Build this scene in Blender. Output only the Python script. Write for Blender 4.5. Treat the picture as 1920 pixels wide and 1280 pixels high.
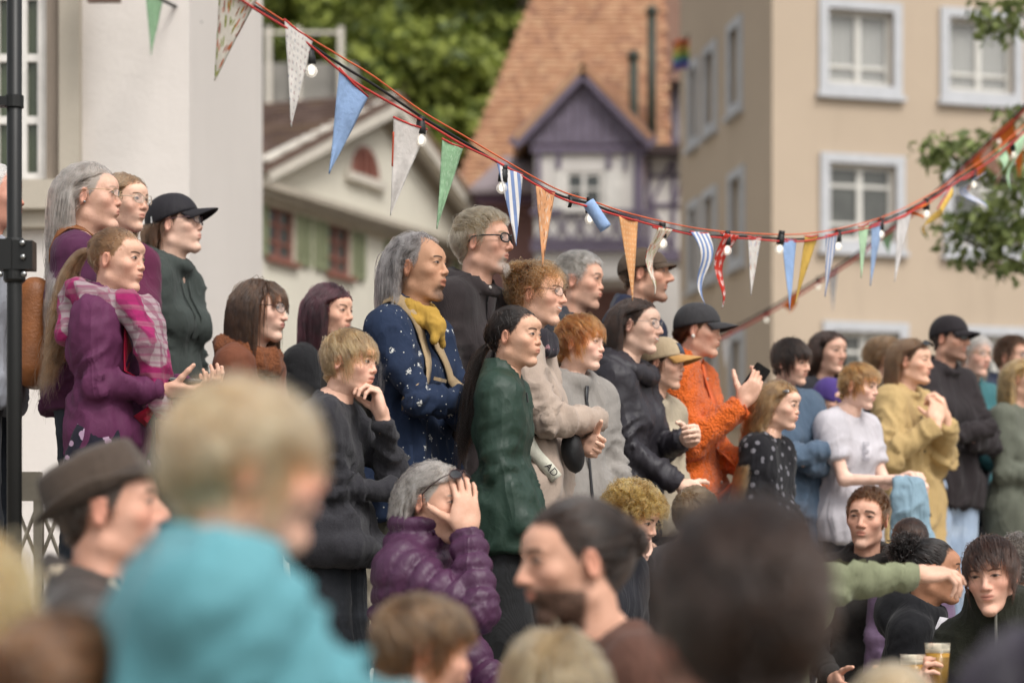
import bpy, bmesh, math, random
import numpy as np
from mathutils import Vector, Matrix

scene = bpy.context.scene
for ob in list(bpy.data.objects): bpy.data.objects.remove(ob)

# ------------------------------------------------------------------ camera, sky, sun, exposure
FPX, HORIZON, CAMZ, FLOOR = 4533.0, 1080.0, 1.65, 1.05     # focal length in picture pixels (1920 wide), horizon row, eye height, stage height
cam = bpy.data.objects.new('Camera', bpy.data.cameras.new('Camera')); scene.collection.objects.link(cam)
cam.location = (0, 0, CAMZ); cam.rotation_euler = (math.radians(90), 0, 0)
cam.data.sensor_width = 36; cam.data.lens = FPX/1920*36; cam.data.shift_y = (HORIZON-640)/1920
cam.data.clip_start = .1; cam.data.clip_end = 600
cam.data.dof.use_dof = True; cam.data.dof.focus_distance = 7.75; cam.data.dof.aperture_fstop = 2.3; cam.data.dof.aperture_blades = 9
scene.camera = cam

SUN_EL, SUN_AZ = math.radians(52), math.radians(146)        # high, behind the camera's right shoulder, through thin cloud
world = bpy.data.worlds.new('World'); scene.world = world; world.use_nodes = True
wt = world.node_tree; wt.nodes.clear()
sky = wt.nodes.new('ShaderNodeTexSky'); sky.sky_type = 'NISHITA'; sky.sun_disc = False
sky.sun_elevation = SUN_EL; sky.sun_rotation = SUN_AZ; sky.air_density = 1.6; sky.dust_density = 4.0; sky.ozone_density = .6
hs = wt.nodes.new('ShaderNodeHueSaturation'); hs.inputs['Saturation'].default_value = .22     # cloud veil: a pale, nearly grey sky
bg = wt.nodes.new('ShaderNodeBackground'); bg.inputs['Strength'].default_value = .15
wo = wt.nodes.new('ShaderNodeOutputWorld')
wt.links.new(sky.outputs[0], hs.inputs['Color']); wt.links.new(hs.outputs[0], bg.inputs[0]); wt.links.new(bg.outputs[0], wo.inputs[0])
sun = bpy.data.objects.new('Sun', bpy.data.lights.new('Sun', 'SUN')); scene.collection.objects.link(sun)
sun.data.energy = 1.4; sun.data.angle = math.radians(20); sun.data.color = (1, .965, .92)
sd = Vector((math.sin(SUN_AZ)*math.cos(SUN_EL), math.cos(SUN_AZ)*math.cos(SUN_EL), math.sin(SUN_EL)))   # towards the sun
sun.rotation_euler = sd.to_track_quat('Z', 'Y').to_euler(); sun.location = (6, -6, 14)
scene.view_settings.view_transform = 'Standard'; scene.view_settings.look = 'None'
scene.view_settings.exposure = .40; scene.view_settings.gamma = 1
scene.cycles.use_denoising = True
scene.cycles.max_bounces = 8; scene.cycles.diffuse_bounces = 3; scene.cycles.glossy_bounces = 3; scene.cycles.transmission_bounces = 6; scene.cycles.transparent_max_bounces = 8
# ------------------------------------------------------------------ helpers
COL = scene.collection
F32 = np.float32

def link(o, parent=None):
    COL.objects.link(o)
    if parent is not None: o.parent = parent
    return o

def mesh_obj(name, verts, faces, mat=None, parent=None, smooth=True, attrs=None):
    me = bpy.data.meshes.new(name)
    verts = np.asarray(verts, F32)
    if isinstance(faces, np.ndarray) and faces.ndim == 2:
        n, k = faces.shape
        me.vertices.add(len(verts)); me.vertices.foreach_set('co', verts.ravel())
        me.loops.add(n*k); me.loops.foreach_set('vertex_index', faces.astype(np.int32).ravel())
        me.polygons.add(n); me.polygons.foreach_set('loop_start', np.arange(0, n*k, k, dtype=np.int32))
        me.update(calc_edges=True)
    else:
        me.from_pydata([tuple(map(float, v)) for v in verts], [], [tuple(f) for f in faces]); me.update()
    if smooth: me.polygons.foreach_set('use_smooth', np.ones(len(me.polygons), bool))
    for an, (tp, arr) in (attrs or {}).items():
        a = me.attributes.new(an, tp, 'POINT')
        a.data.foreach_set('vector' if tp == 'FLOAT_VECTOR' else 'value', np.asarray(arr, F32).ravel())
    if mat is not None: me.materials.append(mat)
    return link(bpy.data.objects.new(name, me), parent)

def empty(name, loc=(0,0,0), rz=0.0):
    o = bpy.data.objects.new(name, None); o.location = loc; o.rotation_euler = (0,0,rz)
    o.empty_display_size = .1
    return link(o)

def tag(o, label, cat, group=None):
    o['label'] = label; o['category'] = cat
    if group: o['group'] = group
    return o
def struct(o): o['kind'] = 'structure'; return o

class MB:                       # collects shapes for ONE mesh object
    def __init__(s): s.v = []; s.f = []
    def add(s, v, f):
        n = len(s.v); s.v += [tuple(map(float, p)) for p in v]; s.f += [tuple(i+n for i in q) for q in f]
    def box(s, x0, x1, y0, y1, z0, z1):
        s.add([(x0,y0,z0),(x1,y0,z0),(x1,y1,z0),(x0,y1,z0),(x0,y0,z1),(x1,y0,z1),(x1,y1,z1),(x0,y1,z1)],
              [(0,3,2,1),(4,5,6,7),(0,1,5,4),(1,2,6,5),(2,3,7,6),(3,0,4,7)])
    def hexa(s, p):             # 8 points, bottom ring then top ring
        s.add(p, [(0,3,2,1),(4,5,6,7),(0,1,5,4),(1,2,6,5),(2,3,7,6),(3,0,4,7)])
    def tube(s, pts, r, n=8, closed=False):
        pts = [Vector(p) for p in pts]; rr = r if hasattr(r, '__len__') else [r]*len(pts)
        m = len(pts); rings = []; up = Vector((0,0,1))
        for i, p in enumerate(pts):
            if closed: d = pts[(i+1) % m]-pts[i-1]
            else: d = pts[min(i+1,m-1)]-pts[max(i-1,0)]
            d.normalize()
            u = up if abs(d.dot(up)) < .95 else Vector((0,1,0))
            a = d.cross(u).normalized(); b = a.cross(d)
            rings.append([p+(a*math.cos(t)+b*math.sin(t))*rr[i] for t in [2*math.pi*k/n for k in range(n)]])
        v = [q for r_ in rings for q in r_]; f = []
        for i in range(m if closed else m-1):
            j = (i+1) % m
            for k in range(n): f.append((i*n+k, i*n+(k+1)%n, j*n+(k+1)%n, j*n+k))
        if not closed: f += [tuple(range(n))[::-1], tuple((m-1)*n+k for k in range(n))]
        s.add(v, f)
    def lathe(s, prof, c=(0,0,0), n=20, sx=1, sy=1):      # prof: [(r,z)]
        v = []; f = []
        for r, z in prof:
            for k in range(n):
                t = 2*math.pi*k/n; v.append((c[0]+r*sx*math.cos(t), c[1]+r*sy*math.sin(t), c[2]+z))
        for i in range(len(prof)-1):
            for k in range(n): f.append((i*n+k, i*n+(k+1)%n, (i+1)*n+(k+1)%n, (i+1)*n+k))
        f += [tuple(range(n))[::-1], tuple((len(prof)-1)*n+k for k in range(n))]
        s.add(v, f)
    def build(s, name, mat, parent=None, smooth=False): return mesh_obj(name, s.v, s.f, mat, parent, smooth)

def grid_faces(nu, nv, close_u=False):
    f = []
    for i in range(nu if close_u else nu-1):
        for j in range(nv-1):
            a = (i % nu)*nv+j; b = ((i+1) % nu)*nv+j
            f.append((a, b, b+1, a+1))
    return np.array(f, np.int32)

# ---- numpy noise
def _hash(ix, iy, iz, seed):
    h = (ix.astype(np.int64)*374761393 + iy.astype(np.int64)*668265263 + iz.astype(np.int64)*1440662683 + seed*974634777) & 0xffffffff
    h = ((h ^ (h >> 13))*1274126177) & 0xffffffff
    h = (h ^ (h >> 16)) & 0xffff
    return h.astype(F32)/32767.5-1
def vnoise(p, seed=0):
    p = np.asarray(p, F32); i = np.floor(p); f = p-i; u = f*f*(3-2*f); i = i.astype(np.int64)
    r = 0
    for a in (0,1):
        wa = u[:,0] if a else 1-u[:,0]
        for b in (0,1):
            wb = wa*(u[:,1] if b else 1-u[:,1])
            for c in (0,1):
                r = r + wb*(u[:,2] if c else 1-u[:,2])*_hash(i[:,0]+a, i[:,1]+b, i[:,2]+c, seed)
    return r

# ---- signed distance fields -> one continuous surface (surface nets)
class Field:
    def __init__(s, lo, hi, h):
        s.lo = np.array(lo, F32); s.h = h
        n = np.ceil((np.array(hi)-s.lo)/h).astype(int)+2
        s.ax = [s.lo[i]+h*np.arange(n[i], dtype=F32) for i in range(3)]
        s.V = np.full(n, .5, F32)
    def _sl(s, lo, hi, m):
        r = []
        for i in range(3):
            a = int(max(0, (lo[i]-m-s.lo[i])/s.h)); b = int(min(s.V.shape[i], (hi[i]+m-s.lo[i])/s.h+2))
            if b <= a: return None, None
            r.append(slice(a, b))
        X = s.ax[0][r[0]][:,None,None]; Y = s.ax[1][r[1]][None,:,None]; Z = s.ax[2][r[2]][None,None,:]
        return tuple(r), (X, Y, Z)
    def _mix(s, sl, d, k, op):
        a = s.V[sl]
        if op == 'sub': d = -d; hh = np.maximum(k-np.abs(a-d), 0)/k; s.V[sl] = np.maximum(a, d)+hh*hh*k*.25
        else: hh = np.maximum(k-np.abs(a-d), 0)/k; s.V[sl] = np.minimum(a, d)-hh*hh*k*.25
    def cone(s, a, b, ra, rb, k=.05, op='add', sy=1.0, cap=None):
        a = np.array(a, F32); b = np.array(b, F32); R = max(ra, rb)
        sl, G = s._sl(np.minimum(a,b)-R*max(1,sy), np.maximum(a,b)+R*max(1,sy), k+.03)
        if sl is None: return
        d0 = b-a; L2 = float((d0*d0).sum())+1e-9
        px = G[0]-a[0]; py = G[1]-a[1]; pz = G[2]-a[2]
        t0 = (px*d0[0]+py*d0[1]+pz*d0[2])/L2; t = np.clip(t0, 0, 1)
        d = np.sqrt((px-t*d0[0])**2+((py-t*d0[1])/sy)**2+(pz-t*d0[2])**2)-(ra+t*(rb-ra))
        if cap is not None: d = np.maximum(d, (t0-cap)*math.sqrt(L2))
        s._mix(sl, d, k, op)
    def ell(s, c, r, k=.05, op='add', rx=0.0, rz=0.0, ry=0.0):
        r = np.array(r, F32); R = float(r.max())
        bb = np.array([R]*3) if (rx or rz or ry) else r
        sl, G = s._sl(np.array(c)-bb, np.array(c)+bb, k+.03)
        if sl is None: return
        x, y, z = G[0]-c[0], G[1]-c[1], G[2]-c[2]
        if rz: ca, sa = math.cos(rz), math.sin(rz); x, y = x*ca+y*sa, y*ca-x*sa
        if rx: ca, sa = math.cos(rx), math.sin(rx); y, z = y*ca+z*sa, z*ca-y*sa
        if ry: ca, sa = math.cos(ry), math.sin(ry); z, x = z*ca+x*sa, x*ca-z*sa
        k0 = np.sqrt((x/r[0])**2+(y/r[1])**2+(z/r[2])**2); k1 = np.sqrt((x/r[0]**2)**2+(y/r[1]**2)**2+(z/r[2]**2)**2)+1e-6
        s._mix(sl, k0*(k0-1)/k1, k, op)
    def torus(s, c, R, r, k=.03, rx=0.0, sx=1.0, sy=1.0, ry=0.0):
        M = R*max(sx, sy)+r
        sl, G = s._sl(np.array(c)-M, np.array(c)+M, k+.03)
        if sl is None: return
        x, y, z = G[0]-c[0], G[1]-c[1], G[2]-c[2]
        if rx: ca, sa = math.cos(rx), math.sin(rx); y, z = y*ca+z*sa, z*ca-y*sa
        if ry: ca, sa = math.cos(ry), math.sin(ry); z, x = z*ca+x*sa, x*ca-z*sa
        q = np.sqrt((x/sx)**2+(y/sy)**2)-R
        s._mix(sl, np.sqrt(q*q+z*z)-r, k, 'add')
    def cut_below(s, z, slope=0.0): s.V = np.maximum(s.V, z-s.ax[2][None,None,:]+slope*s.ax[1][None,:,None])
    def cut_above(s, z): s.V = np.maximum(s.V, s.ax[2][None,None,:]-z)
    def nets(s, smooth=1):
        V = s.V; S = V < 0; n = V.shape
        C = np.zeros((n[0]-1, n[1]-1, n[2]-1), np.int8)
        offs = [(a,b,c) for a in (0,1) for b in (0,1) for c in (0,1)]
        for a,b,c in offs: C += S[a:n[0]-1+a, b:n[1]-1+b, c:n[2]-1+c]
        mask = (C > 0) & (C < 8); idx = np.argwhere(mask)
        vals = np.stack([V[idx[:,0]+a, idx[:,1]+b, idx[:,2]+c] for a,b,c in offs], 1)
        P = np.zeros((len(idx),3), F32); cnt = np.zeros(len(idx), F32); O = np.array(offs, F32)
        for i in range(8):
            for j in range(i+1, 8):
                if abs(O[i]-O[j]).sum() != 1: continue
                m = (vals[:,i] < 0) != (vals[:,j] < 0)
                t = np.where(m, vals[:,i]/(vals[:,i]-vals[:,j]+1e-12), 0)
                P += m[:,None]*(O[i]+t[:,None]*(O[j]-O[i])); cnt += m
        P = (P/cnt[:,None]+idx)*s.h+s.lo
        vid = np.full(mask.shape, -1, np.int32); vid[mask] = np.arange(len(idx))
        Q = []
        for ax in range(3):
            a0 = [slice(1,-1)]*3; a1 = [slice(1,-1)]*3
            A = np.take(S, range(n[ax]-1), ax); B = np.take(S, range(1, n[ax]), ax)
            e = np.argwhere(A != B); u, w = [q for q in range(3) if q != ax]
            ok = (e[:,u] > 0) & (e[:,w] > 0) & (e[:,u] < n[u]-1) & (e[:,w] < n[w]-1); e = e[ok]
            inside = A[e[:,0], e[:,1], e[:,2]]
            def cell(du, dw):
                c = e.copy(); c[:,u] -= du; c[:,w] -= dw
                return vid[c[:,0], c[:,1], c[:,2]]
            q = np.stack([cell(1,1), cell(0,1), cell(0,0), cell(1,0)], 1)
            fl = inside if ax != 1 else ~inside
            q[~fl] = q[~fl][:,::-1]; Q.append(q)
        Q = np.concatenate(Q); Q = Q[(Q >= 0).all(1)]
        for _ in range(smooth): P = lap(P, Q, .5)
        return P, Q

def lap(P, Q, w=.5):
    n = len(P); S = np.zeros_like(P); c = np.zeros(n, F32)
    for i in range(Q.shape[1]):
        a, b = Q[:,i], Q[:,(i+1) % Q.shape[1]]
        for k in range(3): S[:,k] += np.bincount(a, P[b,k], n)
        c += np.bincount(a, minlength=n)
    return P*(1-w)+w*S/np.maximum(c,1)[:,None]
def vnormals(P, Q):
    fn = np.cross(P[Q[:,2]]-P[Q[:,0]], P[Q[:,3]]-P[Q[:,1]]); N = np.zeros_like(P)
    for i in range(4):
        for k in range(3): N[:,k] += np.bincount(Q[:,i], fn[:,k], len(P))
    return N/(np.linalg.norm(N, axis=1, keepdims=True)+1e-9)
def sstep(a, b, x): t = np.clip((x-a)/(b-a), 0, 1); return t*t*(3-2*t)

# ------------------------------------------------------------------ materials
MATS = {}
def srgb(h):
    if isinstance(h, str):
        h = h.lstrip('#'); c = [int(h[i:i+2], 16)/255 for i in (0,2,4)]
    else: c = [x/255 for x in h]
    return tuple(x/12.92 if x <= .04045 else ((x+.055)/1.055)**2.4 for x in c)
class NT:
    def __init__(s, name):
        s.m = bpy.data.materials.new(name); s.m.use_nodes = True; s.t = s.m.node_tree
        s.t.nodes.clear(); s.out = s.n('ShaderNodeOutputMaterial')
    def n(s, typ, **kw):
        nd = s.t.nodes.new(typ)
        for k, v in kw.items(): setattr(nd, k, v)
        return nd
    def l(s, a, b): s.t.links.new(a, b)
    def val(s, inp, v):
        if hasattr(v, 'is_linked') or isinstance(v, bpy.types.NodeSocket): s.l(v, inp)
        else: inp.default_value = v
    def math(s, op, a, b=0.0, c=0.0, clamp=False):
        nd = s.n('ShaderNodeMath', operation=op, use_clamp=clamp)
        s.val(nd.inputs[0], a); s.val(nd.inputs[1], b)
        if op in ('MULTIPLY_ADD','SMOOTH_MIN','SMOOTH_MAX','COMPARE'): s.val(nd.inputs[2], c)
        return nd.outputs[0]
    def mix(s, f, a, b, blend='MIX'):
        nd = s.n('ShaderNodeMix', data_type='RGBA', blend_type=blend)
        s.val(nd.inputs[0], f)
        for i, v in ((6,a),(7,b)):
            if isinstance(v, bpy.types.NodeSocket): s.l(v, nd.inputs[i])
            else: nd.inputs[i].default_value = (*v[:3], 1)
        return nd.outputs[2]
    def ramp(s, f, a, b):       # smooth 0..1 between a and b
        nd = s.n('ShaderNodeMapRange', interpolation_type='SMOOTHSTEP')
        s.val(nd.inputs[0], f); nd.inputs[1].default_value = a; nd.inputs[2].default_value = b
        return nd.outputs[0]
    def noise(s, scale, detail=3, rough=.5, vec=None, dist=0.0):
        nd = s.n('ShaderNodeTexNoise'); nd.inputs['Scale'].default_value = scale; nd.inputs['Detail'].default_value = detail
        nd.inputs['Roughness'].default_value = rough; nd.inputs['Distortion'].default_value = dist
        if vec is not None: s.l(vec, nd.inputs['Vector'])
        return nd.outputs[0]
    def obj(s, scale=None):
        o = s.n('ShaderNodeTexCoord').outputs['Object']
        if scale is None: return o
        mp = s.n('ShaderNodeMapping'); s.l(o, mp.inputs[0]); mp.inputs['Scale'].default_value = scale
        return mp.outputs[0]
    def bump(s, h, strength=.3, dist=.01, normal=None):
        nd = s.n('ShaderNodeBump'); nd.inputs['Strength'].default_value = strength; nd.inputs['Distance'].default_value = dist
        s.l(h, nd.inputs['Height'])
        if normal is not None: s.l(normal, nd.inputs['Normal'])
        return nd.outputs[0]
    def bsdf(s, color, rough=.6, normal=None, spec=.4, metal=0.0, sheen=0.0, **kw):
        b = s.n('ShaderNodeBsdfPrincipled')
        if isinstance(color, bpy.types.NodeSocket): s.l(color, b.inputs['Base Color'])
        else: b.inputs['Base Color'].default_value = (*color[:3], 1)
        s.val(b.inputs['Roughness'], rough); b.inputs['Specular IOR Level'].default_value = spec
        b.inputs['Metallic'].default_value = metal; b.inputs['Sheen Weight'].default_value = sheen
        if normal is not None: s.l(normal, b.inputs['Normal'])
        for k, v in kw.items(): s.val(b.inputs[k.replace('_',' ')], v)
        s.l(b.outputs[0], s.out.inputs[0]); return b

def mat_plain(name, color, rough=.6, spec=.4, metal=0.0, var=.12, scale=6.0, bump=0.0, bscale=60.0):
    key = ('plain', name)
    if key in MATS: return MATS[key]
    c = srgb(color) if isinstance(color, str) else color
    t = NT(name); v = t.obj()
    n = t.noise(scale, 4, .6, v)
    colr = t.mix(t.ramp(n, .3, .7), tuple(x*(1-var) for x in c), tuple(min(1, x*(1+var)) for x in c))
    nm = t.bump(t.noise(bscale, 3, .6, v), bump, .01) if bump else None
    t.bsdf(colr, rough, nm, spec, metal)
    MATS[key] = t.m; return t.m

def mat_cloth(name, color, rough=.85, kind='plain', c2=None, sheen=.15, wr=.35):
    """woven cloth with fine wrinkles, optional printed pattern"""
    key = ('cloth', name)
    if key in MATS: return MATS[key]
    c = srgb(color); t = NT(name); v = t.obj()
    big = t.noise(5, 4, .6, v)
    col = t.mix(t.ramp(big, .25, .75), tuple(x*.86 for x in c), tuple(min(1, x*1.12) for x in c))
    fine = t.noise(420, 2, .6, v)
    col = t.mix(.25, col, t.mix(fine, (0,0,0), (1,1,1)), 'OVERLAY')
    r1 = t.math('POWER', t.math('SUBTRACT', 1, t.math('ABSOLUTE', t.math('MULTIPLY_ADD', t.noise(8, 2, .5, t.obj((1,1,.30)), 1.0), 2.6, -1.3))), 3)
    r2 = t.math('POWER', t.math('SUBTRACT', 1, t.math('ABSOLUTE', t.math('MULTIPLY_ADD', t.noise(22, 2, .5, t.obj((1,1,.7)), 1.0), 2.6, -1.3))), 2)
    hgt = t.math('ADD', t.math('MULTIPLY', r1, 1.1), t.math('ADD', t.math('MULTIPLY', r2, .22), t.math('MULTIPLY', t.noise(48, 3, .55, v), .12)))
    if kind == 'jersey': hgt = t.math('ADD', hgt, t.math('MULTIPLY', t.noise(120, 2, .5, v), .12))
    if kind == 'dots' or kind == 'flowers':
        vo = t.n('ShaderNodeTexVoronoi'); t.l(v, vo.inputs[0]); vo.inputs['Scale'].default_value = 26 if kind == 'dots' else 16
        wob = t.math('ADD', vo.outputs['Distance'], t.math('MULTIPLY', t.noise(160, 2, .5, v), .35 if kind == 'flowers' else .1))
        m = t.math('SUBTRACT', 1, t.ramp(wob, .31, .35))
        if kind == 'flowers':
            m = t.math('MULTIPLY', m, t.ramp(t.noise(240, 1, .5, v), .42, .5))
            v2 = t.n('ShaderNodeTexVoronoi'); t.l(v, v2.inputs[0]); v2.inputs['Scale'].default_value = 48
            m = t.math('MAXIMUM', m, t.math('SUBTRACT', 1, t.ramp(v2.outputs['Distance'], .09, .13)))
        col = t.mix(m, col, srgb(c2))
    if kind == 'cord':
        w = t.n('ShaderNodeTexWave', wave_type='BANDS', bands_direction='X'); t.l(v, w.inputs[0]); w.inputs['Scale'].default_value = 90
        hgt = t.math('ADD', hgt, t.math('MULTIPLY', w.outputs[1], .12))
        col = t.mix(t.math('MULTIPLY', t.ramp(t.noise(9, 5, .7, v), .45, .75), .5), col, srgb(c2 or color))
    if kind == 'denim':
        col = t.mix(t.math('MULTIPLY', t.ramp(t.noise(7, 4, .65, v), .45, .7), .6), col, srgb(c2 or color))
        col = t.mix(.35, col, t.mix(t.noise(300, 2, .7, t.obj((3,3,.4))), (0,0,0), (1,1,1)), 'OVERLAY')
    if kind == 'fleece':
        f = t.n('ShaderNodeTexVoronoi'); t.l(v, f.inputs[0]); f.inputs['Scale'].default_value = 120
        hgt = t.math('ADD', t.math('MULTIPLY', hgt, .5), t.math('MULTIPLY', f.outputs['Distance'], -.9))
        col = t.mix(t.ramp(f.outputs['Distance'], .2, .8), col, tuple(x*.72 for x in c))
    if kind == 'plaid':
        w = t.n('ShaderNodeTexWave', wave_type='BANDS', bands_direction='DIAGONAL'); t.l(v, w.inputs[0]); w.inputs['Scale'].default_value = 3.4
        w.inputs['Distortion'].default_value = .8
        m = t.ramp(w.outputs[1], .42, .58); col = t.mix(m, col, srgb(c2))
        for bd, sc, cc, al in (('X', 9, '#6a1f45', .55), ('Z', 6, '#8d7a78', .3), ('Z', 13, '#7d2350', .4)):
            w2 = t.n('ShaderNodeTexWave', wave_type='BANDS', bands_direction=bd); t.l(v, w2.inputs[0]); w2.inputs['Scale'].default_value = sc; w2.inputs['Distortion'].default_value = 1.2
            col = t.mix(t.math('MULTIPLY', t.ramp(w2.outputs[1], .72, .82), al), col, srgb(cc))
    nm = t.bump(hgt, wr, .012)
    if kind == 'knit':
        nm = t.bump(t.noise(190, 3, .7, v), .5, .006, nm)
        col = t.mix(.5, col, t.mix(t.noise(150, 3, .7, v), (.05,.05,.05), (.95,.95,.95)), 'OVERLAY')
    t.bsdf(col, rough, nm, .2 if rough > .6 else .4, 0, sheen*.5)
    MATS[key] = t.m; return t.m

def mat_hair(name, color, var=.45, c2=None, rough=.34):
    key = ('hair', name)
    if key in MATS: return MATS[key]
    c = tuple(x**1.12*.62 for x in srgb(color)); t = NT(name)
    info = t.n('ShaderNodeHairInfo')
    d = tuple(x**1.12*.6 for x in srgb(c2)) if c2 else tuple(x*(1-var) for x in c)
    col = t.mix(t.ramp(info.outputs['Random'], .0, 1), c, d)
    col = t.mix(t.ramp(t.noise(30, 2, .5, t.obj()), .35, .7), col, tuple(min(1, x*(1+var)) for x in c))
    h = t.n('ShaderNodeBsdfHairPrincipled', parametrization='COLOR', model='CHIANG')
    t.l(col, h.inputs['Color']); h.inputs['Roughness'].default_value = rough; h.inputs['Radial Roughness'].default_value = .55
    h.inputs['Coat'].default_value = .15
    t.l(h.outputs[0], t.out.inputs[0]); MATS[key] = t.m; return t.m
# ------------------------------------------------------------------ the human head (chin z=0, crown z=1, face to +y)
def head_master(h):
    F = Field((-.48,-.58,-.55), (.48,.62,1.06), h)
    F.ell((0,-.045,.64), (.325,.42,.36), .05)
    F.ell((0,.115,.43), (.268,.285,.41), .10)
    F.ell((0,.27,.66), (.21,.14,.13), .10)
    for s in (-1,1):
        F.cone((s*.205,-.02,.22), (s*.045,.31,.065), .065, .062, .10)
        F.ell((s*.185,.25,.43), (.085,.09,.075), .09)
    F.ell((0,.335,.075), (.085,.072,.068), .06)
    F.ell((0,.31,.27), (.125,.105,.12), .07)
    for s in (-1,1): F.ell((s*.138,.435,.548), (.088,.062,.046), .055, 'sub')
    F.cone((0,.378,.575), (0,.468,.398), .033, .043, .045)
    F.ell((0,.452,.388), (.050,.052,.040), .03)
    for s in (-1,1): F.ell((s*.053,.422,.375), (.035,.048,.032), .025)
    for s in (-1,1):
        F.ell((s*.135,.335,.54), (.068,.062,.05), .02)
        F.cone((s*.07,.40,.617), (s*.20,.335,.612), .022, .02, .05)
        F.ell((s*.03,.457,.348), (.016,.025,.012), .012, 'sub')
    F.ell((0,.397,.290), (.076,.030,.019), .024)
    F.ell((0,.390,.234), (.068,.032,.022), .024)
    F.ell((0,.447,.262), (.09,.05,.005), .010, 'sub')
    F.ell((0,.40,.175), (.08,.03,.022), .04, 'sub')
    F.cone((0,-.09,.20), (0,-.17,-.5), .225, .25, .12)
    F.ell((0,.07,-.09), (.055,.07,.09), .06)
    for s in (-1,1):
        F.ell((s*.332,-.035,.478), (.034,.078,.135), .018, rx=-.22, rz=s*-.5)
        F.ell((s*.372,-.008,.493), (.032,.050,.092), .012, 'sub', rx=-.22, rz=s*-.5)
        F.ell((s*.345,.02,.463), (.016,.014,.03), .012)
    P, Q = F.nets(1)
    return P, Q

HEADS = {}
def get_head(res):
    if res not in HEADS: HEADS[res] = head_master(res)
    return HEADS[res]

def hairline(v, kind='normal'):
    az = np.degrees(np.arctan2(np.abs(v[:,0]), v[:,1]+.05))
    xs = [0, 28, 42, 52, 62, 74, 88, 104, 118, 140, 180]
    zs = {'normal': [.81,.80,.74,.63,.52,.43,.50,.50,.34,.24,.18],
          'low':    [.77,.76,.70,.60,.48,.40,.46,.46,.30,.18,.12],
          'recede': [.90,.95,.88,.70,.55,.44,.50,.50,.34,.24,.18],
          'high':   [.83,.82,.77,.66,.56,.48,.54,.54,.40,.30,.24]}[kind]
    z = np.interp(az, xs, zs)
    ear = (np.abs(v[:,0]) > .318) & (v[:,1] > -.14) & (v[:,1] < .06) & (v[:,2] < .60)
    ear |= (np.abs(v[:,0]) > .29) & (v[:,1] > -.09) & (v[:,1] < .04) & (v[:,2] < .56)
    return (v[:,2]-z)*(~ear)-1.0*ear

def deform_head(v, p):
    """v: rest coordinates; p: dict of traits; returns shaped coordinates"""
    v = v.copy(); x, y, z = v[:,0].copy(), v[:,1].copy(), v[:,2].copy()
    ch = p.get('child', 0.0)
    low = sstep(.5, .08, z)*sstep(-.25, -.02, z)
    jw = p.get('jaw', 1.0)*(1-.06*ch)
    x = x*(1+(jw-1)*low)
    # neck thickness
    nk = sstep(.06, -.12, z)*1.0
    nw = p.get('neck', 1.0)*(1-.16*ch)
    x = x*(1+(nw-1)*nk); y = np.where(nk > 0, (y+.12)*(1+(nw-1)*nk)-.12, y)
    # nose
    wn = np.exp(-(v[:,0]/.075)**2)*sstep(.32,.36,z)*sstep(.60,.45,z)*sstep(.36,.42,v[:,1])
    y = y+wn*(p.get('nose', 0.0)*.05-.045*ch); z = z+wn*(ch*.012+p.get('nose_up', 0.0)*.02)
    # chin
    wc = np.exp(-((z-.06)/.1)**2)*sstep(.1,.35,v[:,1]); y = y+wc*(p.get('chin', 0.0)*.04-.025*ch)
    wbr = np.exp(-((v[:,2]-.615)/.045)**2)*sstep(.2,.33,v[:,1]); y = y-wbr*(.018*ch+.012*p.get('fem', 0))
    wfo = np.exp(-((v[:,2]-.74)/.09)**2)*sstep(.1,.3,v[:,1]); y = y+wfo*(.022*ch+.008*p.get('fem', 0))
    y = y+np.exp(-((v[:,2]-.26)/.07)**2)*sstep(.25,.36,v[:,1])*p.get('lips', 0.0)*.02
    # cheeks
    wk = np.exp(-((np.abs(v[:,0])-.2)/.09)**2-((z-.33)/.12)**2)*sstep(.0,.25,v[:,1])
    fat = p.get('fat', 0.0)+.5*ch; x = x+np.sign(x)*wk*.035*fat; y = y+wk*.025*fat
    wu = np.exp(-((z+.05)/.09)**2)*sstep(-.05,.25,v[:,1]); z = z-wu*.04*max(fat-.3,0)
    # child: shorter lower face, bigger vault
    z = np.where(z < .6, .6-(.6-z)*(1-.11*ch), z)
    # smile
    sm = p.get('smile', 0.0)
    ws = np.exp(-((np.abs(v[:,0])-.095)/.05)**2-((v[:,2]-.262)/.06)**2)*sstep(.2,.33,v[:,1])
    z = z+ws*.035*sm; x = x+np.sign(x)*ws*.028*sm; y = y-ws*.02*sm
    wb = np.exp(-((np.abs(v[:,0])-.17)/.06)**2-((v[:,2]-.39)/.06)**2)*sstep(.15,.3,v[:,1]); y = y+wb*.025*max(sm,0); z = z+wb*.012*max(sm,0)
    # open mouth
    op = p.get('open', 0.0)
    wo = sstep(.262,.25,v[:,2])*sstep(-.05,.05,v[:,2])*sstep(.05,.3,v[:,1]); z = z-wo*.05*op; y = y-wo*.015*op
    wd = p.get('width', 1.0)
    return np.stack([x*wd, y, z], 1).astype(F32)

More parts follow.
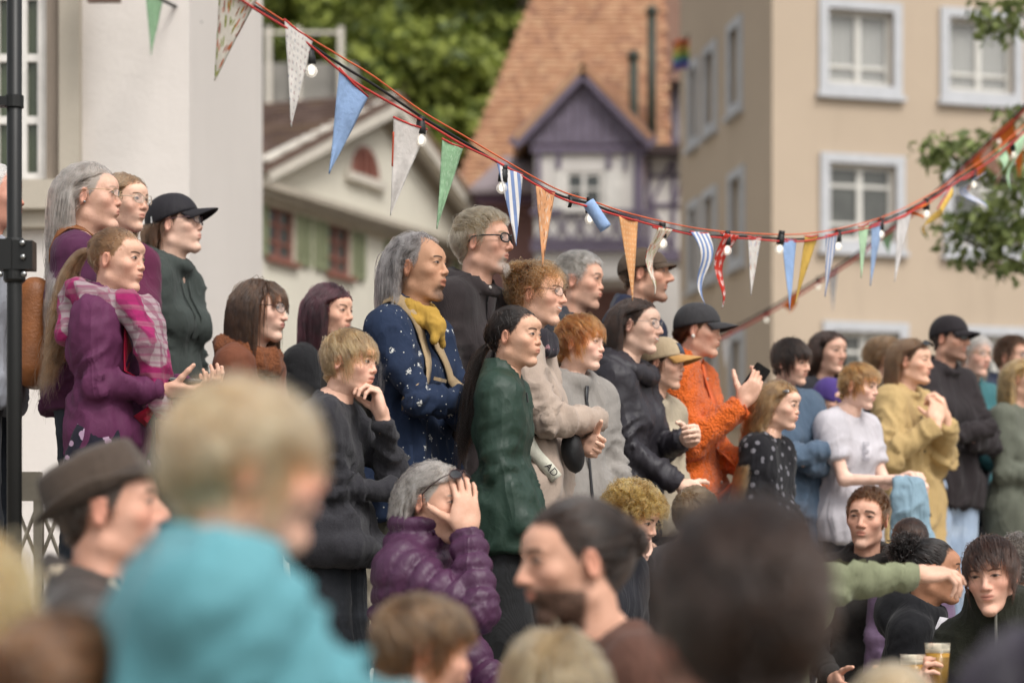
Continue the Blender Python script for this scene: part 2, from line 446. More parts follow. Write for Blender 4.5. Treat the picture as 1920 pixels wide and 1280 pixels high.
def mat_skin(name, skin, p):
    """skin with eyes, brows, lips and beard drawn at their place on the head (attribute hp, rest coordinates)"""
    key = ('skin', name)
    if key in MATS: return MATS[key]
    t = NT(name); c = srgb(skin); lm_ = .3*c[0]+.6*c[1]+.1*c[2]; c = tuple(min(.92, (x*.84+lm_*.16)*1.07) for x in c)
    at = t.n('ShaderNodeAttribute', attribute_name='hp'); sp = t.n('ShaderNodeSeparateXYZ'); t.l(at.outputs['Vector'], sp.inputs[0])
    sx, y, z = sp.outputs; x = t.math('ABSOLUTE', sx)
    M = t.math
    def gauss(cx, cz, rx, rz, soft=.5, cy=None):
        a = M('DIVIDE', M('SUBTRACT', x, cx), rx); b = M('DIVIDE', M('SUBTRACT', z, cz), rz)
        return M('SUBTRACT', 1, t.ramp(M('SQRT', M('ADD', M('MULTIPLY', a, a), M('MULTIPLY', b, b))), 1-soft, 1+soft))
    front = t.ramp(y, .2, .3)
    # blotchy complexion
    v = t.obj()
    col = t.mix(t.ramp(t.noise(22, 4, .6, v), .3, .7), (c[0]*.90, c[1]*.84, c[2]*.80), (min(1,c[0]*1.06), c[1]*1.04, c[2]*1.04)); col = t.mix(t.math('MULTIPLY', t.ramp(t.noise(130, 3, .7, v), .52, .72), .28), col, (c[0]*.82, c[1]*.62, c[2]*.54))
    red = (c[0]*.98, c[1]*.66, c[2]*.62)
    bl = p.get('blush', .5)*.5
    col = t.mix(M('MULTIPLY', M('MULTIPLY', gauss(.19,.38,.13,.10,.8), front), bl), col, red)
    col = t.mix(M('MULTIPLY', M('MULTIPLY', gauss(0,.38,.08,.06,.6), t.ramp(y,.4,.46)), bl*.9), col, red)
    col = t.mix(M('MULTIPLY', t.ramp(x, .30, .34), M('MULTIPLY', t.ramp(z,.3,.36), .55)), col, red)
    # beard / stubble
    if p.get('beard'):
        bz = M('SUBTRACT', 1, t.ramp(M('ADD', z, M('MULTIPLY', M('SUBTRACT', y, .2), -.12)), .25, .34))
        if p.get('beard_kind') == 'goatee': bz = M('MULTIPLY', gauss(0,.15,.13,.16,.3), 1.0)
        bm = M('MULTIPLY', M('MULTIPLY', bz, t.ramp(y, -.02, .06)), t.ramp(z, -.08, -.02))
        lipfree = M('SUBTRACT', 1, gauss(0,.258,.085,.04,.25))
        bm = M('MULTIPLY', M('MULTIPLY', bm, lipfree), p['beard'])
        bm = M('MULTIPLY', bm, M('ADD', .6, M('MULTIPLY', t.noise(160, 3, .7, v), .7)), clamp=True) if False else M('MULTIPLY', bm, M('ADD', .55, M('MULTIPLY', t.noise(160, 3, .7, v), .7)))
        col = t.mix(M('MINIMUM', bm, 1.0), col, srgb(p.get('beard_col', '#4a3a30')))
    # lips
    lip = srgb(p.get('lip', '#b4695f')) if 'lip' in p else (c[0]*.80, c[1]*.50, c[2]*.50)
    col = t.mix(M('MULTIPLY', M('MULTIPLY', gauss(0,.262,.088,.042,.22), front), .75), col, lip)
    op = max(p.get('open',0), p.get('smile',0)-.55)
    if p.get('teeth'): col = t.mix(M('MULTIPLY', gauss(0,.262,.072,.017,.25), front), col, (.72,.66,.58))
    lh = .006+.010*p.get('open',0)
    col = t.mix(M('MULTIPLY', M('MULTIPLY', gauss(0,.262 if not p.get('teeth') else .245,.085,lh,.35), front), .85), col, (c[0]*.22,c[1]*.13,c[2]*.12))
    # nostril and lid shadows are geometry; brows and lashes are hair
    brow = srgb(p.get('brow', '#4b382b'))
    bx = M('SUBTRACT', x, .135); arch = M('SUBTRACT', .628, M('MULTIPLY', M('MULTIPLY', bx, bx), 2.2))
    arch = M('ADD', arch, M('MULTIPLY', bx, p.get('brow_tilt', .05)))
    bt = p.get('brow_w', .016)*1.25
    bmask = M('MULTIPLY', M('SUBTRACT', 1, t.ramp(M('ABSOLUTE', M('SUBTRACT', z, arch)), bt*.4, bt*1.3)), M('SUBTRACT', 1, t.ramp(M('ABSOLUTE', bx), .065, .09)))
    col = t.mix(M('MULTIPLY', M('MULTIPLY', bmask, front), p.get('brow_a', .92)), col, brow)
    ho = (p.get('eye_h', .021)*.75+.007)*(1.12+.2*p.get('child', 0)); ez = .538
    ex = M('SUBTRACT', x, .137)
    top = M('SUBTRACT', ez+ho, M('MULTIPLY', M('MULTIPLY', ex, ex), ho/.0033)); bot = M('ADD', ez-ho*.8, M('MULTIPLY', M('MULTIPLY', ex, ex), ho*.8/.0033))
    inside = M('MULTIPLY', t.ramp(M('SUBTRACT', top, z), -.002, .004), t.ramp(M('SUBTRACT', z, bot), -.002, .004)); inside = M('MULTIPLY', inside, front)
    dx = M('SUBTRACT', ex, p.get('gaze', 0.0)); dz = M('SUBTRACT', z, ez+.003)
    # the iris follows the signed x so that both eyes look the same way
    rr = M('SQRT', M('ADD', M('MULTIPLY', ex, ex), M('MULTIPLY', dz, dz)))
    iris = M('SUBTRACT', 1, t.ramp(rr, .029, .036)); pup = M('SUBTRACT', 1, t.ramp(rr, .012, .018))
    ecol = t.mix(iris, (.34,.31,.29), srgb(p.get('iris', '#4d3a2a'))); ecol = t.mix(pup, ecol, (.01,.01,.01))
    col = t.mix(inside, col, ecol)
    lash = M('MULTIPLY', M('SUBTRACT', 1, t.ramp(M('ABSOLUTE', M('SUBTRACT', z, M('ADD', top, .003))), .005, .012)), M('SUBTRACT', 1, t.ramp(M('ABSOLUTE', ex), .060, .074)))
    col = t.mix(M('MULTIPLY', M('MULTIPLY', lash, front), .8), col, (.035,.025,.02))
    lash2 = M('MULTIPLY', M('SUBTRACT', 1, t.ramp(M('ABSOLUTE', M('SUBTRACT', z, M('SUBTRACT', bot, .002))), .002, .006)), M('SUBTRACT', 1, t.ramp(M('ABSOLUTE', ex), .052, .064)))
    col = t.mix(M('MULTIPLY', M('MULTIPLY', lash2, front), .4), col, (c[0]*.3,c[1]*.18,c[2]*.15))
    # scalp under the hair takes the hair colour
    sc = t.n('ShaderNodeAttribute', attribute_name='scalp')
    col = t.mix(t.ramp(t.math('ADD', sc.outputs['Fac'], t.math('MULTIPLY_ADD', t.noise(90, 3, .6, v), .10, -.05)), -.02, .06), col, tuple(q*.8 for q in srgb(p.get('scalp', '#4b382b'))))
    nm = t.bump(t.math('ADD', t.noise(220, 3, .6, v), t.noise(55, 3, .6, v)), .16, .004)
    rough = M('MULTIPLY_ADD', inside, -.3, .60)
    b = t.bsdf(col, rough, nm, .28)
    if p.get('sss', False):
        b.inputs['Subsurface Weight'].default_value = .12; b.inputs['Subsurface Radius'].default_value = (.012,.005,.003); b.inputs['Subsurface Scale'].default_value = 1.0
    MATS[key] = t.m; return t.m

# ------------------------------------------------------------------ hair as real strands
def push_out(p, off, body=True, wd=1.0):
    for c, r in (((0,-.045,.64),(.325*wd,.42,.36)), ((0,.115,.43),(.268*wd,.285,.41)), ((0,-.12,.1),(.24*wd,.25,.5))):
        c = np.array(c, F32); q = (p-c)/(np.array(r, F32)+off[:,None]); l = np.linalg.norm(q, axis=1)
        m = l < 1; p[m] = c+(p[m]-c)/np.maximum(l[m], .05)[:,None]
    if body:
        c = np.array((0,-.14,-1.2), F32); q = (p-c)/(np.array((.95,.52,.92), F32)+off[:,None]*.6); l = np.linalg.norm(q, axis=1)
        m = l < 1; p[m] = c+(p[m]-c)/np.maximum(l[m], .05)[:,None]
    return p

def hug_in(p, off, k, wd=1.0):
    best = None
    for c, r in (((0,-.045,.64),(.325*wd,.42,.36)), ((0,.115,.43),(.268*wd,.285,.41))):
        c = np.array(c, F32); l = np.linalg.norm((p-c)/(np.array(r, F32)+off[:,None]), axis=1); tgt = c+(p-c)/np.maximum(l, .05)[:,None]
        if best is None: best = l; T_ = tgt
        else: m = l < best; T_[m] = tgt[m]; best = np.minimum(best, l)
    m = best > 1; p[m] += (T_[m]-p[m])*k; return p

def hair_strands(P, Q, st, rng, p):
    """returns list of (positions[N,S,3], radius) bundles in head units"""
    N = st.get('n', 2600); S = st.get('seg', 9); kind = st['kind']; L = st.get('len', .2)
    hl = hairline(P, st.get('line', 'normal')); Nn = vnormals(P, Q)
    cand = np.where(hl > .0)[0]
    if st.get('zmin'): cand = cand[P[cand,2] > st['zmin']]
    if st.get('zmax'): cand = cand[P[cand,2] < st['zmax']]
    ids = rng.choice(cand, N); root = P[ids]+rng.normal(0, .008, (N,3)); n = Nn[ids]
    wd = p.get('width', 1.0); root = root*np.array((wd,1,1)); n = n.copy()
    fly = rng.random(N) < st.get('fly', .05); off = (st.get('vol', .03)*(.35+.65*rng.random(N)+fly*1.0*rng.random(N))).astype(F32)
    ln = L*(1+st.get('lvar', .25)*rng.normal(0, 1, N)).clip(.3, 1.7)
    if st.get('top_len'):  ln = ln*(1+(st['top_len']-1)*sstep(.62, .92, root[:,2]))
    fr = (root[:,1] > st.get('bang_y', 9)) & (root[:,2] > .7) & (np.abs(root[:,0]) < .23)
    ln = np.where(fr, st.get('bang', .34)*(.9+.2*rng.random(N)), ln)
    pos = np.zeros((N,S,3), F32); pos[:,0] = root-n*.012
    p_ = root+n*.006; step = (ln/(S-1))[:,None]
    d = n*st.get('lift', .5)+rng.normal(0, 1, (N,3))*np.where(fly, .35, st.get('mess', .12))[:,None]
    side = np.sign(root[:,0]-st.get('part', 0.0)+rng.normal(0,.01,N)); side[side == 0] = 1
    T = np.array(st.get('tie', (0,-.5,.62)), F32)
    comb = np.array(st.get('comb', (0,1,-.2)), F32)
    for s in range(1, S):
        t = s/(S-1)
        if kind == 'short':
            c = comb[None]*1.0
            w = st.get('side_w', .0)
            cc = np.repeat(c, N, 0); cc[:,0] += w*side
            # sides and back lie down along the skull
            dn = sstep(.80, .55, root[:,2])[:,None]
            cc = cc*(1-dn)+np.array(st.get('side_comb', (0,.1,-1)), F32)[None]*dn
            d = d*.55+cc*.45+np.array((0,0,-st.get('grav', .15)*t))
        elif kind == 'long':
            c = np.zeros((N,3), F32); c[:,0] = side*st.get('spread', .9); c[:,1] = st.get('back', -.35); c[:,2] = -.3
            c[fr] = (0, .9, -.35)
            g = sstep(0, .45, t*ln/.6)[:,None]
            d = d*.45+c*(1-g)*.5+np.array((0,0,-1.0))*(.25+.75*g)*.6
            if st.get('tuck') is not None:
                tk = (p_[:,2] < .5) & (p_[:,1] > -.12); d[tk,1] -= st['tuck']
        elif kind == 'tied':
            v = T-p_; dist = np.linalg.norm(v, axis=1, keepdims=True); d = d*.35+v/(dist+1e-6)*.65
            step = np.minimum(np.full((N,1), 1.6/(S-1)), dist*.55+.0005)
        elif kind == 'puff':
            d = d*.8+n*.4+rng.normal(0, .5, (N,3))
        d = d+rng.normal(0, st.get('wander', .05), (N,3))
        d = d/(np.linalg.norm(d, axis=1, keepdims=True)+1e-6)
        p_ = p_+d*step
        if kind == 'short' and st.get('hug', .35): p_ = hug_in(p_, off*1.4+.01, st.get('hug', .35), wd)
        p_ = push_out(p_, off*(1 if kind != 'tied' else .6), st.get('body', kind == 'long'), wd)
        if kind == 'long':
            yl = st.get('face', .12)+.40*sstep(.66, .84, p_[:,2]); g_ = (p_[:,1] > yl) & (~fr) & (p_[:,2] < .84); p_[g_,1] = yl[g_]
        pos[:,s] = p_
    # locks
    cl = st.get('clump', .45)
    if cl:
        G = max(20, int(N/st.get('per', 14))); g = rng.choice(N, G, replace=False)
        near = np.argmin(((root[:,None,:]-root[g][None])**2).sum(2), 1); gi = g[near]
        t = np.linspace(0,1,S)[None,:,None]; w = cl*np.minimum(t*1.6, 1)
        pos = pos*(1-w)+(pos[gi]+(pos[:,:1]-pos[gi][:,:1])*.35)*w
    cu = st.get('curl', 0)
    if cu:
        ph = rng.random(N)*6.28
        if cl: ph = ph[gi]+rng.normal(0,.4,N)
        t = np.linspace(0,1,S)[None]; f = st.get('cfreq', 3)*(.7+.6*rng.random(N))[:,None]
        a = cu*np.minimum(t*2.5,1)
        pos[:,:,0] += a*np.sin(6.28*f*t+ph[:,None]); pos[:,:,1] += a*np.cos(6.28*f*t+ph[:,None]); pos[:,:,2] += .6*a*np.sin(6.28*f*t*1.3+ph[:,None]*2)
    out = [pos]
    tl = st.get('tail')
    if tl:
        M = tl.get('n', 900); S2 = tl.get('seg', 12); q = T+rng.normal(0, tl.get('r', .035), (M,3)); d = np.array(tl.get('dir', (0,-1,.1)))+rng.normal(0, .12, (M,3))
        L2 = tl['len']*(1+.18*rng.normal(0,1,M)).clip(.4,1.4); arr = np.zeros((M,S2,3), F32); arr[:,0] = q
        off2 = .015+.03*rng.random(M)
        for s in range(1,S2):
            d = d*.7+np.array((0,-.03,-.32))+rng.normal(0,.05,(M,3)); d /= np.linalg.norm(d,axis=1,keepdims=True)
            q = q+d*(L2/(S2-1))[:,None]; q = push_out(q, off2.astype(F32), True, wd); arr[:,s] = q
        t = np.linspace(0,1,S2)[None,:,None]; gi2 = rng.choice(M, M//18)[rng.integers(0, M//18, M)]
        w = tl.get('clump', .5)*t; arr = arr*(1-w)+(arr[gi2]+.4*(arr[:,:1]-arr[gi2][:,:1]))*w
        if tl.get('curl'):
            ph = rng.random(M)*6.28; ph = ph[gi2]; a = tl['curl']*np.minimum(np.linspace(0,1,S2)*2,1)[None]; f = tl.get('cfreq',3)
            tt = np.linspace(0,1,S2)[None]; arr[:,:,0] += a*np.sin(6.28*f*tt+ph[:,None]); arr[:,:,1] += a*np.cos(6.28*f*tt+ph[:,None])
        out.append(arr)
    bun = st.get('bun')
    if bun:
        M = bun.get('n', 700); S3 = 12; c = np.array(bun.get('c', T)); R = bun['r']
        u = rng.normal(0,1,(M,3)); u /= np.linalg.norm(u,axis=1,keepdims=True); w = rng.normal(0,1,(M,3)); w -= (w*u).sum(1,keepdims=True)*u; w /= np.linalg.norm(w,axis=1,keepdims=True)
        ang = np.linspace(0, bun.get('turn', 2.6), S3)[None,:,None]
        rad = R*(.55+.5*rng.random(M))[:,None,None]*(1+bun.get('frizz', .08)*rng.normal(0,1,(M,S3,1)))
        arr = c+(u[:,None]*np.cos(ang)+w[:,None]*np.sin(ang))*rad*np.array(bun.get('s', (1,.8,1)))
        if bun.get('curl'): arr = arr+bun['curl']*np.stack([np.sin(ang[...,0]*9+u[:,:1]*9), np.cos(ang[...,0]*8+u[:,1:2]*9), np.sin(ang[...,0]*7+u[:,2:]*9)], 2)
        out.append(arr.astype(F32))
    return out

def curves_obj(name, bundles, mat, parent, rad):
    cu = bpy.data.hair_curves.new(name)
    sizes = []; pts = []
    for a in bundles: sizes += [a.shape[1]]*a.shape[0]; pts.append(a.reshape(-1,3))
    cu.add_curves(sizes); pts = np.concatenate(pts).astype(F32)
    cu.points.foreach_set('position', pts.ravel())
    r = []
    for a in bundles:
        t = np.linspace(0,1,a.shape[1]); r.append(np.tile(rad*np.clip(1.25-t*1.0, .25, 1), a.shape[0]))
    ra = cu.attributes.get('radius') or cu.attributes.new('radius', 'FLOAT', 'POINT')
    ra.data.foreach_set('value', np.concatenate(r).astype(F32))
    cu.materials.append(mat)
    return link(bpy.data.objects.new(name, cu), parent)
# ------------------------------------------------------------------ people
def rotm(rx, ry, rz):
    cx, sx, cy, sy, cz, sz = math.cos(rx), math.sin(rx), math.cos(ry), math.sin(ry), math.cos(rz), math.sin(rz)
    X = np.array([[1,0,0],[0,cx,-sx],[0,sx,cx]]); Y = np.array([[cy,0,sy],[0,1,0],[-sy,0,cy]]); Z = np.array([[cz,-sz,0],[sz,cz,0],[0,0,1]])
    return Z@X@Y
def unit(v): v = np.array(v, float); return v/(np.linalg.norm(v)+1e-9)
def ik(a, t, l1, l2, pole):
    a = np.array(a, float); t = np.array(t, float); d = t-a; L = np.linalg.norm(d)
    if L > (l1+l2)*.995: t = a+d/L*(l1+l2)*.995; d = t-a; L = np.linalg.norm(d)
    c = (l1*l1+L*L-l2*l2)/(2*l1*L); c = max(-1, min(1, c)); u = d/L
    p = np.array(pole, float); p = p-u*p.dot(u); p = unit(p)
    return a+u*l1*c+p*l1*math.sqrt(1-c*c), t

HCACHE = {}
FB = [(.027,.086,(.042,.026,.020),.0085), (.009,.090,(.046,.029,.021),.0088), (-.009,.087,(.042,.027,.020),.0083), (-.026,.078,(.034,.021,.018),.0073)]
def hand_mesh(pose, vox=.0038):
    """pose: dict curl=[(a1,a2,a3)x4] or one tuple, spread, thumb=(out, fwd, in, bend). local axes: x thumb side, y fingers, z palm"""
    key = repr(pose)+str(vox)
    if key in HCACHE: return HCACHE[key]
    F = Field((-.07,-.06,-.05), (.10,.21,.13), vox)
    F.cone((0,-.055,0), (0,.012,0), .024, .026, .02, sy=1.0)
    F.ell((.004,.045,0), (.043,.055,.0155), .015); F.ell((.022,.03,.008), (.022,.032,.016), .012); F.ell((-.02,.035,.007), (.02,.04,.014), .012)
    cu = pose.get('curl', (.3,.4,.25)); sp = pose.get('spread', .08)
    for i, (bx, by, ls, r) in enumerate(FB):
        a = cu[i] if isinstance(cu, list) else cu
        p = np.array((bx, by, 0.)); ang = 0.; lat = (1.5-i)*sp
        F.cone((bx*.6, .03, -.002), p, .011, r*1.12, .008)
        for q in range(3):
            ang += a[q]
            d = np.array((math.sin(lat)*math.cos(ang), math.cos(lat)*math.cos(ang), math.sin(ang)))
            e = p+d*ls[q]; F.cone(p, e, r*(1.08-.1*q), r*(.98-.1*q), .004); p = e
    th = pose.get('thumb', (.75,.7,.25,.3)); p = np.array((.026,.022,.006)); d = unit((th[0],th[1],th[2]))
    for q, (l, r) in enumerate(((.042,.0125),(.033,.0105),(.026,.0088))):
        if q: d = unit(d+np.array((-.5,.25,.3))*th[3])
        e = p+d*l; F.cone(p, e, r, r*.9, .007); p = e
    HCACHE[key] = F.nets(1); return HCACHE[key]

RELAX = dict(curl=(.35,.45,.3), spread=.05)
FIST = dict(curl=(1.2,1.35,.8), spread=0.0, thumb=(.35,.6,.75,1.0))
GRIP = dict(curl=(.75,.95,.6), spread=.02, thumb=(.5,.6,.7,.5))
OPEN = dict(curl=(.12,.18,.12), spread=.12, thumb=(.95,.45,.2,.1))
POINT = dict(curl=[(.05,.05,.05),(1.2,1.3,.8),(1.2,1.3,.8),(1.2,1.3,.8)], spread=.0, thumb=(.4,.7,.7,.8))
PHONE = dict(curl=[(.45,.7,.5),(.55,.8,.5),(.6,.85,.5),(.65,.9,.5)], spread=.03, thumb=(.75,.65,.6,.2))

def ridge(n): return (1-np.abs(n))**3*1.6-.55
def folds(P, N, arms, A, style, seed, axes=None):
    wv = vnoise(P*4, seed+5)[:,None]
    n1 = vnoise(P*np.array((11,11,2.4))+wv*1.6, seed); n1b = vnoise(P*np.array((22,22,6))+wv*2.4, seed+11); n2 = vnoise(P*np.array((26,26,13)), seed+1)
    zr = P[:,2]; zm = .45+.75*sstep(0, 1, (zr.max()-zr)/max(.3, zr.max()-zr.min()))
    disp = A*zm*(ridge(n1)*1.0+ridge(n1b)*.4+n2*.12)
    dm = np.full(len(P), 9.0); sa = np.zeros(len(P)); best = np.zeros((len(P),3)); ew = np.zeros(len(P)); io = np.zeros(len(P))
    for i, (a, b, elbow, r) in enumerate(arms):
        d = b-a; L = np.linalg.norm(d); u = d/L; t = np.clip(((P-a)@u)/L, -.05, 1.05); c = P-a-np.outer(t*L, u); dd = np.linalg.norm(c, axis=1)
        m = dd < dm; dm[m] = dd[m]; sa[m] = (t*L)[m]; best[m] = c[m]; io[m] = i; e = np.exp(-(np.linalg.norm(P-elbow, axis=1)/.11)**2); ew[m] = e[m]
    w = sstep(.10, .07, dm); g = best*8
    qq = np.stack([g[:,0]+io*7.3+sa*4, g[:,1]+sa*21, g[:,2]+sa*8], 1)+vnoise(P*8, seed+7)[:,None]*1.1
    na = vnoise(qq, seed+2); nb = vnoise(qq*1.9, seed+3)
    da = A*((ridge(na)*.85+ridge(nb)*.35)*(.5+1.2*ew)+.2*n2)
    disp = disp*(1-w)+da*w
    if style == 'puffer':
        zz = P[:,2]+.004*n2; dt = np.abs(np.sin(np.pi*zz/.052))**.6; dr = np.abs(np.sin(np.pi*sa/.055))**.6
        k = dt*(1-w)+dr*w
        disp = .35*disp+.017*k-.011+.006*vnoise(P*50, seed+9)*(1-k)
    if style == 'fleece': disp = .7*disp+.0045*vnoise(P*85, seed+3)+.004*vnoise(P*45, seed+4)
    if style == 'fur': disp = .6*disp+.009*vnoise(P*70, seed+3)
    return disp

class Person: pass
PSEED = [0]
def person(label, px, d, fa, h, head, skin='#d9ab8e', floor=None, group=None, py=None, H=.214, body=None, traits={}, hair=None, hcol='#5a4030', hc2=None, hrad=.0007,
           top=None, bottom=None, R=None, L=None, bw=.93, sw=1.0, res=.0165, vox=.012, female=False, sit=False, lean=0.0, cat='person', neck_y=0.0, seed=None, hvar=.35, hv=.014, stat=None):
    """px: picture column of the head; d: metres from the camera; fa: where the face looks (0 = to the right of the picture, 90 = at the camera);
       head=(pitch, roll); body: facing of the trunk; R/L: dict(t=(x,y,z) hand target in shoulder units, pole, palm, pose)"""
    if h is None: h = CAMZ+(HORIZON-py)/FPX*d-(FLOOR if floor is None else floor)-hv
    PSEED[0] += 1; seed = PSEED[0] if seed is None else seed; rng = np.random.default_rng(seed)
    o = Person(); body = fa if body is None else body
    so = .029; rz = math.radians(-90-body); hy = math.radians(body-fa)          # head yaw relative to the trunk
    if floor is None: floor = FLOOR
    root = empty('person', ((px-960)/FPX*d-so*math.cos(math.radians(fa)), d+so*math.sin(math.radians(fa)), floor), rz); tag(root, label, cat, group)
    o.root = root; sb = ((stat or h)-H)/1.52; o.sb = sb; o.h = h; o.H = H; o.seed = seed
    # where the spine is, relative to the head: the head column px is the middle of the skull
    piv_b = np.array((0, neck_y+.012+lean*.55, h-H-.12*H)); piv_h = np.array((0, -.12, -.12))
    Rm = rotm(math.radians(head[0]), math.radians(head[1]), hy)
    def X(v): v = np.asarray(v, float).reshape(-1,3); return ((v-piv_h)*H)@Rm.T+piv_b
    o.X = X; o.Rm = Rm
    P0, Q0 = get_head(res); tr = dict(traits); tr.setdefault('scalp', hcol)
    rv = np.random.default_rng(seed*7+1).normal(0, 1, 6)
    tr['nose'] = tr.get('nose', 0)+.4*rv[0]-(.3 if female else .12); tr['jaw'] = tr.get('jaw', .93 if female else 1.0)+.045*rv[1]; tr['chin'] = tr.get('chin', 0)+.45*rv[2]; tr['width'] = tr.get('width', .96)+.03*rv[3]; tr['nose_up'] = tr.get('nose_up', 0)+.5*rv[4]; tr['lips'] = tr.get('lips', 0)+.35*rv[5]+(.4 if female else 0)
    if female: tr['fem'] = 1
    if female: tr.setdefault('neck', .86); tr.setdefault('jaw', .93); tr.setdefault('brow_w', .012)
    hs = X(deform_head(P0, tr)); bits = [(hs, Q0, P0, hairline(P0, (hair[0] if isinstance(hair, list) else hair).get('line','normal')) if hair else np.full(len(P0), -1.))]
    # joints
    shz = 1.415*sb; shx = (.158 if not female else .138)*sw*sb
    hipz = .93*sb if not sit else .12*sb
    dz = 0 if not sit else (.12-.93)*sb
    if sit: shz += dz*0
    Z = lambda z: z*sb+lean*0
    L1, L2 = .285*sb, .255*sb
    if sit:   # trunk height stays, the floor is the seat
        off = h-H-1.52*sb
    tz = lambda z: (z-1.52)*sb+(h-H)
    shz = tz(1.415)
    sl_ = lambda z: lean*max(0, (z-.95)/.5)
    jt = {}
    arms = []
    defaults = {'R': dict(t=(.06,.06,-.535), pole=(.25,-1,0)), 'L': dict(t=(-.06,.06,-.535), pole=(-.25,-1,0))}
    for side, spec in (('R', R), ('L', L)):
        s = 1 if side == 'R' else -1
        sp = dict(defaults[side]); sp.update(spec or {})
        a = np.array((s*shx, lean, shz)); tgt = np.array(sp['t'], float)
        tgt = (tgt*sb+a) if not sp.get('abs') else tgt
        e, w = ik(a, tgt, L1, L2, sp['pole']); jt[side] = (a, e, w); arms += [(a, e, e, 0), (e, w, e, 0)]
        sp['f'] = unit(sp['fdir']) if 'fdir' in sp else unit(w-e)
        f = sp['f']; pn = np.array(sp.get('palm', (-s, 0, 0)), float); pn = unit(pn-f*pn.dot(f))
        th = np.cross(f, pn)*s; hp, hq = hand_mesh(sp.get('pose', RELAX)); hk = sp.get('size', 1.0)*(.55+.45*sb) if (stat or h) > 1.2 else .62
        M = np.stack([th, f, pn], 1); hv = (hp*hk)@M.T+w+f*.012
        if not sp.get('nohand'): bits.append((hv, hq if s == 1 else hq[:,::-1], None, None))
        sp['w'] = w; sp['e'] = e; sp['th'] = th; sp['pn'] = pn; sp['hk'] = hk; setattr(o, side, sp)
    o.jt = jt
    # the body under the clothes, continuous with neck and wrists
    AJ0 = np.array([q for tr3 in jt.values() for q in tr3])
    B = Field((min(AJ0[:,0].min(),-.2)-.1, min(AJ0[:,1].min(),-.1)-.14, -.03 if not sit else -.5), (max(AJ0[:,0].max(),.2)+.1, max(AJ0[:,1].max(),.2 if not sit else .45)+.12, h-H+.1), .026 if not (top or {}).get('bare') else .011)
    nb = (0, neck_y-.02+lean, tz(1.50)); B.cone(nb, X((0,-.11,-.02))[0], .05, .047, .02)
    B.cone((-shx+.03,lean,shz), (shx-.03,lean,shz), .05*sb, .05*sb, .05); B.cone((-.07*sb,lean*.6,tz(1.27)), (.07*sb,lean*.6,tz(1.27)), .088*sb*bw, .088*sb*bw, .06)
    B.cone((-.06*sb,lean*.3,tz(1.08)), (.06*sb,lean*.3,tz(1.08)), .08*sb*bw, .08*sb*bw, .06); B.cone((-.075*sb,0,tz(.95)), (.075*sb,0,tz(.95)), .088*sb*bw, .088*sb*bw, .06)
    for a, e, w in jt.values(): B.cone(a, e, .038*sb, .031*sb, .03); B.cone(e, w, .031*sb, .022*sb, .02)
    legs = []
    for s in (-1,1):
        hp_ = np.array((s*.09*sb, 0, tz(.93)))
        if sit: kn = np.array((s*.11*sb, .43*sb, tz(.93)+.02)); an = np.array((s*.11*sb, .40*sb, tz(.93)-.40*sb))
        else: kn = np.array((s*.10*sb, .015, .49*sb)); an = np.array((s*.11*sb, -.02, .085*sb))
        legs.append((hp_, kn, an))
        B.cone(hp_, kn, .075*sb*bw, .05*sb, .04); B.cone(kn, an, .05*sb, .034*sb, .03); B.cone(an, an+np.array((0,.13*sb,-.04*sb)), .035*sb, .03*sb, .02)
    bp, bq = B.nets(1); bits.append((bp, bq, None, None))
    V, Fc, hpA, scA = [], [], [], []; n = 0
    for v, f, hp, sc in bits:
        V.append(v); Fc.append(f+n); n += len(v)
        hpA.append(hp if hp is not None else np.tile((0,-1,-1), (len(v),1))); scA.append(sc if sc is not None else np.full(len(v), -1.))
    nm = 'skin_%d' % seed
    o.body = mesh_obj('body', np.concatenate(V), np.concatenate(Fc), mat_skin(nm, skin, tr), root, True,
                      {'hp': ('FLOAT_VECTOR', np.concatenate(hpA)), 'scalp': ('FLOAT', np.concatenate(scA))})
    # hair
    if hair:
        bl = []
        for st in (hair if isinstance(hair, list) else [hair]):
            for a in hair_strands(P0, Q0, st, rng, tr):
                bl.append(X(a.reshape(-1,3)).reshape(a.shape).astype(F32))
        o.hair = curves_obj('hair', bl, mat_hair('hair_%d' % seed, hcol, hvar, hc2), root, hrad)
    # clothes
    AJ = np.array([q for tr3 in jt.values() for q in tr3]); LJ = np.array([q for tr3 in legs for q in tr3])
    def field(v, zlo): return Field((min(AJ[:,0].min(),-.2)-.16, min(AJ[:,1].min(),-.1)-.20, zlo), (max(AJ[:,0].max(),.2)+.16, max(AJ[:,1].max(),.12)+.20, h-H*.35), v)
    if top:
        t = top.get('t', .014); F = field(vox, min(tz(top.get('hem', .88)), AJ[:,2].min())-.08); hem = tz(top.get('hem', .88)); fl = top.get('flare', 0.0); b = bw
        F.cone((-shx+.035,lean,shz), (shx-.035,lean,shz), .046*sb+t, .046*sb+t, .06)
        for s in (-1,1): F.cone((s*.035,neck_y-.025+lean,tz(1.478)), (s*(shx-.02),lean-.005,shz+.012), .055*sb, .05*sb+t*.7, .05)
        F.cone((-.075*sb,lean*.65-.005,tz(1.28)), (.075*sb,lean*.65-.005,tz(1.28)), .098*sb*b+t, .098*sb*b+t, .07)
        if female and h > 1.5:
            for s in (-1,1): F.ell((s*.070*sb,.072*sb*b+lean*.7,tz(1.245)), (.052+t,.05+t,.055+t), .05)
        F.cone((-.07*sb,.008+lean*.35,tz(1.08)), (.07*sb,.008+lean*.35,tz(1.08)), .091*sb*b+t+fl*.3, .091*sb*b+t+fl*.3, .08)
        F.cone((-.082*sb,0,tz(.95)), (.082*sb,0,tz(.95)), .099*sb*b+t+fl*.6, .099*sb*b+t+fl*.6, .08)
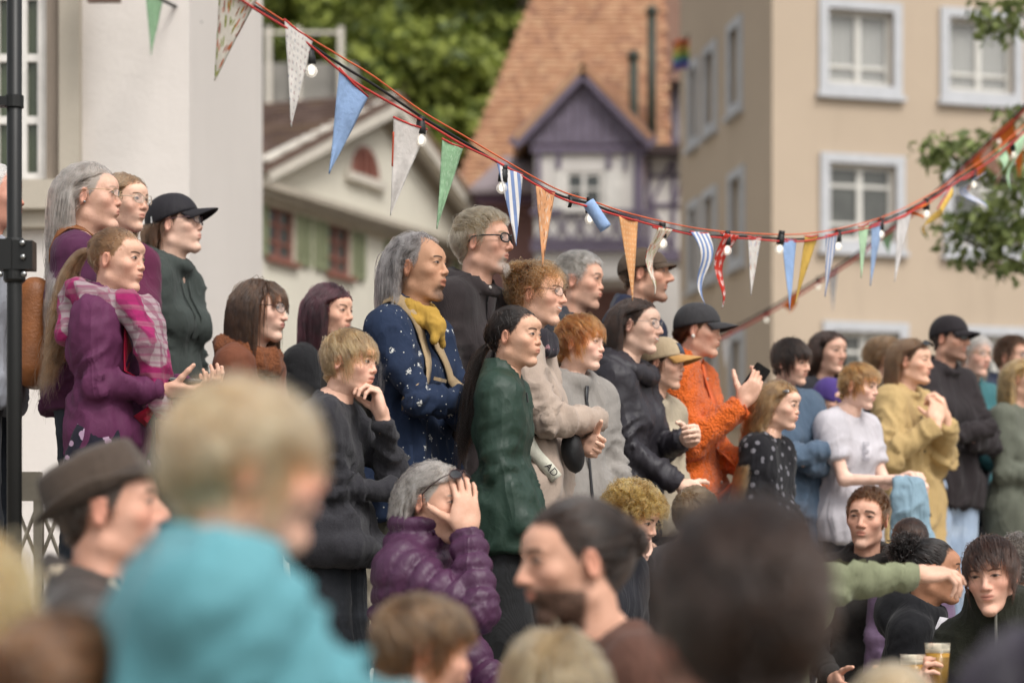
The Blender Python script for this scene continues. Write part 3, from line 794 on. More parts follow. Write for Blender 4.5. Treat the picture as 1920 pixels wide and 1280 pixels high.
        if top.get('hem', .88) < .9 and not sit: F.cone((-.08*sb,0,tz(.95)), (-.08*sb,0,hem-.05), .099*sb*b+t+fl*.5, .104*sb*b+t+fl, .06); F.cone((.08*sb,0,tz(.95)), (.08*sb,0,hem-.05), .099*sb*b+t+fl*.5, .104*sb*b+t+fl, .08)
        if not top.get('nohem'): F.cut_below(hem)
        if top.get('puff_hem'): F.torus((0,0,hem+.035), .115*sb*b+t+fl*.6+.03, .035, .03, sx=1.25, sy=1.0)
        sl = top.get('sleeve', 1.0); ts = top.get('ts', t)
        for a, e, w in jt.values():
            F.cone(a, a+(e-a)*.30, .046*sb+ts, .043*sb+ts, .06)
            F.cone(a, e if sl >= 0 else a+(e-a)*(1+sl), .046*sb+ts, .036*sb+ts, .012, cap=None if sl >= 0 else 1.0)
            if sl > 0:
                we = e+(w-e)*sl; F.cone(e, we, .036*sb+ts, .028*sb+ts*.8+top.get('cuffw',0), .012, cap=1.0)
                if top.get('cuff'): F.cone(we-unit(w-e)*.045, we, .027*sb+ts*.7, .027*sb+ts*.7, .012, cap=1.0)
        col = top.get('collar', 'crew'); nc = np.array((0, neck_y-.012+lean, tz(1.497))); kt = top.get('ct', .014)
        if col == 'crew': F.torus(nc+(0,.004,-.006), .064*sb, .016, .025, rx=-.35)
        if col == 'stand': F.cone(nc-(0,0,.03), nc+(0,.012,.05), .074*sb+kt*.4, .070*sb+kt*.4, .03, cap=1.0)
        if col == 'fold':
            F.cone(nc-(0,0,.03), nc+(0,.008,.035), .073*sb+.006, .069*sb+.004, .02, cap=1.0); F.torus(nc+(0,.01,.005), .078*sb, .016, .012, rx=-.45, sy=1.05)
        if col == 'hood':
            F.torus(nc+(0,.002,.012), .080*sb, .030, .025, rx=-.42); F.ell(nc+(0,-.088*sb,-.02), (.10*sb,.055,.075), .04)
        if col == 'funnel': F.cone(nc-(0,0,.03), nc+(0,.02,.085), .085*sb+kt, .080*sb+kt, .04, cap=1.0)
        if col == 'fur': F.torus(nc+(0,.0,.0), .085*sb, .042, .03, rx=-.35)
        if col == 'lapel': F.torus(nc+(0,.01,-.01), .085*sb, .022, .02, rx=-.5)
        F.cone(nc-(0,0,.005), X((0,-.05,.12))[0], .058*sb, .062*sb, .006, op='sub')
        if top.get('extra'): top['extra'](F, o, tz, sb)
        Pv, Qv = F.nets(1); N = vnormals(lap(Pv, Qv, .7), Qv)
        Pv = Pv+N*folds(Pv, N, arms, top.get('fold', .007), top.get('style', ''), seed)[:,None]
        o.top = mesh_obj(top.get('name', 'jacket'), Pv, Qv, top['mat'], root)
    if bottom:
        F = Field((LJ[:,0].min()-.18, LJ[:,1].min()-.22, LJ[:,2].min()-.08), (LJ[:,0].max()+.18, LJ[:,1].max()+.2, tz(1.08)), bottom.get('vox', max(vox, .016))); t = bottom.get('t', .014)
        F.cone((-.082*sb,0,tz(.97)), (.082*sb,0,tz(.97)), .092*sb*bw+t, .092*sb*bw+t, .06)
        for hp_, kn, an in legs:
            F.cone(hp_, kn, .074*sb*bw+t, .052*sb+t+bottom.get('wide',0)*.5, .04); F.cone(kn, an, .056*sb+t+bottom.get('wide',0)*.5, .045*sb+t+bottom.get('wide',0), .03, cap=1.0)
        F.cut_above(tz(1.05))
        Pv, Qv = F.nets(2); N = vnormals(Pv, Qv)
        la = [(hp_, kn, kn, 0) for hp_, kn, an in legs]+[(kn, an, kn, 0) for hp_, kn, an in legs]
        Pv = Pv+N*folds(Pv, N, la, .005, '', seed+50)[:,None]
        o.bottom = mesh_obj(bottom.get('name', 'trousers'), Pv, Qv, bottom['mat'], root)
        if not sit or True:
            for hp_, kn, an in legs:
                S = Field(an-np.array((.09,.14,.12)), an+np.array((.09,.28,.1)), .012); S.cone(an+np.array((0,-.02,-.04*sb)), an+np.array((0,.15*sb,-.05*sb)), .042*sb, .036*sb, .03); S.cone(an, an-np.array((0,0,.03)), .042*sb, .045*sb, .02)
                sp_, sq_ = S.nets(1); mesh_obj('shoe', sp_, sq_, bottom.get('shoe') or mat_plain('dark_shoe', '#2b2826', .6), root)
    return o

# ------------------------------------------------------------------ what people wear and hold
def part_from(o, name, v, f, mat, headspace=True, smooth=True):
    v = np.asarray(v, float)
    return mesh_obj(name, o.X(v) if headspace else v, f, mat, o.root, smooth)

def shell_grid(P, nu, nv, th, close_u=False):
    """thick sheet from a grid of points [nu,nv,3]"""
    P = np.asarray(P, float); v = P.reshape(-1,3); f = grid_faces(nu, nv, close_u); q = f.copy()
    N = vnormals(v.astype(F32), q); a = v; b = v-N*th; n = len(v)
    fs = [f, f[:,::-1]+n]; rim = []
    def edge(ids):
        for i in range(len(ids)-1): rim.append((ids[i], ids[i+1], ids[i+1]+n, ids[i]+n))
    ring = list(range(nu))+([0] if close_u else [])
    edge([i*nv for i in ring][::-1]); edge([i*nv+nv-1 for i in ring])
    if not close_u: edge([j for j in range(nv)]); edge([(nu-1)*nv+j for j in range(nv)][::-1])
    return np.concatenate([a,b]), np.concatenate(fs+[np.array(rim, np.int32)])

def ball_cap(o, mat, bill_mat=None, back=0.0, bill=.36, h=.44, tilt=0.0, rim=.66, name='cap', droop=.10, backwards=False, low=.50, patch=None, half=58):
    """crown of panels and a curved bill"""
    c = np.array((0,-.045,.60)); nu, nv = 48, 14; sgn = -1 if backwards else 1
    def rot(p):
        ca, sa = math.cos(tilt), math.sin(tilt); q = p-c; y = q[...,1]*ca-q[...,2]*sa; z = q[...,1]*sa+q[...,2]*ca
        return np.stack([q[...,0], y, z], -1)+c
    G = np.zeros((nu,nv,3))
    for i in range(nu):
        u = 2*math.pi*i/nu; fr = math.cos(u)*sgn
        zr = low+(rim-low)*(.5+.5*fr); z0 = (zr-.60)
        for j in range(nv):
            t = j/(nv-1); th0 = math.asin(max(-.5, min(.9, z0/h))); th = th0+(math.pi/2-th0)*t
            seam = 1-.012*math.exp(-((math.sin(3*u)/.16)**2))*(1-t)
            k = 1+.05*math.cos(th)**.5 if t < .6 else 1.0
            ct = max(math.cos(th), 0)**.82
            G[i,j] = (.365*ct*math.sin(u)*seam, -.045+(.455*ct*math.cos(u)+ (.02*fr*ct if fr > 0 else 0))*seam, .60+h*math.sin(th))
    v, f = shell_grid(rot(G), nu, nv, .012, True); cap = part_from(o, name, v, f, mat)
    mu, mv = 25, 9; B = np.zeros((mu,mv,3))
    for i in range(mu):
        u = math.radians(-half+2*half*i/(mu-1)); fr = math.cos(u); zr = low+(rim-low)*(.5+.5*fr)
        th0 = math.asin(max(-.5, min(.9, (zr-.60)/h))); ct = math.cos(th0)**.82
        for j in range(mv):
            t = j/(mv-1); ext = bill*t*(math.cos(u*90/ (half+4) ) if half else 1)**.55
            B[i,j] = (.368*ct*math.sin(u)*(1-.12*t), sgn*(.46*ct*math.cos(u)+.02+ext)-.045, zr+.012-.03*t*t-droop*(math.sin(u)**2)*(.3+.9*t)-.10*t*bill)
    v, f = shell_grid(rot(B), mu, mv, .016); bo = mesh_obj('bill', o.X(v), f if sgn == 1 else f[:,::-1], bill_mat or mat, cap)
    bt = MB(); bt.lathe([(.0,.012),(.02,.008),(.026,0),(.026,-.01)], (0,0,0), 12); tp = rot(np.array([[0,-.045,.60+h]]))[0]
    mesh_obj('cap_button', o.X(np.array(bt.v)+tp), bt.f, mat, cap)
    if patch:
        W = []
        for i in range(7):
            u = math.radians(-20+40*i/6)
            for j in range(5):
                th = math.asin(.20)+(.55)*j/4; ct = math.cos(th)**.82; W.append((.372*ct*math.sin(u), -.045+.49*ct*math.cos(u), .60+h*math.sin(th)))
        v, f = shell_grid(rot(np.array(W).reshape(7,5,3)), 7, 5, .01); mesh_obj('patch', o.X(v), f, patch, cap)
    return cap

def glasses(o, mat, rx=.083, rz=.066, thick=.009, square=2.0, z=.535, y=.475, lens=None, temple=.008, name='glasses', up=0.0, wrap=.05):
    def T(v):
        v = np.array(v, float)
        if up: # pushed up onto the hair
            c = np.array((0,.0,.60)); q = v-c; a = up; v = np.stack([q[:,0], q[:,1]*math.cos(a)-q[:,2]*math.sin(a), q[:,1]*math.sin(a)+q[:,2]*math.cos(a)], 1)+c+np.array((0,.03,.06))
        return o.X(v)
    fr = None
    m = MB()
    for s in (-1,1):
        pts = []
        for i in range(26):
            t = 2*math.pi*i/26; cx = math.copysign(abs(math.cos(t))**(2/square), math.cos(t)); cz = math.copysign(abs(math.sin(t))**(2/square), math.sin(t))
            x = s*.135+rx*cx; pts.append((x, y-wrap*(abs(x)/.2)**2*1.2, z+rz*cz))
        m.tube(pts, thick, 6, True)
        m.tube([(s*(.135+rx), y-wrap*1.45, z+rz*.35), (s*.30, y-.16, z+.03), (s*.345, .15, z+.035), (s*.345, -.03, z+.03), (s*.335,-.10,z-.05)], temple, 6)
    m.tube([(-.135+rx,y-.005,z+.02),(0,y+.012,z+.035),(.135-rx,y-.005,z+.02)], thick, 6)
    fr = mesh_obj(name, T(m.v), m.f, mat, o.root, True)
    for s in (-1,1):
        v = [(s*.135, y-wrap*.55, z)]; n = 22
        for i in range(n):
            t = 2*math.pi*i/n; cx = math.copysign(abs(math.cos(t))**(2/square), math.cos(t)); cz = math.copysign(abs(math.sin(t))**(2/square), math.sin(t))
            x = s*.135+rx*.97*cx; v.append((x, y-wrap*(abs(x)/.2)**2*1.2, z+rz*.97*cz))
        f = [(0, 1+i, 1+(i+1) % n) if s == 1 else (0, 1+(i+1) % n, 1+i) for i in range(n)]
        mesh_obj('lens', T(v), f, lens or LENS, fr, True)
    return fr

def strip(o, name, pts, w, mat, th=.004, up=(0,0,1), parent=None):
    """flat strap through body-local points"""
    pts = [np.array(p, float) for p in pts]; m = len(pts); G = np.zeros((m,3,3))
    for i, p in enumerate(pts):
        d = unit(pts[min(i+1,m-1)]-pts[max(i-1,0)]); u = np.array(up[i] if isinstance(up, list) else up, float); s = unit(np.cross(d, u))
        for j in range(3): G[i,j] = p+s*w*(j-1)/2
    v, f = shell_grid(G, m, 3, th); return mesh_obj(name, v, f, mat, parent or o.root, True)

def spline(pts, n=24):
    pts = np.array(pts, float); m = len(pts); out = []
    for k in range(n):
        t = k/(n-1)*(m-1); i = min(int(t), m-2); u = t-i
        p0, p1, p2, p3 = pts[max(i-1,0)], pts[i], pts[i+1], pts[min(i+2,m-1)]
        out.append(.5*((2*p1)+(-p0+p2)*u+(2*p0-5*p1+4*p2-p3)*u*u+(-p0+3*p1-3*p2+p3)*u**3))
    return np.array(out)

def phone(o, hand, mat, label, world_offset=(0,0,0), tilt=0.0, cat='phone', size=(.072,.15,.009)):
    """a phone held in a hand: its own thing, placed in the palm"""
    c = hand['w']+hand['f']*.10*hand['hk']+hand['pn']*.024
    M = np.stack([hand['th'], hand['f'], hand['pn']], 1)
    bm = bmesh.new(); bmesh.ops.create_cube(bm, size=1); bmesh.ops.scale(bm, vec=size, verts=bm.verts)
    bmesh.ops.bevel(bm, geom=[e for e in bm.edges], offset=.0035, segments=2, affect='EDGES')
    me = bpy.data.meshes.new('case'); bm.to_mesh(me); bm.free(); me.materials.append(mat)
    rt = empty('phone'); rt.matrix_world = o.root.matrix_basis @ Matrix.Translation(Vector(c+np.array(world_offset))) @ Matrix(M.tolist()).to_4x4() @ Matrix.Rotation(tilt, 4, 'X')
    tag(rt, label, cat); link(bpy.data.objects.new('case', me), rt)
    s = MB(); s.box(-size[0]*.46, size[0]*.46, -size[1]*.475, size[1]*.475, size[2]/2+.0002, size[2]/2+.001); s.build('screen', mat_plain('phone_glass', '#0b0c0e', .12, .5, 0, .02), rt)
    l = MB(); l.box(-size[0]*.42, -size[0]*.02, size[1]*.25, size[1]*.45, -size[2]/2-.002, -size[2]/2-.0002); cb = l.build('camera_bump', mat_plain('phone_cam', '#17181a', .3), rt)
    return rt

def thing_on(o, name, label, cat):
    e = empty(name, tuple(o.root.location), o.root.rotation_euler.z); tag(e, label, cat); return e

def scarf(o, mat, R=.078, r=.03, rx=-.35, dz=0.0, dy=0.0, tails=(), name='scarf', vox=.010, fold=.010, parent=None, z=1.5):
    c = np.array((0, dy-.005, (z-1.52)*o.sb+o.h-o.H+dz)); F = Field(c-np.array((.26,.26,.55)), c+np.array((.26,.30,.22)), vox)
    F.torus(c, R, r, .03, rx=rx, sy=1.05); F.torus(c+(0,.01,-.03), R*1.12, r*.9, .03, rx=rx-.12, ry=.12)
    for a, b, ra, rb in tails: F.cone(np.array(a)+c, np.array(b)+c, ra, rb, .02)
    F.cone(c-(0,0,.08), c+(0,.02,.2), R*.70, R*.72, .01, op='sub')
    P, Q = F.nets(1); N = vnormals(P, Q); n1 = vnoise(P*np.array((16,16,11))+vnoise(P*7,3)[:,None], o.seed); n2 = vnoise(P*np.array((34,34,26)), o.seed+1)
    P = P+N*(fold*(ridge(n1)+.45*ridge(n2)))[:,None]
    return mesh_obj(name, P, Q, mat, parent or o.root)

def fedora(o, mat, band, tilt=.0, name='hat'):
    nu, nv = 40, 16; c = np.array((0,-.045,.62)); G = np.zeros((nu,nv,3))
    for i in range(nu):
        u = 2*math.pi*i/nu
        for j in range(nv):
            t = j/(nv-1); zz = .40*min(1, t*1.2)**.85; k = 1-.20*t**1.5 if t < .72 else (1-.20*t**1.5)*max(0,(1-t)/.28)**.5
            pinch = 1-.16*math.exp(-((u-math.pi/2)%(2*math.pi)-0)**2)*0
            x = .37*k*math.sin(u); y = .475*k*math.cos(u); dent = -.10*math.exp(-(x/.10)**2)*sstep(.75,1,t)-.02*(y < 0)*t
            G[i,j] = (x*(1-.18*t*max(0,math.cos(u))), y, zz+dent)
    def rot(p): p = p.copy(); ca, sa = math.cos(tilt), math.sin(tilt); y = p[...,1]*ca-p[...,2]*sa; z = p[...,1]*sa+p[...,2]*ca; p[...,1] = y; p[...,2] = z; return p+c
    v, f = shell_grid(rot(G), nu, nv, .012, True); hat = part_from(o, name, v, f, mat)
    B = np.zeros((nu,7,3))
    for i in range(nu):
        u = 2*math.pi*i/nu
        for j in range(7):
            t = j/6; r = 1+.34*t; B[i,j] = (.368*r*math.sin(u)*(1-.06*t), .472*math.cos(u)*(1+.26*t), .012+.13*t*t*abs(math.sin(u))**2-.07*t*max(0,math.cos(u)))
    v, f = shell_grid(rot(B)[:,::-1], nu, 7, .014, True); mesh_obj('brim', o.X(v), f, mat, hat)
    R_ = np.zeros((nu,2,3))
    for i in range(nu):
        u = 2*math.pi*i/nu
        for j in range(2): R_[i,j] = (.378*math.sin(u)*(1-.02*j), .484*math.cos(u)*(1-.02*j), .015+.10*j)
    v, f = shell_grid(rot(R_), nu, 2, .008, True); mesh_obj('hat_band', o.X(v), f, band, hat); return hat

def buttons(o, pts, r, mat, normal=(0,1,0), name='button'):
    for p in pts:
        m = MB(); m.lathe([(r,-.002),(r,.001),(r*.6,.0025)], (0,0,0), 10); b = m.build(name, mat, o.root, True); b.location = tuple(p); b.rotation_euler = Vector(normal).to_track_quat('Z','Y').to_euler()

def surf(ob, origin, direction):
    """point on a child mesh hit from outside along a ray (body-local)"""
    me = ob.data; 
    if not hasattr(ob, '_bvh') : pass
    from mathutils.bvhtree import BVHTree
    key = me.name
    if key not in BV: 
        n = len(me.vertices); co = np.empty(n*3, F32); me.vertices.foreach_get('co', co)
        BV[key] = BVHTree.FromPolygons([tuple(c) for c in co.reshape(-1,3).tolist()], [tuple(p.vertices) for p in me.polygons])
    h = BV[key].ray_cast(Vector(origin), Vector(direction)); return h
BV = {}
def on_chest(o, x, z, out=.004):
    """point on the front of the top garment; z in body proportions"""
    zz = (z-1.52)*o.sb+o.h-o.H; h = surf(o.top, (x, 1.0, zz), (0,-1,0))
    return (np.array(h[0])+np.array(h[1])*out, np.array(h[1])) if h[0] is not None else (np.array((x,.15,zz)), np.array((0,1,0)))
def on_side(o, y, z, out=.004):
    zz = TZ(o, z); h = surf(o.top, (1.0, y, zz), (-1,0,0))
    return (np.array(h[0])+np.array(h[1])*out, np.array(h[1])) if h[0] is not None else (np.array((.2,y,zz)), np.array((1,0,0)))
def placket(o, mat, zs, x=0.0, w=.012, name='zip', out=.003):
    pts = []; ups = []
    for z in zs:
        p, n = on_chest(o, x, z, out); pts.append(p); ups.append(n)
    return strip(o, name, pts, w, mat, .004, ups)
def drape_strap(o, ob, pts, w, mat, name='strap', out=.006, parent=None, n=22):
    """strap lying on a garment: guide points are pulled to its surface from outside"""
    q = spline(pts, n); P = []; U = []
    cz = lambda p: np.array((0, 0, min(p[2], (1.40-1.52)*o.sb+o.h-o.H)))
    for p in q:
        c = cz(p); d = unit(c-p); h = surf(ob, tuple(p-d*.4), tuple(d))
        if h[0] is None: P.append(p); U.append(-d)
        else: P.append(np.array(h[0])+np.array(h[1])*out); U.append(np.array(h[1]))
    P = np.array(P); P[1:-1] = (P[:-2]+2*P[1:-1]+P[2:])/4
    return strip(o, name, P, w, mat, .005, U, parent)

def text_mesh(name, body, size, mat, parent, fill=True, depth=.0006):
    fc = bpy.data.curves.new(name, 'FONT'); fc.body = body; fc.size = size; fc.align_x = 'CENTER'; fc.align_y = 'CENTER'
    if fill: fc.extrude = depth
    else: fc.fill_mode = 'NONE'; fc.bevel_depth = depth
    tmp = bpy.data.objects.new(name, fc); COL.objects.link(tmp); bpy.context.view_layer.update()
    me = bpy.data.meshes.new_from_object(tmp.evaluated_get(bpy.context.evaluated_depsgraph_get())); bpy.data.objects.remove(tmp); bpy.data.curves.remove(fc)
    me.materials.clear(); me.materials.append(mat); return link(bpy.data.objects.new(name, me), parent)
# ------------------------------------------------------------------ the place
def W(px, py, d): return Vector(((px-960)/FPX*d, d, CAMZ+(HORIZON-py)/FPX*d))

def mat_plaster(name, color, stain=.10, scale=1.2):
    c = srgb(color); t = NT(name); v = t.obj()
    a = t.noise(scale, 5, .6, v); b = t.noise(9, 4, .65, v); s = t.noise(1.0, 5, .65, t.obj((2.2,2.2,.25)))
    col = t.mix(t.ramp(a, .3, .7), tuple(x*(1-stain) for x in c), tuple(min(1,x*(1+stain*.6)) for x in c))
    col = t.mix(t.math('MULTIPLY', t.ramp(s, .52, .75), .35), col, tuple(x*.8 for x in c))
    nm = t.bump(t.math('ADD', t.noise(70, 4, .7, v), t.math('MULTIPLY', b, 1.5)), .3, .01)
    t.bsdf(col, .92, nm, .15); return t.m
def mat_wood(name, color, sc=(14,14,1.2), dark=.35, rough=.7):
    c = srgb(color); t = NT(name); n = t.noise(4, 5, .65, t.obj(sc))
    t.bsdf(t.mix(t.ramp(n, .3, .75), tuple(x*(1-dark) for x in c), tuple(min(1,x*1.15) for x in c)), rough, t.bump(n, .3, .01), .3); return t.m
def mat_glass(name, color, rough=.08):
    c = srgb(color); t = NT(name); t.bsdf(t.mix(t.ramp(t.noise(3, 3, .5, t.obj()), .3, .7), tuple(x*.7 for x in c), tuple(x*1.2 for x in c)), rough, None, .6); return t.m
def mat_tiles(name, cols, rough=.85):
    """roof tile colours: each tile differs (random per object / island), with weathering"""
    t = NT(name); v = t.obj(); oi = t.n('ShaderNodeObjectInfo'); ge = t.n('ShaderNodeNewGeometry')
    r = t.math('FRACT', t.math('ADD', oi.outputs['Random'], ge.outputs['Random Per Island']))
    cr = t.n('ShaderNodeValToRGB'); t.l(r, cr.inputs[0]); cr.color_ramp.interpolation = 'CONSTANT'
    for i, c in enumerate(cols):
        e = cr.color_ramp.elements[i] if i < 2 else cr.color_ramp.elements.new(i/len(cols))
        e.position = i/len(cols); e.color = (*srgb(c), 1)
    wv = t.n('ShaderNodeNewGeometry').outputs['Position']; n = t.noise(1.1, 4, .65, wv)
    col = t.mix(t.math('MULTIPLY', t.ramp(n, .5, .7), .35), cr.outputs[0], srgb('#5c4238'))
    t.bsdf(col, rough, t.bump(t.noise(40, 3, .6, v), .3, .01), .2); return t.m
def mat_leaf(name, a, b, trans=.3):
    t = NT(name); ge = t.n('ShaderNodeNewGeometry'); r = ge.outputs['Random Per Island']
    n = t.noise(.55, 3, .5, ge.outputs['Position'])
    col = t.mix(t.ramp(t.math('ADD', t.math('MULTIPLY', r, .6), t.math('MULTIPLY', n, .7)), .3, .95), srgb(a), srgb(b))
    p = t.n('ShaderNodeBsdfPrincipled'); t.l(col, p.inputs['Base Color']); p.inputs['Roughness'].default_value = .55; p.inputs['Specular IOR Level'].default_value = .3
    tr = t.n('ShaderNodeBsdfTranslucent'); t.l(t.mix(.5, col, (.16,.22,.03)), tr.inputs[0])
    mx = t.n('ShaderNodeMixShader'); mx.inputs[0].default_value = trans; t.l(p.outputs[0], mx.inputs[1]); t.l(tr.outputs[0], mx.inputs[2]); t.l(mx.outputs[0], t.out.inputs[0]); return t.m

class Plane:
    """a vertical facade: origin o, running along u (xy); n points out of the wall towards the viewer"""
    def __init__(s, o, u):
        s.o = np.array(o, float); s.u = unit((u[0],u[1])) ; s.n = np.array((s.u[1], -s.u[0]))
        if s.n.dot(-s.o) < 0: s.n = -s.n
    def hit(s, px, py):
        k = (px-960)/FPX; t = (k*s.o[1]-s.o[0])/(s.u[0]-k*s.u[1]); y = s.o[1]+s.u[1]*t
        return t, CAMZ+(HORIZON-py)/FPX*y
    def P(s, t, z, out=0.0): q = s.o+s.u*t+s.n*out; return (q[0], q[1], z)
    def slab(s, mb, t0, t1, z0, z1, o0, o1):
        p = [s.P(t0,z0,o0), s.P(t1,z0,o0), s.P(t1,z0,o1), s.P(t0,z0,o1), s.P(t0,z1,o0), s.P(t1,z1,o0), s.P(t1,z1,o1), s.P(t0,z1,o1)]
        a = np.array(p); vol = np.dot(np.cross(a[1]-a[0], a[3]-a[0]), a[4]-a[0])
        if vol < 0: p = [p[i] for i in (3,2,1,0,7,6,5,4)]
        mb.hexa(p)
    def bar(s, mb, t0, z0, t1, z1, w, o0, o1):   # an inclined beam in the facade
        d = unit((t1-t0, z1-z0)); nx, nz = -d[1]*w/2, d[0]*w/2; q = [(t0-nx,z0-nz),(t1-nx,z1-nz),(t1+nx,z1+nz),(t0+nx,z0+nz)]
        p = [s.P(a,b,o0) for a,b in q]+[s.P(a,b,o1) for a,b in q]
        a = np.array(p); vol = np.dot(np.cross(a[1]-a[0], a[3]-a[0]), a[4]-a[0])
        if vol < 0: p = p[4:]+p[:4]
        mb.hexa(p)
    def wall(s, t0, t1, z0, z1, holes, depth=.25):
        """front sheet with real openings and their reveals"""
        ts = sorted({t0,t1,*[h[0] for h in holes],*[h[1] for h in holes]}); zs = sorted({z0,z1,*[h[2] for h in holes],*[h[3] for h in holes]})
        ts = [t for t in ts if t0 <= t <= t1]; zs = [z for z in zs if z0 <= z <= z1]; m = MB()
        flip = np.cross(np.array((*s.u,0)), (0,0,1)).dot(np.array((*s.n,0))) < 0
        def quad(a,b,c,d): m.add([a,b,c,d], [(0,1,2,3) if not flip else (3,2,1,0)])
        for i in range(len(ts)-1):
            for j in range(len(zs)-1):
                ct, cz = (ts[i]+ts[i+1])/2, (zs[j]+zs[j+1])/2
                if any(h[0] < ct < h[1] and h[2] < cz < h[3] for h in holes): continue
                quad(s.P(ts[i],zs[j]), s.P(ts[i+1],zs[j]), s.P(ts[i+1],zs[j+1]), s.P(ts[i],zs[j+1]))
        for a,b,c,d in holes:
            for (p,q) in (((a,c),(a,d)),((b,d),(b,c)),((b,c),(a,c)),((a,d),(b,d))):
                quad(s.P(*p), s.P(*q), s.P(*q,-depth), s.P(*p,-depth))
        return m

def window(pl, rect, parent, fm, sm, gm, surround=.0, sur_m=None, cols=2, rows=(.5,), depth=.12, sill=True, curtain=None, cur_h=1.0, bar=.05):
    """window = surround frame, sash bars, one pane per opening, sill; curtain behind"""
    a, b, c, d = rect
    w = empty('window'); w.parent = parent
    if surround:
        m = MB(); s = surround
        pl.slab(m, a-s, a, c-s, d+s, -.02, .05); pl.slab(m, b, b+s, c-s, d+s, -.02, .05); pl.slab(m, a, b, d, d+s, -.02, .052); pl.slab(m, a, b, c-s, c, -.02, .052)
        m.build('surround', sur_m or fm, w)
    m = MB(); f = bar
    pl.slab(m, a, a+f, c, d, -depth, -depth+.06); pl.slab(m, b-f, b, c, d, -depth, -depth+.06); pl.slab(m, a+f, b-f, d-f, d, -depth, -depth+.058); pl.slab(m, a+f, b-f, c, c+f, -depth, -depth+.058)
    xs = [a+f]+[a+(b-a)*k/cols for k in range(1,cols)]+[b-f]; zs = [c+f]+[c+(d-c)*r for r in rows]+[d-f]
    for x in xs[1:-1]: pl.slab(m, x-f*.6, x+f*.6, c+f, d-f, -depth, -depth+.056)
    for z in zs[1:-1]:
        for i in range(len(xs)-1): pl.slab(m, xs[i]+(f*.6 if i else 0), xs[i+1]-(f*.6 if i < len(xs)-2 else 0), z-f*.35, z+f*.35, -depth, -depth+.05)
    m.build('sash', sm, w)
    for i in range(len(xs)-1):
        for j in range(len(zs)-1):
            m = MB(); pl.slab(m, xs[i], xs[i+1], zs[j], zs[j+1], -depth+.012, -depth+.018); m.build('pane', gm, w)
    if curtain is not None:
        m = MB(); n = 24; zt = c+f+(d-c-2*f)*cur_h; v = []; fs = []
        for i in range(n+1):
            x = a+f+(b-a-2*f)*i/n; o = -depth-.05-.015*math.sin(i*2.3); v += [pl.P(x,c+f,o), pl.P(x,zt,o)]
        for i in range(n): fs.append((2*i,2*i+2,2*i+3,2*i+1))
        m.add(v, fs); m.build('curtain', curtain, w)
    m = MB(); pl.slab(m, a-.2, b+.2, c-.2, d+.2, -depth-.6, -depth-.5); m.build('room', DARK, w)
    if sill:
        m = MB(); pl.slab(m, a-surround-.04, b+surround+.04, c-surround-.07, c-surround, -.02, .10); m.build('sill', sur_m or fm, w)
    return w

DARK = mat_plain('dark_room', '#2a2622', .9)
LENS_T = NT('spectacle_lens'); _b = LENS_T.bsdf((.9,.93,.95), .03, None, .6); _b.inputs['Alpha'].default_value = .13; LENS = LENS_T.m

# ground and stage ---------------------------------------------------
t = NT('paving'); v = t.obj(); br = t.n('ShaderNodeTexBrick'); t.l(v, br.inputs[0]); br.inputs['Scale'].default_value = 5
for i, c in ((1,'#8d867c'),(2,'#7c766d'),(3,'#55504a')): br.inputs[i].default_value = (*srgb(c),1)
t.bsdf(t.mix(t.ramp(t.noise(1.2,5,.6,v),.3,.7), br.outputs[0], t.mix(.5, br.outputs[0], srgb('#6c6459'))), .85, t.bump(br.outputs[1], .5, -.01), .25); PAVING = t.m
struct(mesh_obj('ground', [(-150,-30,0),(150,-30,0),(150,220,0),(-150,220,0)], [(0,1,2,3)], PAVING, None, False))
STONE = mat_plaster('stage_stone', '#9b948a', .15, 3)
m = MB()
def prism(mb, poly, z0, z1):
    n = len(poly); mb.add([(x,y,z0) for x,y in poly]+[(x,y,z1) for x,y in poly], [tuple(range(n))[::-1], tuple(range(n,2*n))]+[(i,(i+1)%n,n+(i+1)%n,n+i) for i in range(n)])
prism(m, [(-4.5,7.02),(-.2,7.02),(1.0,8.15),(5.0,8.9),(6.5,15.5),(-4.5,15.5)], 0, 1.05)
struct(m.build('stone_platform', STONE))
m = MB(); prism(m, [(-4.5,7.35),(-1.02,7.35),(-1.02,10.5),(-4.5,10.5)], 1.054, 1.35); struct(m.build('upper_step', STONE))
m = MB(); prism(m, [(.05,6.2),(1.2,6.2),(5.0,6.9),(5.0,8.896),(1.0,8.146),(.05,7.25)], 0, .16); struct(m.build('lower_step', STONE))

# pale building at the left ---------------------------------------------
WHITEP = mat_plaster('pale_render', '#d2cbc5', .03, .6); WARM = mat_plaster('stone_trim', '#b3aa9c', .08, 2)
WHITEW = mat_plain('white_paint', '#d9d5cf', .5); GREENP = mat_glass('green_pane', '#3c4430', .1)
bl = empty('pale_building', (0,0,0)); tag(bl, 'tall pale rendered building at the left with a white mullioned window', 'building')
A = Plane((-6.0,13.0), (1,0)); cx = 1.735+0.0
ex = -1.735-(-6.0)
t88, _ = A.hit(88, 0); t0w, _ = A.hit(-70, 0); zb = A.hit(0, 342)[1]; zt = A.hit(0,-90)[1]
A.wall(0, ex, 0, 7.5, [(t0w, t88, zb, zt)], .3).build('front_wall', WHITEP, bl)
S_ = Plane((-1.735,13.0), (0,1)); S_.wall(0, 3.82, 0, 7.5, []).build('side_wall', WHITEP, bl)
B_ = Plane((-1.735,16.82), (-1,0)); B_.n = np.array((0,1.)); B_.wall(0, ex, 0, 7.5, []).build('back_wall', WHITEP, bl)
m = MB(); m.box(-6.2,-1.6,12.8,17.0,7.5,7.7); m.build('eaves', WARM, bl)
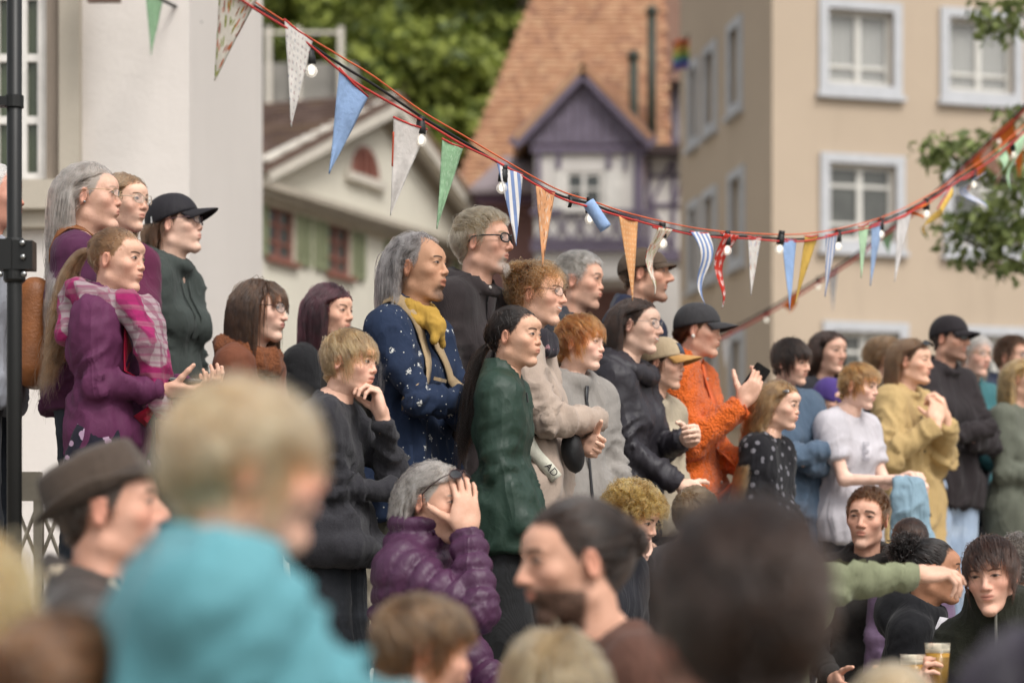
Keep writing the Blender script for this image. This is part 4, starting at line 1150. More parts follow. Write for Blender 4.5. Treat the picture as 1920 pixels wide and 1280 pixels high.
a,_ = A.hit(117,0); b,_ = A.hit(154,0); m = MB(); A.slab(m, a, b, zb-.2, zt+.2, -.02, .10); m.build('pilaster', WARM, bl)
m = MB(); A.slab(m, t88+.002, a-.001, zb-.15, zt+.2, -.02, .03); m.build('window_jamb', mat_plaster('shaded_reveal','#8d8175',.08,2), bl)  # shade of the window reveal, put into the strip's brown-grey colour
m = MB(); A.slab(m, t0w-.1, a, zb-.16, zb-.005, -.02, .14); A.slab(m, t0w-.05, a-.03, zb-.25, zb-.16, -.02, .08); m.build('window_ledge', WARM, bl)
zz = [A.hit(0,y)[1] for y in (222,105,-12)]
window(A, (t0w, t88, zb, zt), bl, WHITEW, WHITEW, GREENP, 0, None, 3, [(q-zb)/(zt-zb) for q in zz], .10, False, mat_plain('green_curtain','#6f7658',.9), 1.0, .058)
m = MB(); p0 = W(170,-30,12.4); m.box(p0.x,p0.x+.16,12.2,12.9,p0.z-.0,p0.z+.5); p1=W(228,4,12.4)
sg = empty('hanging_sign', (0,0,0)); tag(sg, 'brown board jutting from the pale wall, cut by the picture top', 'sign')
zbm = W(200,5,12.6).z; m = MB(); m.box(W(165,0,12.6).x, W(226,0,12.6).x, 12.56, 12.62, zbm, zbm+.45); m.build('board', mat_plain('brown_board','#6b5348',.6), sg)
m = MB(); m.tube([(W(195,0,12.6).x,12.6,zbm+.4),(W(195,0,12.6).x,13.05,zbm+.4)], .015, 6); m.build('bracket', DARK, sg)

# cream house with pediment -------------------------------------------------
CREAM = mat_plaster('cream_render', '#d2cdbf', .05, .5); RAKE = mat_plain('rake_white', '#c9c2b6', .7, var=.08); BROWNROOF = mat_tiles('brown_tiles', ['#6d5a52','#7a665c','#655249','#75604f'])
SOFFIT = mat_plain('soffit_shaded_brown', '#7d7365', .8); SHUT = mat_wood('green_shutter', '#858a6c'); REDW = mat_plain('red_frame', '#84564a', .6); PANE = mat_glass('grey_pane', '#4c4f4e')
hb = empty('cream_house', (0,0,0)); tag(hb, 'cream gabled house with green shutters and an arched red attic window', 'house')
C = Plane((-3.9,38.0), (.3875,.9219)); ZC = C.hit(495,347)[1]; sap, zap = C.hit(714,198); Lh = 8.35
def rect(pl, x0, y0, x1, y1):
    a, z1 = pl.hit(x0, y0); b, _ = pl.hit(x1, y0); _, z0 = pl.hit((x0+x1)/2, y1); _, z1 = pl.hit((x0+x1)/2, y0); return (a, b, z0, z1)
wr = [rect(C,499,388,553,488), rect(C,612,412,658,512), rect(C,738,447,770,537), rect(C,826,472,846,548)]
zb0 = min(r[2] for r in wr); wr = [(r[0], r[1], wr[0][2], wr[0][3]) for r in wr]
low = [(r[0], r[1], 2.4, 3.9) for r in wr]
C.wall(-3.5, Lh, 0, ZC, wr+low, .2).build('front_wall', CREAM, hb)
ze = ZC+.05
m = MB(); hl = sap; n = 10
m.add([C.P(-.05,ZC), C.P(Lh,ZC), C.P(sap,zap-.25)], [(0,1,2)]); m.build('pediment', CREAM, hb)
m = MB(); C.slab(m, -.6, Lh+.3, ZC-.12, ZC-.02, -.02, .34); C.slab(m, -.6, Lh+.3, ZC-.22, ZC-.121, -.02, .22); m.build('cornice', mat_plain('cornice_grey','#a89f91',.8), hb)
m = MB(); C.slab(m, -.6, Lh+.3, ZC-.31, ZC-.221, -.02, .08); m.build('frieze', mat_plain('frieze_grey','#b5ab99',.8), hb)
for s0, s1 in ((-.55, sap), (Lh+.45, sap)):
    zl = ZC+.02
    m = MB(); C.bar(m, s0, zl+.1, s1, zap+.02, .34, .16, .38); m.build('rake_board', RAKE, hb)
    m = MB(); C.bar(m, s0, zl-.02, s1, zap-.24, .16, -.02, .16); m.build('rake_soffit', SOFFIT, hb)  # soffit colour has the shade under the overhang painted in
def roof_slab(mb, c0, c1, c2, c3, th=.12):
    c = [Vector(q) for q in (c0,c1,c2,c3)]; nn = (c[1]-c[0]).cross(c[3]-c[0]).normalized()*th; mb.hexa([tuple(q-nn) for q in c]+[tuple(q) for q in c])
bk = np.array((*(-C.n),0))*7.0
for s0 in (-.75, Lh+.6):
    a = np.array(C.P(s0,ZC+.16,.40)); b = np.array(C.P(sap,zap+.2,.40)); m = MB()
    if s0 < 0: roof_slab(m, a, b, b+bk, a+bk)
    else: roof_slab(m, b, a, a+bk, b+bk)
    m.build('roof', BROWNROOF, hb)
    # courses of tiles on the slope
    if s0 < 0:
        m = MB(); nrm = np.cross(b-a, bk); nrm = nrm/np.linalg.norm(nrm); nrm = nrm*np.sign(nrm[2])
        for i in range(16):
            for j in range(22):
                u0, u1 = i/16, (i+1.02)/16; w0, w1 = (j+(i%2)*.5)/22.5, (j+(i%2)*.5+.97)/22.5
                q = [a+(b-a)*u0+bk*w0+nrm*.05, a+(b-a)*u0+bk*w1+nrm*.05, a+(b-a)*u1+bk*w1+nrm*.012, a+(b-a)*u1+bk*w0+nrm*.012]
                m.add([*q, *[x-nrm*.02 for x in q]], [(0,1,2,3),(0,4,5,1)])
        m.build('tile_courses', BROWNROOF, hb)['kind'] = 'stuff'
# arched window
ac, az0 = C.hit(681, 332); _, az1 = C.hit(681, 275); aw = (C.hit(706,330)[0]-C.hit(655,330)[0])/2
def arch(mb, r, zr, o0, o1, k=14):
    pts = [(ac-r, az0)]+[(ac-r*math.cos(math.pi*i/k), az0+zr*math.sin(math.pi*i/k)) for i in range(k+1)]+[(ac+r,az0)]
    n_ = len(pts); mb.add([C.P(x,z,o1) for x,z in pts]+[C.P(x,z,o0) for x,z in pts], [tuple(range(n_)), tuple(range(n_,2*n_))[::-1]]+[(i,(i+1)%n_,n_+(i+1)%n_,n_+i) for i in range(n_)])
wn = empty('window'); wn.parent = hb
m = MB(); arch(m, aw*1.22, (az1-az0)*1.18, -.02, .03); m.build('surround', RAKE, wn)
m = MB(); arch(m, aw, (az1-az0), .0, .06); m.build('shutter', REDW, wn)
for k in (-.45,0,.45):
    m = MB(); C.slab(m, ac+k*aw-.03, ac+k*aw+.03, az0+.02, az0+(az1-az0)*.8, .05, .085); m.build('slat', mat_plain('red_slat','#5a2c20',.7), wn)
m = MB(); C.slab(m, ac-aw*1.4, ac+aw*1.4, az0-.14, az0-.002, -.02, .12); m.build('sill', RAKE, wn)
for r in wr+low:
    w_ = window(C, r, hb, REDW, REDW, PANE, .0, None, 2, (.33,.66), .10, True, None, 1, .07)
    sw_ = (r[1]-r[0])*.48
    for s0 in (r[0]-sw_-.03, r[1]+.03):
        sh = empty('shutter'); sh.parent = hb
        m = MB(); C.slab(m, s0, s0+.06, r[2], r[3], .0, .06); C.slab(m, s0+sw_-.06, s0+sw_, r[2], r[3], .0, .06); C.slab(m, s0+.06, s0+sw_-.06, r[2], r[2]+.08, 0, .058); C.slab(m, s0+.06, s0+sw_-.06, r[3]-.08, r[3], 0, .058); m.build('shutter_frame', SHUT, sh)
        nsl = 9; m0 = MB(); hh = (r[3]-r[2]-.16)/nsl
        for k in range(nsl):
            m0 = MB(); C.slab(m0, s0+.06, s0+sw_-.06, r[2]+.08+hh*k, r[2]+.08+hh*(k+.8), .01, .04); m0.build('slat', SHUT, sh)

# old house with the orange roof and the purple half-timbered oriel ------------------
TILE = mat_tiles('orange_tiles', ['#a98266','#a0785c','#ae8a6c','#9a7258','#a67e62','#8f6a55'])
PURP = mat_wood('purple_timber', '#716778', (14,14,1.2), .25); PURPB = mat_wood('purple_boards', '#736a79', (1,10,1), .25); LIME = mat_plaster('limewash', '#d2cdc8', .05, .8); GREYT = mat_tiles('grey_tiles', ['#857a7c','#8f8587','#776c6e'])
hr = empty('half_timbered_house', (0,0,0)); tag(hr, 'old house with a steep orange tile roof and a purple half-timbered oriel', 'house')
RE, RT = 45.0, 48.2; zE = W(0,352,RE).z; zT = W(0,-70,RT).z
eL, eR = W(852,0,RE).x, W(1262,0,RE).x; tL, tR = W(1025,0,RT).x, W(1246,0,RT).x
def RP(u, w, o=0.0):   # u 0..1 across at the eave, w 0..1 up the slope
    nrm = Vector((0, -(zT-zE), (RT-RE))).normalized(); x = eL+(eR-eL)*u; p = Vector((x, RE+(RT-RE)*w, zE+(zT-zE)*w)); return p+nrm*o
m = MB(); q = [Vector((eL,RE,zE)), Vector((eR,RE,zE)), Vector((tR,RT,zT)), Vector((tL,RT,zT))]; m.add([*q, *[p+Vector((0,.4,-.1)) for p in q]], [(0,1,2,3),(7,6,5,4),(0,4,5,1),(1,5,6,2),(2,6,7,3),(3,7,4,0)]); roof = m.build('roof', mat_plain('roof_underlay','#7a5240',.9), hr)
m = MB(); m.add([(eL,RE,zE),(tL,RT,zT),(tL,RT+6,zT),(eL,RE+8,zE)], [(0,1,2,3)]); m.build('roof_flank', TILE, hr)
ncs = 46; tw = .15; tile_me = None; cnt = 0; rest = MB(); cand = []
sl = math.hypot(RT-RE, zT-zE); 
for j in range(ncs):
    w = j/ncs; xl = eL+(tL-eL)*w; xr = eR+(tR-eR)*w; n_ = int((xr-xl)/tw)
    for i in range(n_): cand.append((xl+tw*(i+.5*(j%2)), w, j))
tm = MB(); hgt = sl/ncs*1.25; tm.hexa([(0,0,.012),(tw*.95,0,.012),(tw*.95,0,.045),(0,0,.045),(0,hgt,.0),(tw*.95,hgt,.0),(tw*.95,hgt,.02),(0,hgt,.02)])
tmesh = bpy.data.meshes.new('tile'); tmesh.from_pydata(tm.v, [], tm.f); tmesh.materials.append(TILE)
rng = np.random.default_rng(4); ang = math.atan2(zT-zE, RT-RE)
def tkey(c):
    px = 960+FPX*c[0]/(RE+(RT-RE)*c[1]); py = HORIZON-FPX*(zE+(zT-zE)*c[1]-CAMZ)/(RE+(RT-RE)*c[1])
    vis = 0 < py < 300 and not (970 < px < 1215 and py > 140+abs(px-1090)*1.05) and px < 1225
    return (0 if vis else 1, c[1])
for k, c in enumerate(sorted(cand, key=tkey)):
    M4 = Matrix.Translation((c[0], RE+(RT-RE)*c[1], zE+(zT-zE)*c[1])) @ Matrix.Rotation(ang+rng.normal(0,.015), 4, 'X') @ Matrix.Rotation(rng.normal(0,.02), 4, 'Z')
    if k < 300:
        ob = bpy.data.objects.new('tile', tmesh); COL.objects.link(ob); ob.parent = roof; ob.matrix_basis = M4
    else: rest.add([M4 @ Vector(p) for p in tm.v], tm.f)
rest.build('tile_courses', TILE, roof)['kind'] = 'stuff'
# body of the house below the roof
D0 = Plane((eL+.3,45.2), (1,0)); D0.wall(0, eR-eL+.4, 0, zE+.3, []).build('back_wall', mat_plaster('red_wash','#8a6a66',.1,.8), hr)
# oriel
O = Plane((W(1003,0,43.4).x,43.4), (1,0)); ow = O.hit(1207,0)[0]; zo = O.hit(0,276)[1]; zo0 = O.hit(0,470)[1]; zap2 = O.hit(0,150)[1]; oc = O.hit(1092,0)[0]
wnd = rect(O,1060,322,1130,392)
O.wall(0, ow, zo0-.5, zo, [wnd], .15).build('oriel_wall', LIME, hr)
m = MB(); m.box(O.o[0]+.01, O.o[0]+ow-.01, 43.42, 45.3, zo0-.5, zo0-.4); m.box(O.o[0], O.o[0]+.1, 43.41, 45.3, zo0-.4, zo); m.box(O.o[0]+ow-.1, O.o[0]+ow, 43.41, 45.3, zo0-.4, zo); m.build('oriel_side', LIME, hr)
def vpost(x, y0, y1, w_): a, z1 = O.hit(x, y0); _, z0 = O.hit(x, y1); m = MB(); O.slab(m, a-w_/2, a+w_/2, z0, z1, -.01, .05); m.build('post', PURP, hr)
for x, y0, y1, w_ in ((1010,283,395,.09),(1197,283,470,.17),(1047,283,318,.09),(1141,283,318,.09),(1172,283,320,.06)): vpost(x,y0,y1,w_)
for y, hh, o1 in ((281,.12,.08),(398,.08,.07),(452,.07,.07),(466,.12,.12)):
    z = O.hit(0,y)[1]; m = MB(); O.slab(m, -.08, ow+.08, z-hh/2, z+hh/2, -.01, o1); m.build('beam', PURP, hr)
z1 = O.hit(0,404)[1]; z0 = O.hit(0,447)[1]
for k in range(6):
    a = ow*k/6; b = ow*(k+1)/6
    for p in (((a+.03,z0),(b-.03,z1)),((a+.03,z1),(b-.03,z0))): m = MB(); O.bar(m, p[0][0],p[0][1],p[1][0],p[1][1], .045, -.01, .045 if p[0][1] < p[1][1] else .042); m.build('brace', PURP, hr)
window(O, wnd, hr, WHITEW, WHITEW, mat_glass('dark_pane','#3a3d3c'), .0, None, 2, (.55,), .08, True, None, 1, .06)
for x0, x1 in ((1040,1057),(1134,1166)):
    a = O.hit(x0,0)[0]; b = O.hit(x1,0)[0]; m = MB(); O.slab(m, a, b, wnd[2], wnd[3], .0, .04); m.build('shutter', WHITEW, hr)
# oriel gable
gz = O.hit(0,272)[1]; gl = O.hit(985,0)[0]; gr = O.hit(1200,0)[0]
nb = 12
for k in range(nb):
    a = gl+(gr-gl)*k/nb; b = gl+(gr-gl)*(k+1)/nb-.012
    zt_ = lambda s: gz+(zap2-gz)*(1-abs(s-oc)/((gr-gl)/2*1.03)); za, zb2 = max(zt_(a),gz+.01), max(zt_(b),gz+.01); pts = [(a,gz),(b,gz),(b,zb2)]+([(oc,zap2)] if a < oc < b else [])+[(a,za)]
    m = MB(); n_ = len(pts); m.add([O.P(x,z,.10) for x,z in pts]+[O.P(x,z,.06) for x,z in pts], [tuple(range(n_)), tuple(range(n_,2*n_))[::-1]]+[(i,n_+i,n_+(i+1)%n_,(i+1)%n_) for i in range(n_)]); m.build('board', PURPB, hr)
el = O.hit(962,0)[0]; er = O.hit(1224,0)[0]; ezl = O.hit(0,272)[1]; eap = O.hit(0,136)[1]
for s0 in (el, er):
    m = MB(); O.bar(m, s0, ezl-.03, oc, eap-.03, .22, .10, .30); m.build('barge_board', PURP, hr)
    a = np.array(O.P(s0,ezl+.1,.32)); b = np.array(O.P(oc,eap+.12,.32)); bk2 = np.array((0,3.6,0)); m = MB()
    if s0 < oc: roof_slab(m, a, b, b+bk2, a+bk2, .10)
    else: roof_slab(m, b, a, a+bk2, b+bk2, .10)
    m.build('oriel_roof', TILE, hr)
# wing at the right with timber framing
Rw = Plane((W(1208,0,44.6).x,44.6), (1,0)); rw = Rw.hit(1330,0)[0]; Rw.wall(0, rw, 0, Rw.hit(0,292)[1], []).build('wing_wall', LIME, hr)
z1 = Rw.hit(0,290)[1]; m = MB(); Rw.slab(m, -.02, rw, z1-.05, z1+.13, -.02, .35); m.build('wing_eave', mat_plain('dark_eave','#3d302f',.8), hr)
def rb(x0,y0,x1,y1,w_): a, za = Rw.hit(x0,y0); b, zb_ = Rw.hit(x1,y1); m = MB(); Rw.bar(m, a, za, b, zb_, w_, -.01, .04); m.build('brace', PURP, hr)
for q in ((1216,300,1216,470,.09),(1262,300,1262,470,.08),(1216,385,1290,385,.08),(1216,330,1290,330,.05),(1222,390,1258,465,.07),(1258,304,1222,380,.06),(1266,380,1286,310,.06)): rb(*q)
m = MB(); Rw.slab(m, -.1, rw, Rw.hit(0,470)[1]-.2, Rw.hit(0,470)[1], -.02, .10); m.build('beam', PURP, hr)
m = MB(); a = W(880,352,44.2); b = W(965,308,45.1); m.add([(a.x,44.2,a.z),(W(1003,0,44.2).x,44.2,a.z),(W(1003,0,45.1).x,45.1,b.z+.15),(W(945,0,45.1).x,45.1,b.z+.15),(a.x,44.2,a.z-.1),(W(1003,0,44.2).x,44.2,a.z-.1)], [(0,1,2,3),(4,5,1,0)]); m.build('lean_to_roof', GREYT, hr)
m = MB(); z = W(0,362,44.25).z; m.box(a.x+.1, W(1003,0,44.2).x, 44.28, 44.36, z-.18, z+.05); m.build('lean_to_beam', mat_plain('dark_plum','#4a3440',.8), hr)
for x, y0, y1, dd, w_ in ((1222,28,215,45.6,.085),(1188,112,205,45.2,.085)):
    st = empty('stove_pipe', (0,0,0)); tag(st, 'dark capped stove pipe, %s of the two on the orange roof' % ('the taller' if y0 < 50 else 'the shorter'), 'chimney', 'stove pipes on the orange roof')
    c = W(x,y1,dd); tp = W(x,y0,dd).z; m = MB(); m.lathe([(w_,c.z-1.0),(w_,tp)], (c.x,dd,0), 14); m.build('pipe', mat_plain('pipe_green','#33382f',.6), st, True)
    m = MB(); m.lathe([(w_*1.5,tp+.02),(w_*1.6,tp+.06),(.02,tp+.2)], (c.x,dd,0), 14); m.build('pipe_cap', mat_plain('pipe_green','#33382f',.6), st, True)
# house behind, upper right of the roof
h2 = empty('house', (0,0,0)); tag(h2, 'white-walled house with dark brown roof squeezed behind the beige building', 'house')
m = MB(); m.box(W(1232,0,52).x, W(1420,0,52).x, 52, 56, 0, W(0,150,52).z); m.build('wall', LIME, h2)
m = MB(); m.add([(W(1215,0,51.5).x,51.5,W(0,152,51.5).z),(W(1430,0,51.5).x,51.5,W(0,152,51.5).z),(W(1430,0,55).x,55,W(0,-60,55).z),(W(1236,0,55).x,55,W(0,-60,55).z)], [(0,1,2,3)]); m.build('roof', mat_tiles('dark_tiles',['#6f5548','#7b5d4c','#634a40']), h2)
for x in (1246,1268):
    m = MB(); p = W(x,0,51.9); m.box(p.x-.05,p.x+.05,51.9,51.97,0,W(0,152,51.9).z); m.build('post', PURP, h2)
m = MB(); p = W(1255,215,51.9); m.box(p.x-.3,p.x+.5,51.88,51.96,W(0,275,51.9).z,W(0,262,51.9).z); m.build('beam', PURP, h2)
fl = empty('rainbow_flag', (0,0,0)); tag(fl, 'six-striped rainbow flag hanging beside the beige building', 'flag')
cols = ['#c8603f','#c99150','#c2b45e','#6f9a5c','#5a74a8','#6d5a94']
for k, c in enumerate(cols):
    G = np.zeros((9,3,3))
    for i in range(9):
        for j in range(3):
            p = W(1262+30*i/8, 74+9.5*(k+j/2)+3*math.sin(i*.9), 38); G[i,j] = (p.x, 38+.08*math.sin(i*1.4+k*.3), p.z)
    v_, f_ = shell_grid(G, 9, 3, .004); mesh_obj('stripe', v_, f_, mat_cloth('flag'+c, c, sheen=0), fl)
m = MB(); m.tube([tuple(W(1258,138,38)), tuple(W(1292,64,38))], .015, 6); m.build('flag_pole', DARK, fl)

# beige building on the right ---------------------------------------------------------
BEIGE = mat_plaster('beige_render', '#b5a491', .04, .5); SUR = mat_plain('blue_grey_surround', '#b3b4b7', .6, var=.05); SASHW = mat_plain('sash_white','#c9c6bf',.5,var=.04)
BLIND = mat_plain('blind', '#a9a7a0', .7, var=.06); GP = mat_glass('beige_pane', '#4a4b47', .06)
t = NT('clear_pane'); b_ = t.bsdf((.5,.5,.48), .05, None, .6); b_.inputs['Alpha'].default_value = .35; CLEARP = t.m
hbg = empty('beige_building', (0,0,0)); tag(hbg, 'large beige rendered building with blue-grey window surrounds', 'building')
F1 = Plane((W(1448,0,34).x,34.0), (.957,.29)); G1 = Plane((W(1448,0,34).x,34.0), (-.141,.99))
ins = lambda r, s: (r[0]+s, r[1]-s, r[2]+s, r[3]-s)
sur = .135
ups = [rect(F1,1535,2,1690,178), rect(F1,1762,20,1916,190)]; los = [rect(F1,1537,290,1695,470), rect(F1,1768,306,1925,482)]; bot = [rect(F1,1542,604,1702,775), rect(F1,1790,614,1950,785)]
def row(rs): z0, z1 = rs[0][2], rs[0][3]; return [(r[0],r[1],z0,z1) for r in rs]
ups, los, bot = row(ups), row(los), row(bot)
extra = [(r[0]+(ups[1][0]-ups[0][0])*2, r[1]+(ups[1][0]-ups[0][0])*2, r[2], r[3]) for r in (ups[0], los[0], bot[0])]
holes = [ins(r, sur) for r in ups+los+bot+extra]
F1.wall(0, 11, 0, 13, holes, .22).build('front_wall', BEIGE, hbg)
for k, r in enumerate(holes):
    up = k < 2 or k == 6
    window(F1, r, hbg, SUR, SASHW, CLEARP if up else GP, sur, SUR, 2, (.22,.72) if not up else (.25,), .14, True, BLIND if up else (mat_plain('half_curtain','#8e8c88',.9)), 1.0 if up else .55, .07)
gu = [rect(G1,1393,38,1367,212), rect(G1,1345,88,1322,256), rect(G1,1312,122,1293,285)]; gl_ = [rect(G1,1397,318,1369,500), rect(G1,1345,360,1321,530), rect(G1,1312,388,1293,550)]; gb = [rect(G1,1397,622,1371,790), rect(G1,1345,645,1322,800), rect(G1,1312,662,1294,810)]
gall = []
for rs in (gu, gl_, gb): gall += [(min(r[0],r[1]), max(r[0],r[1]), rs[0][2], rs[0][3]) for r in rs]
gh = [ins(r, .13) for r in gall]
G1.wall(0, 6.2, 0, 13, gh, .2).build('side_wall', BEIGE, hbg)
for r in gh: window(G1, r, hbg, SUR, SASHW, GP, .13, SUR, 2, (.6,), .14, True, None, 1, .06)
q0 = G1.P(6.2,0); q1 = F1.P(11,0); m = MB(); m.add([(q0[0],q0[1],0),(q1[0],q1[1],0),(q1[0],q1[1],13),(q0[0],q0[1],13)], [(0,1,2,3)]); m.build('back_wall', BEIGE, hbg)
m = MB(); c0 = F1.P(0,0); m.add([(c0[0]-.3,c0[1]-.4,13.0),(q1[0]+.3,q1[1]-.3,13.0),(q1[0],q1[1]+.3,13.0),(q0[0]-.4,q0[1],13.0),((c0[0]+q1[0])/2,(c0[1]+q1[1])/2+1.5,15.5)], [(0,1,4),(1,2,4),(2,3,4),(3,0,4)]); m.build('roof', BROWNROOF, hbg)

# wooded hill and trees --------------------------------------------------------------
HILL = mat_plain('hill_earth', '#2f3a22', .95)
nx, ny = 26, 12; G = [(-90+180*i/(nx-1), 92+90*j/(ny-1), -1+ (j/(ny-1))*55+3*math.sin(i*1.3+j)) for i in range(nx) for j in range(ny)]
struct(mesh_obj('hill', G, grid_faces(nx,ny)[:,::-1], HILL))
LEAF1 = mat_leaf('hill_leaf', '#3a4a20', '#a0a852'); LEAF2 = mat_leaf('dark_leaf', '#243018', '#59642f'); LEAF3 = mat_leaf('near_leaf', '#3b4a28', '#87925a'); BARK = mat_plain('bark', '#4a4034', .9, bump=.4)
def leaf_cloud(centres, n, rad, size, rng, flat=.75):
    c = np.repeat(np.array(centres, float), n, 0); N = len(c)
    u = rng.normal(0,1,(N,3)); u /= np.linalg.norm(u,axis=1,keepdims=True); u[:,2] *= flat; p = c+u*rad*(.45+.6*rng.random((N,1)))
    nn = u*.6+rng.normal(0,.55,(N,3))+(0,0,.35); nn /= np.linalg.norm(nn,axis=1,keepdims=True)
    a = np.cross(nn, rng.normal(0,1,(N,3))); a /= np.linalg.norm(a,axis=1,keepdims=True); b = np.cross(nn,a)
    s = size*(.6+.8*rng.random((N,1)))
    V = np.stack([p-b*s, p+a*s*.5-b*s*.1, p+b*s, p-a*s*.5-b*s*.1], 1).reshape(-1,3); return V, np.arange(4*N).reshape(-1,4)
def tree(label, base, crown, rx, rz, nc, n, leaf, lm, seed, rad, tr=.3, group=None):
    rng = np.random.default_rng(seed); t_ = empty('tree', tuple(base)); tag(t_, label, 'tree', group); loc = np.array(base)
    u = rng.normal(0,1,(nc,3)); u /= np.linalg.norm(u,axis=1,keepdims=True); c = np.array(crown)-loc+u*np.array((rx,rx,rz))*(.35+.65*rng.random((nc,1))**.5)
    m = MB(); top_ = np.array(crown)-loc; m.tube([(0,0,0), tuple(top_*.5+(.1,0,0)), tuple(top_+(0,0,rz*.5))], [tr, tr*.7, tr*.15], 10)
    m.build('trunk', BARK, t_, True)
    for k in range(7):
        e = c[rng.integers(nc)]; s_ = top_*(.45+.4*rng.random()); m = MB(); m.tube([tuple(s_), tuple((s_+e)/2+(0,0,.1)), tuple(e)], [tr*.35,tr*.22,tr*.06], 6); m.build('limb', BARK, t_, True)
    V, Q = leaf_cloud(c, n, rad, leaf, rng); mesh_obj('crown', V, Q, lm, t_, False); return t_
for i, (px, py, d, rx, rz, lm, lb) in enumerate(((900,70,64,3.2,3.4,LEAF1,'sunlit leafy tree nearest the orange roof'), (730,40,70,3.4,3.6,LEAF1,'bright green tree above the cream gable'), (800,215,60,2.3,2.2,LEAF1,'low leafy tree between cream gable and orange roof'), (620,90,76,3.0,3.5,LEAF2,'dark tree behind the left end of the cream roof'), (520,20,80,3.2,3.2,LEAF1,'tree farthest left beside the pale wall, behind the cable'), (985,-20,74,3,3,LEAF2,'dark tree top just left of the orange ridge'))):
    c = W(px,py,d); tree(lb, (c.x, d, 0), tuple(c), rx, rz, 80, 120, .20, lm, 20+i, .72, .35, 'trees on the hill behind the roofs')
rng = np.random.default_rng(77); cs = [(rng.uniform(-80,80), y, -1+(y-92)/90*55+1.5) for y in rng.uniform(93,181,1500)]
V, Q = leaf_cloud(cs, 24, 2.8, 1.0, rng); wd_ = mesh_obj('woodland', V, Q, LEAF2, None, False); wd_['kind'] = 'stuff'; wd_['label'] = 'dark mass of woodland on the hill'; wd_['category'] = 'woodland'
# grey retaining wall and pale rail left, above the brown roof
gw = empty('stone_terrace', (0,0,0)); tag(gw, 'grey stone terrace wall with pale railing behind the brown roof', 'wall')
m = MB(); m.box(W(440,0,54).x, W(668,0,54).x, 54, 55, 0, W(0,118,54).z); m.build('wall', mat_plaster('grey_stone','#8a8781',.2,2.5), gw)
for x in (505,560,640):
    m = MB(); p = W(x,0,53.9); m.box(p.x-.06,p.x+.06,53.7,53.82,W(0,205,53.8).z,W(0,52,53.8).z); m.build('post', RAKE, gw)
for y in (60,):
    m = MB(); m.box(W(495,0,53.8).x, W(642,0,53.8).x, 53.71, 53.79, W(0,y+5,53.8).z, W(0,y,53.8).z); m.build('rail', RAKE, gw)
# tree at the right, branches reaching into the picture
tr_ = empty('tree', (5.6,17.5,0)); tag(tr_, 'leafy tree reaching in from the right edge in front of the beige building', 'tree')
rng = np.random.default_rng(9); base = np.array((5.6,17.5,0)); cl = []; limbs = []
spots = [(1905,20,16.5,55),(1870,55,16.6,34),(1845,15,16.8,26),(1900,215,16.8,16),(1770,285,16.2,30),(1800,300,16.3,30),(1745,275,16.2,18),(1845,320,16.5,30),(1830,275,16.6,16),(1880,300,16.3,32),(1850,405,16.2,34),(1800,415,16.3,26),(1780,440,16.3,16),(1905,400,16,60),(1870,450,16.2,44),(1890,500,16.2,34),(1915,470,16,48),(1820,480,16.4,24),(1912,330,16,44),(1965,470,16,60),(2040,280,16.3,80),(2050,150,17,110),(2080,400,17,110),(2120,20,17,120)]
rb_ = np.random.default_rng(31); spots += [(2290+rb_.uniform(-170,240), rb_.uniform(-330,420), 17.5+rb_.uniform(-1.3,1.3), rb_.uniform(70,120)) for _ in range(46)]
for x, y, d, r in spots:
    p = np.array(W(x,y,d)); rr = r/FPX*d; k = max(3, int(r/6)); u = rng.normal(0,1,(k,3)); u /= np.linalg.norm(u,axis=1,keepdims=True)
    cl.append((p-base+u*rr*.6, rr)); limbs.append((p-base, rr))
V = np.concatenate([leaf_cloud(c, 12, .16, .045, rng)[0] for c, rr in cl]); mesh_obj('crown', V, np.arange(len(V)).reshape(-1,4), LEAF3, tr_, False)
m = MB(); m.tube([(0,0,0),(-.05,0,2.2),(.05,0,4.4),(.0,.1,5.8)], [.2,.17,.11,.03], 12); m.build('trunk', BARK, tr_, True)
for p, rr in limbs[::3]:
    s_ = np.array((0,0,max(2.2, min(p[2]*.72, 5.2)))); m = MB(); m.tube([tuple(s_), tuple((s_+p)/2+np.array((0,0,.15))), tuple(p)], [.05,.028,.008], 6); m.build('limb', BARK, tr_, True)

# black truss pole and pale railing at the left -----------------------------------------
BLACKM = mat_plain('black_metal', '#191918', .45, .5, .3, .1)
STEEL = mat_plain('bolt_steel', '#9a9a98', .3, .5, 1.0)
po = empty('truss_pole', (W(27,0,6.9).x,6.9,0)); tag(po, 'black metal upright pole with bolted clamp at the left edge', 'pole')
m = MB(); m.lathe([(.0215,0),(.0215,4.6)], (0,0,0), 20); m.build('tube', BLACKM, po, True)
m = MB(); m.lathe([(.12,0),(.12,.02),(.03,.05),(.03,.12)], (0,0,0), 20); m.build('base_plate', BLACKM, po, True)
zc0, zc1 = W(0,530,6.9).z, W(0,447,6.9).z
m = MB(); m.lathe([(.026,zc0),(.032,zc0+.008),(.032,zc1-.008),(.026,zc1)], (0,0,0), 20); m.box(-.055,-.002,-.034,.03,zc0+.035,zc1-.005); m.box(.002,.058,-.034,.03,zc0+.035,zc1-.01); m.build('clamp', BLACKM, po)
m = MB(); m.lathe([(.027,W(0,202,6.9).z),(.027,W(0,180,6.9).z)], (0,0,0), 16); m.box(-.06,.0,-.02,.02,W(0,200,6.9).z,W(0,183,6.9).z); m.build('collar', BLACKM, po)
for x, y in ((47,459),(48,485),(5,517),(50,517)):
    p = W(x,y,6.9); m = MB(); m.lathe([(.0085,-.004),(.0085,.004),(.006,.008)], (0,0,0), 10)
    b_ = m.build('bolt', STEEL, po, True); b_.location = (p.x-W(27,0,6.9).x, -.038, p.z); b_.rotation_euler = (math.radians(90),0,0)
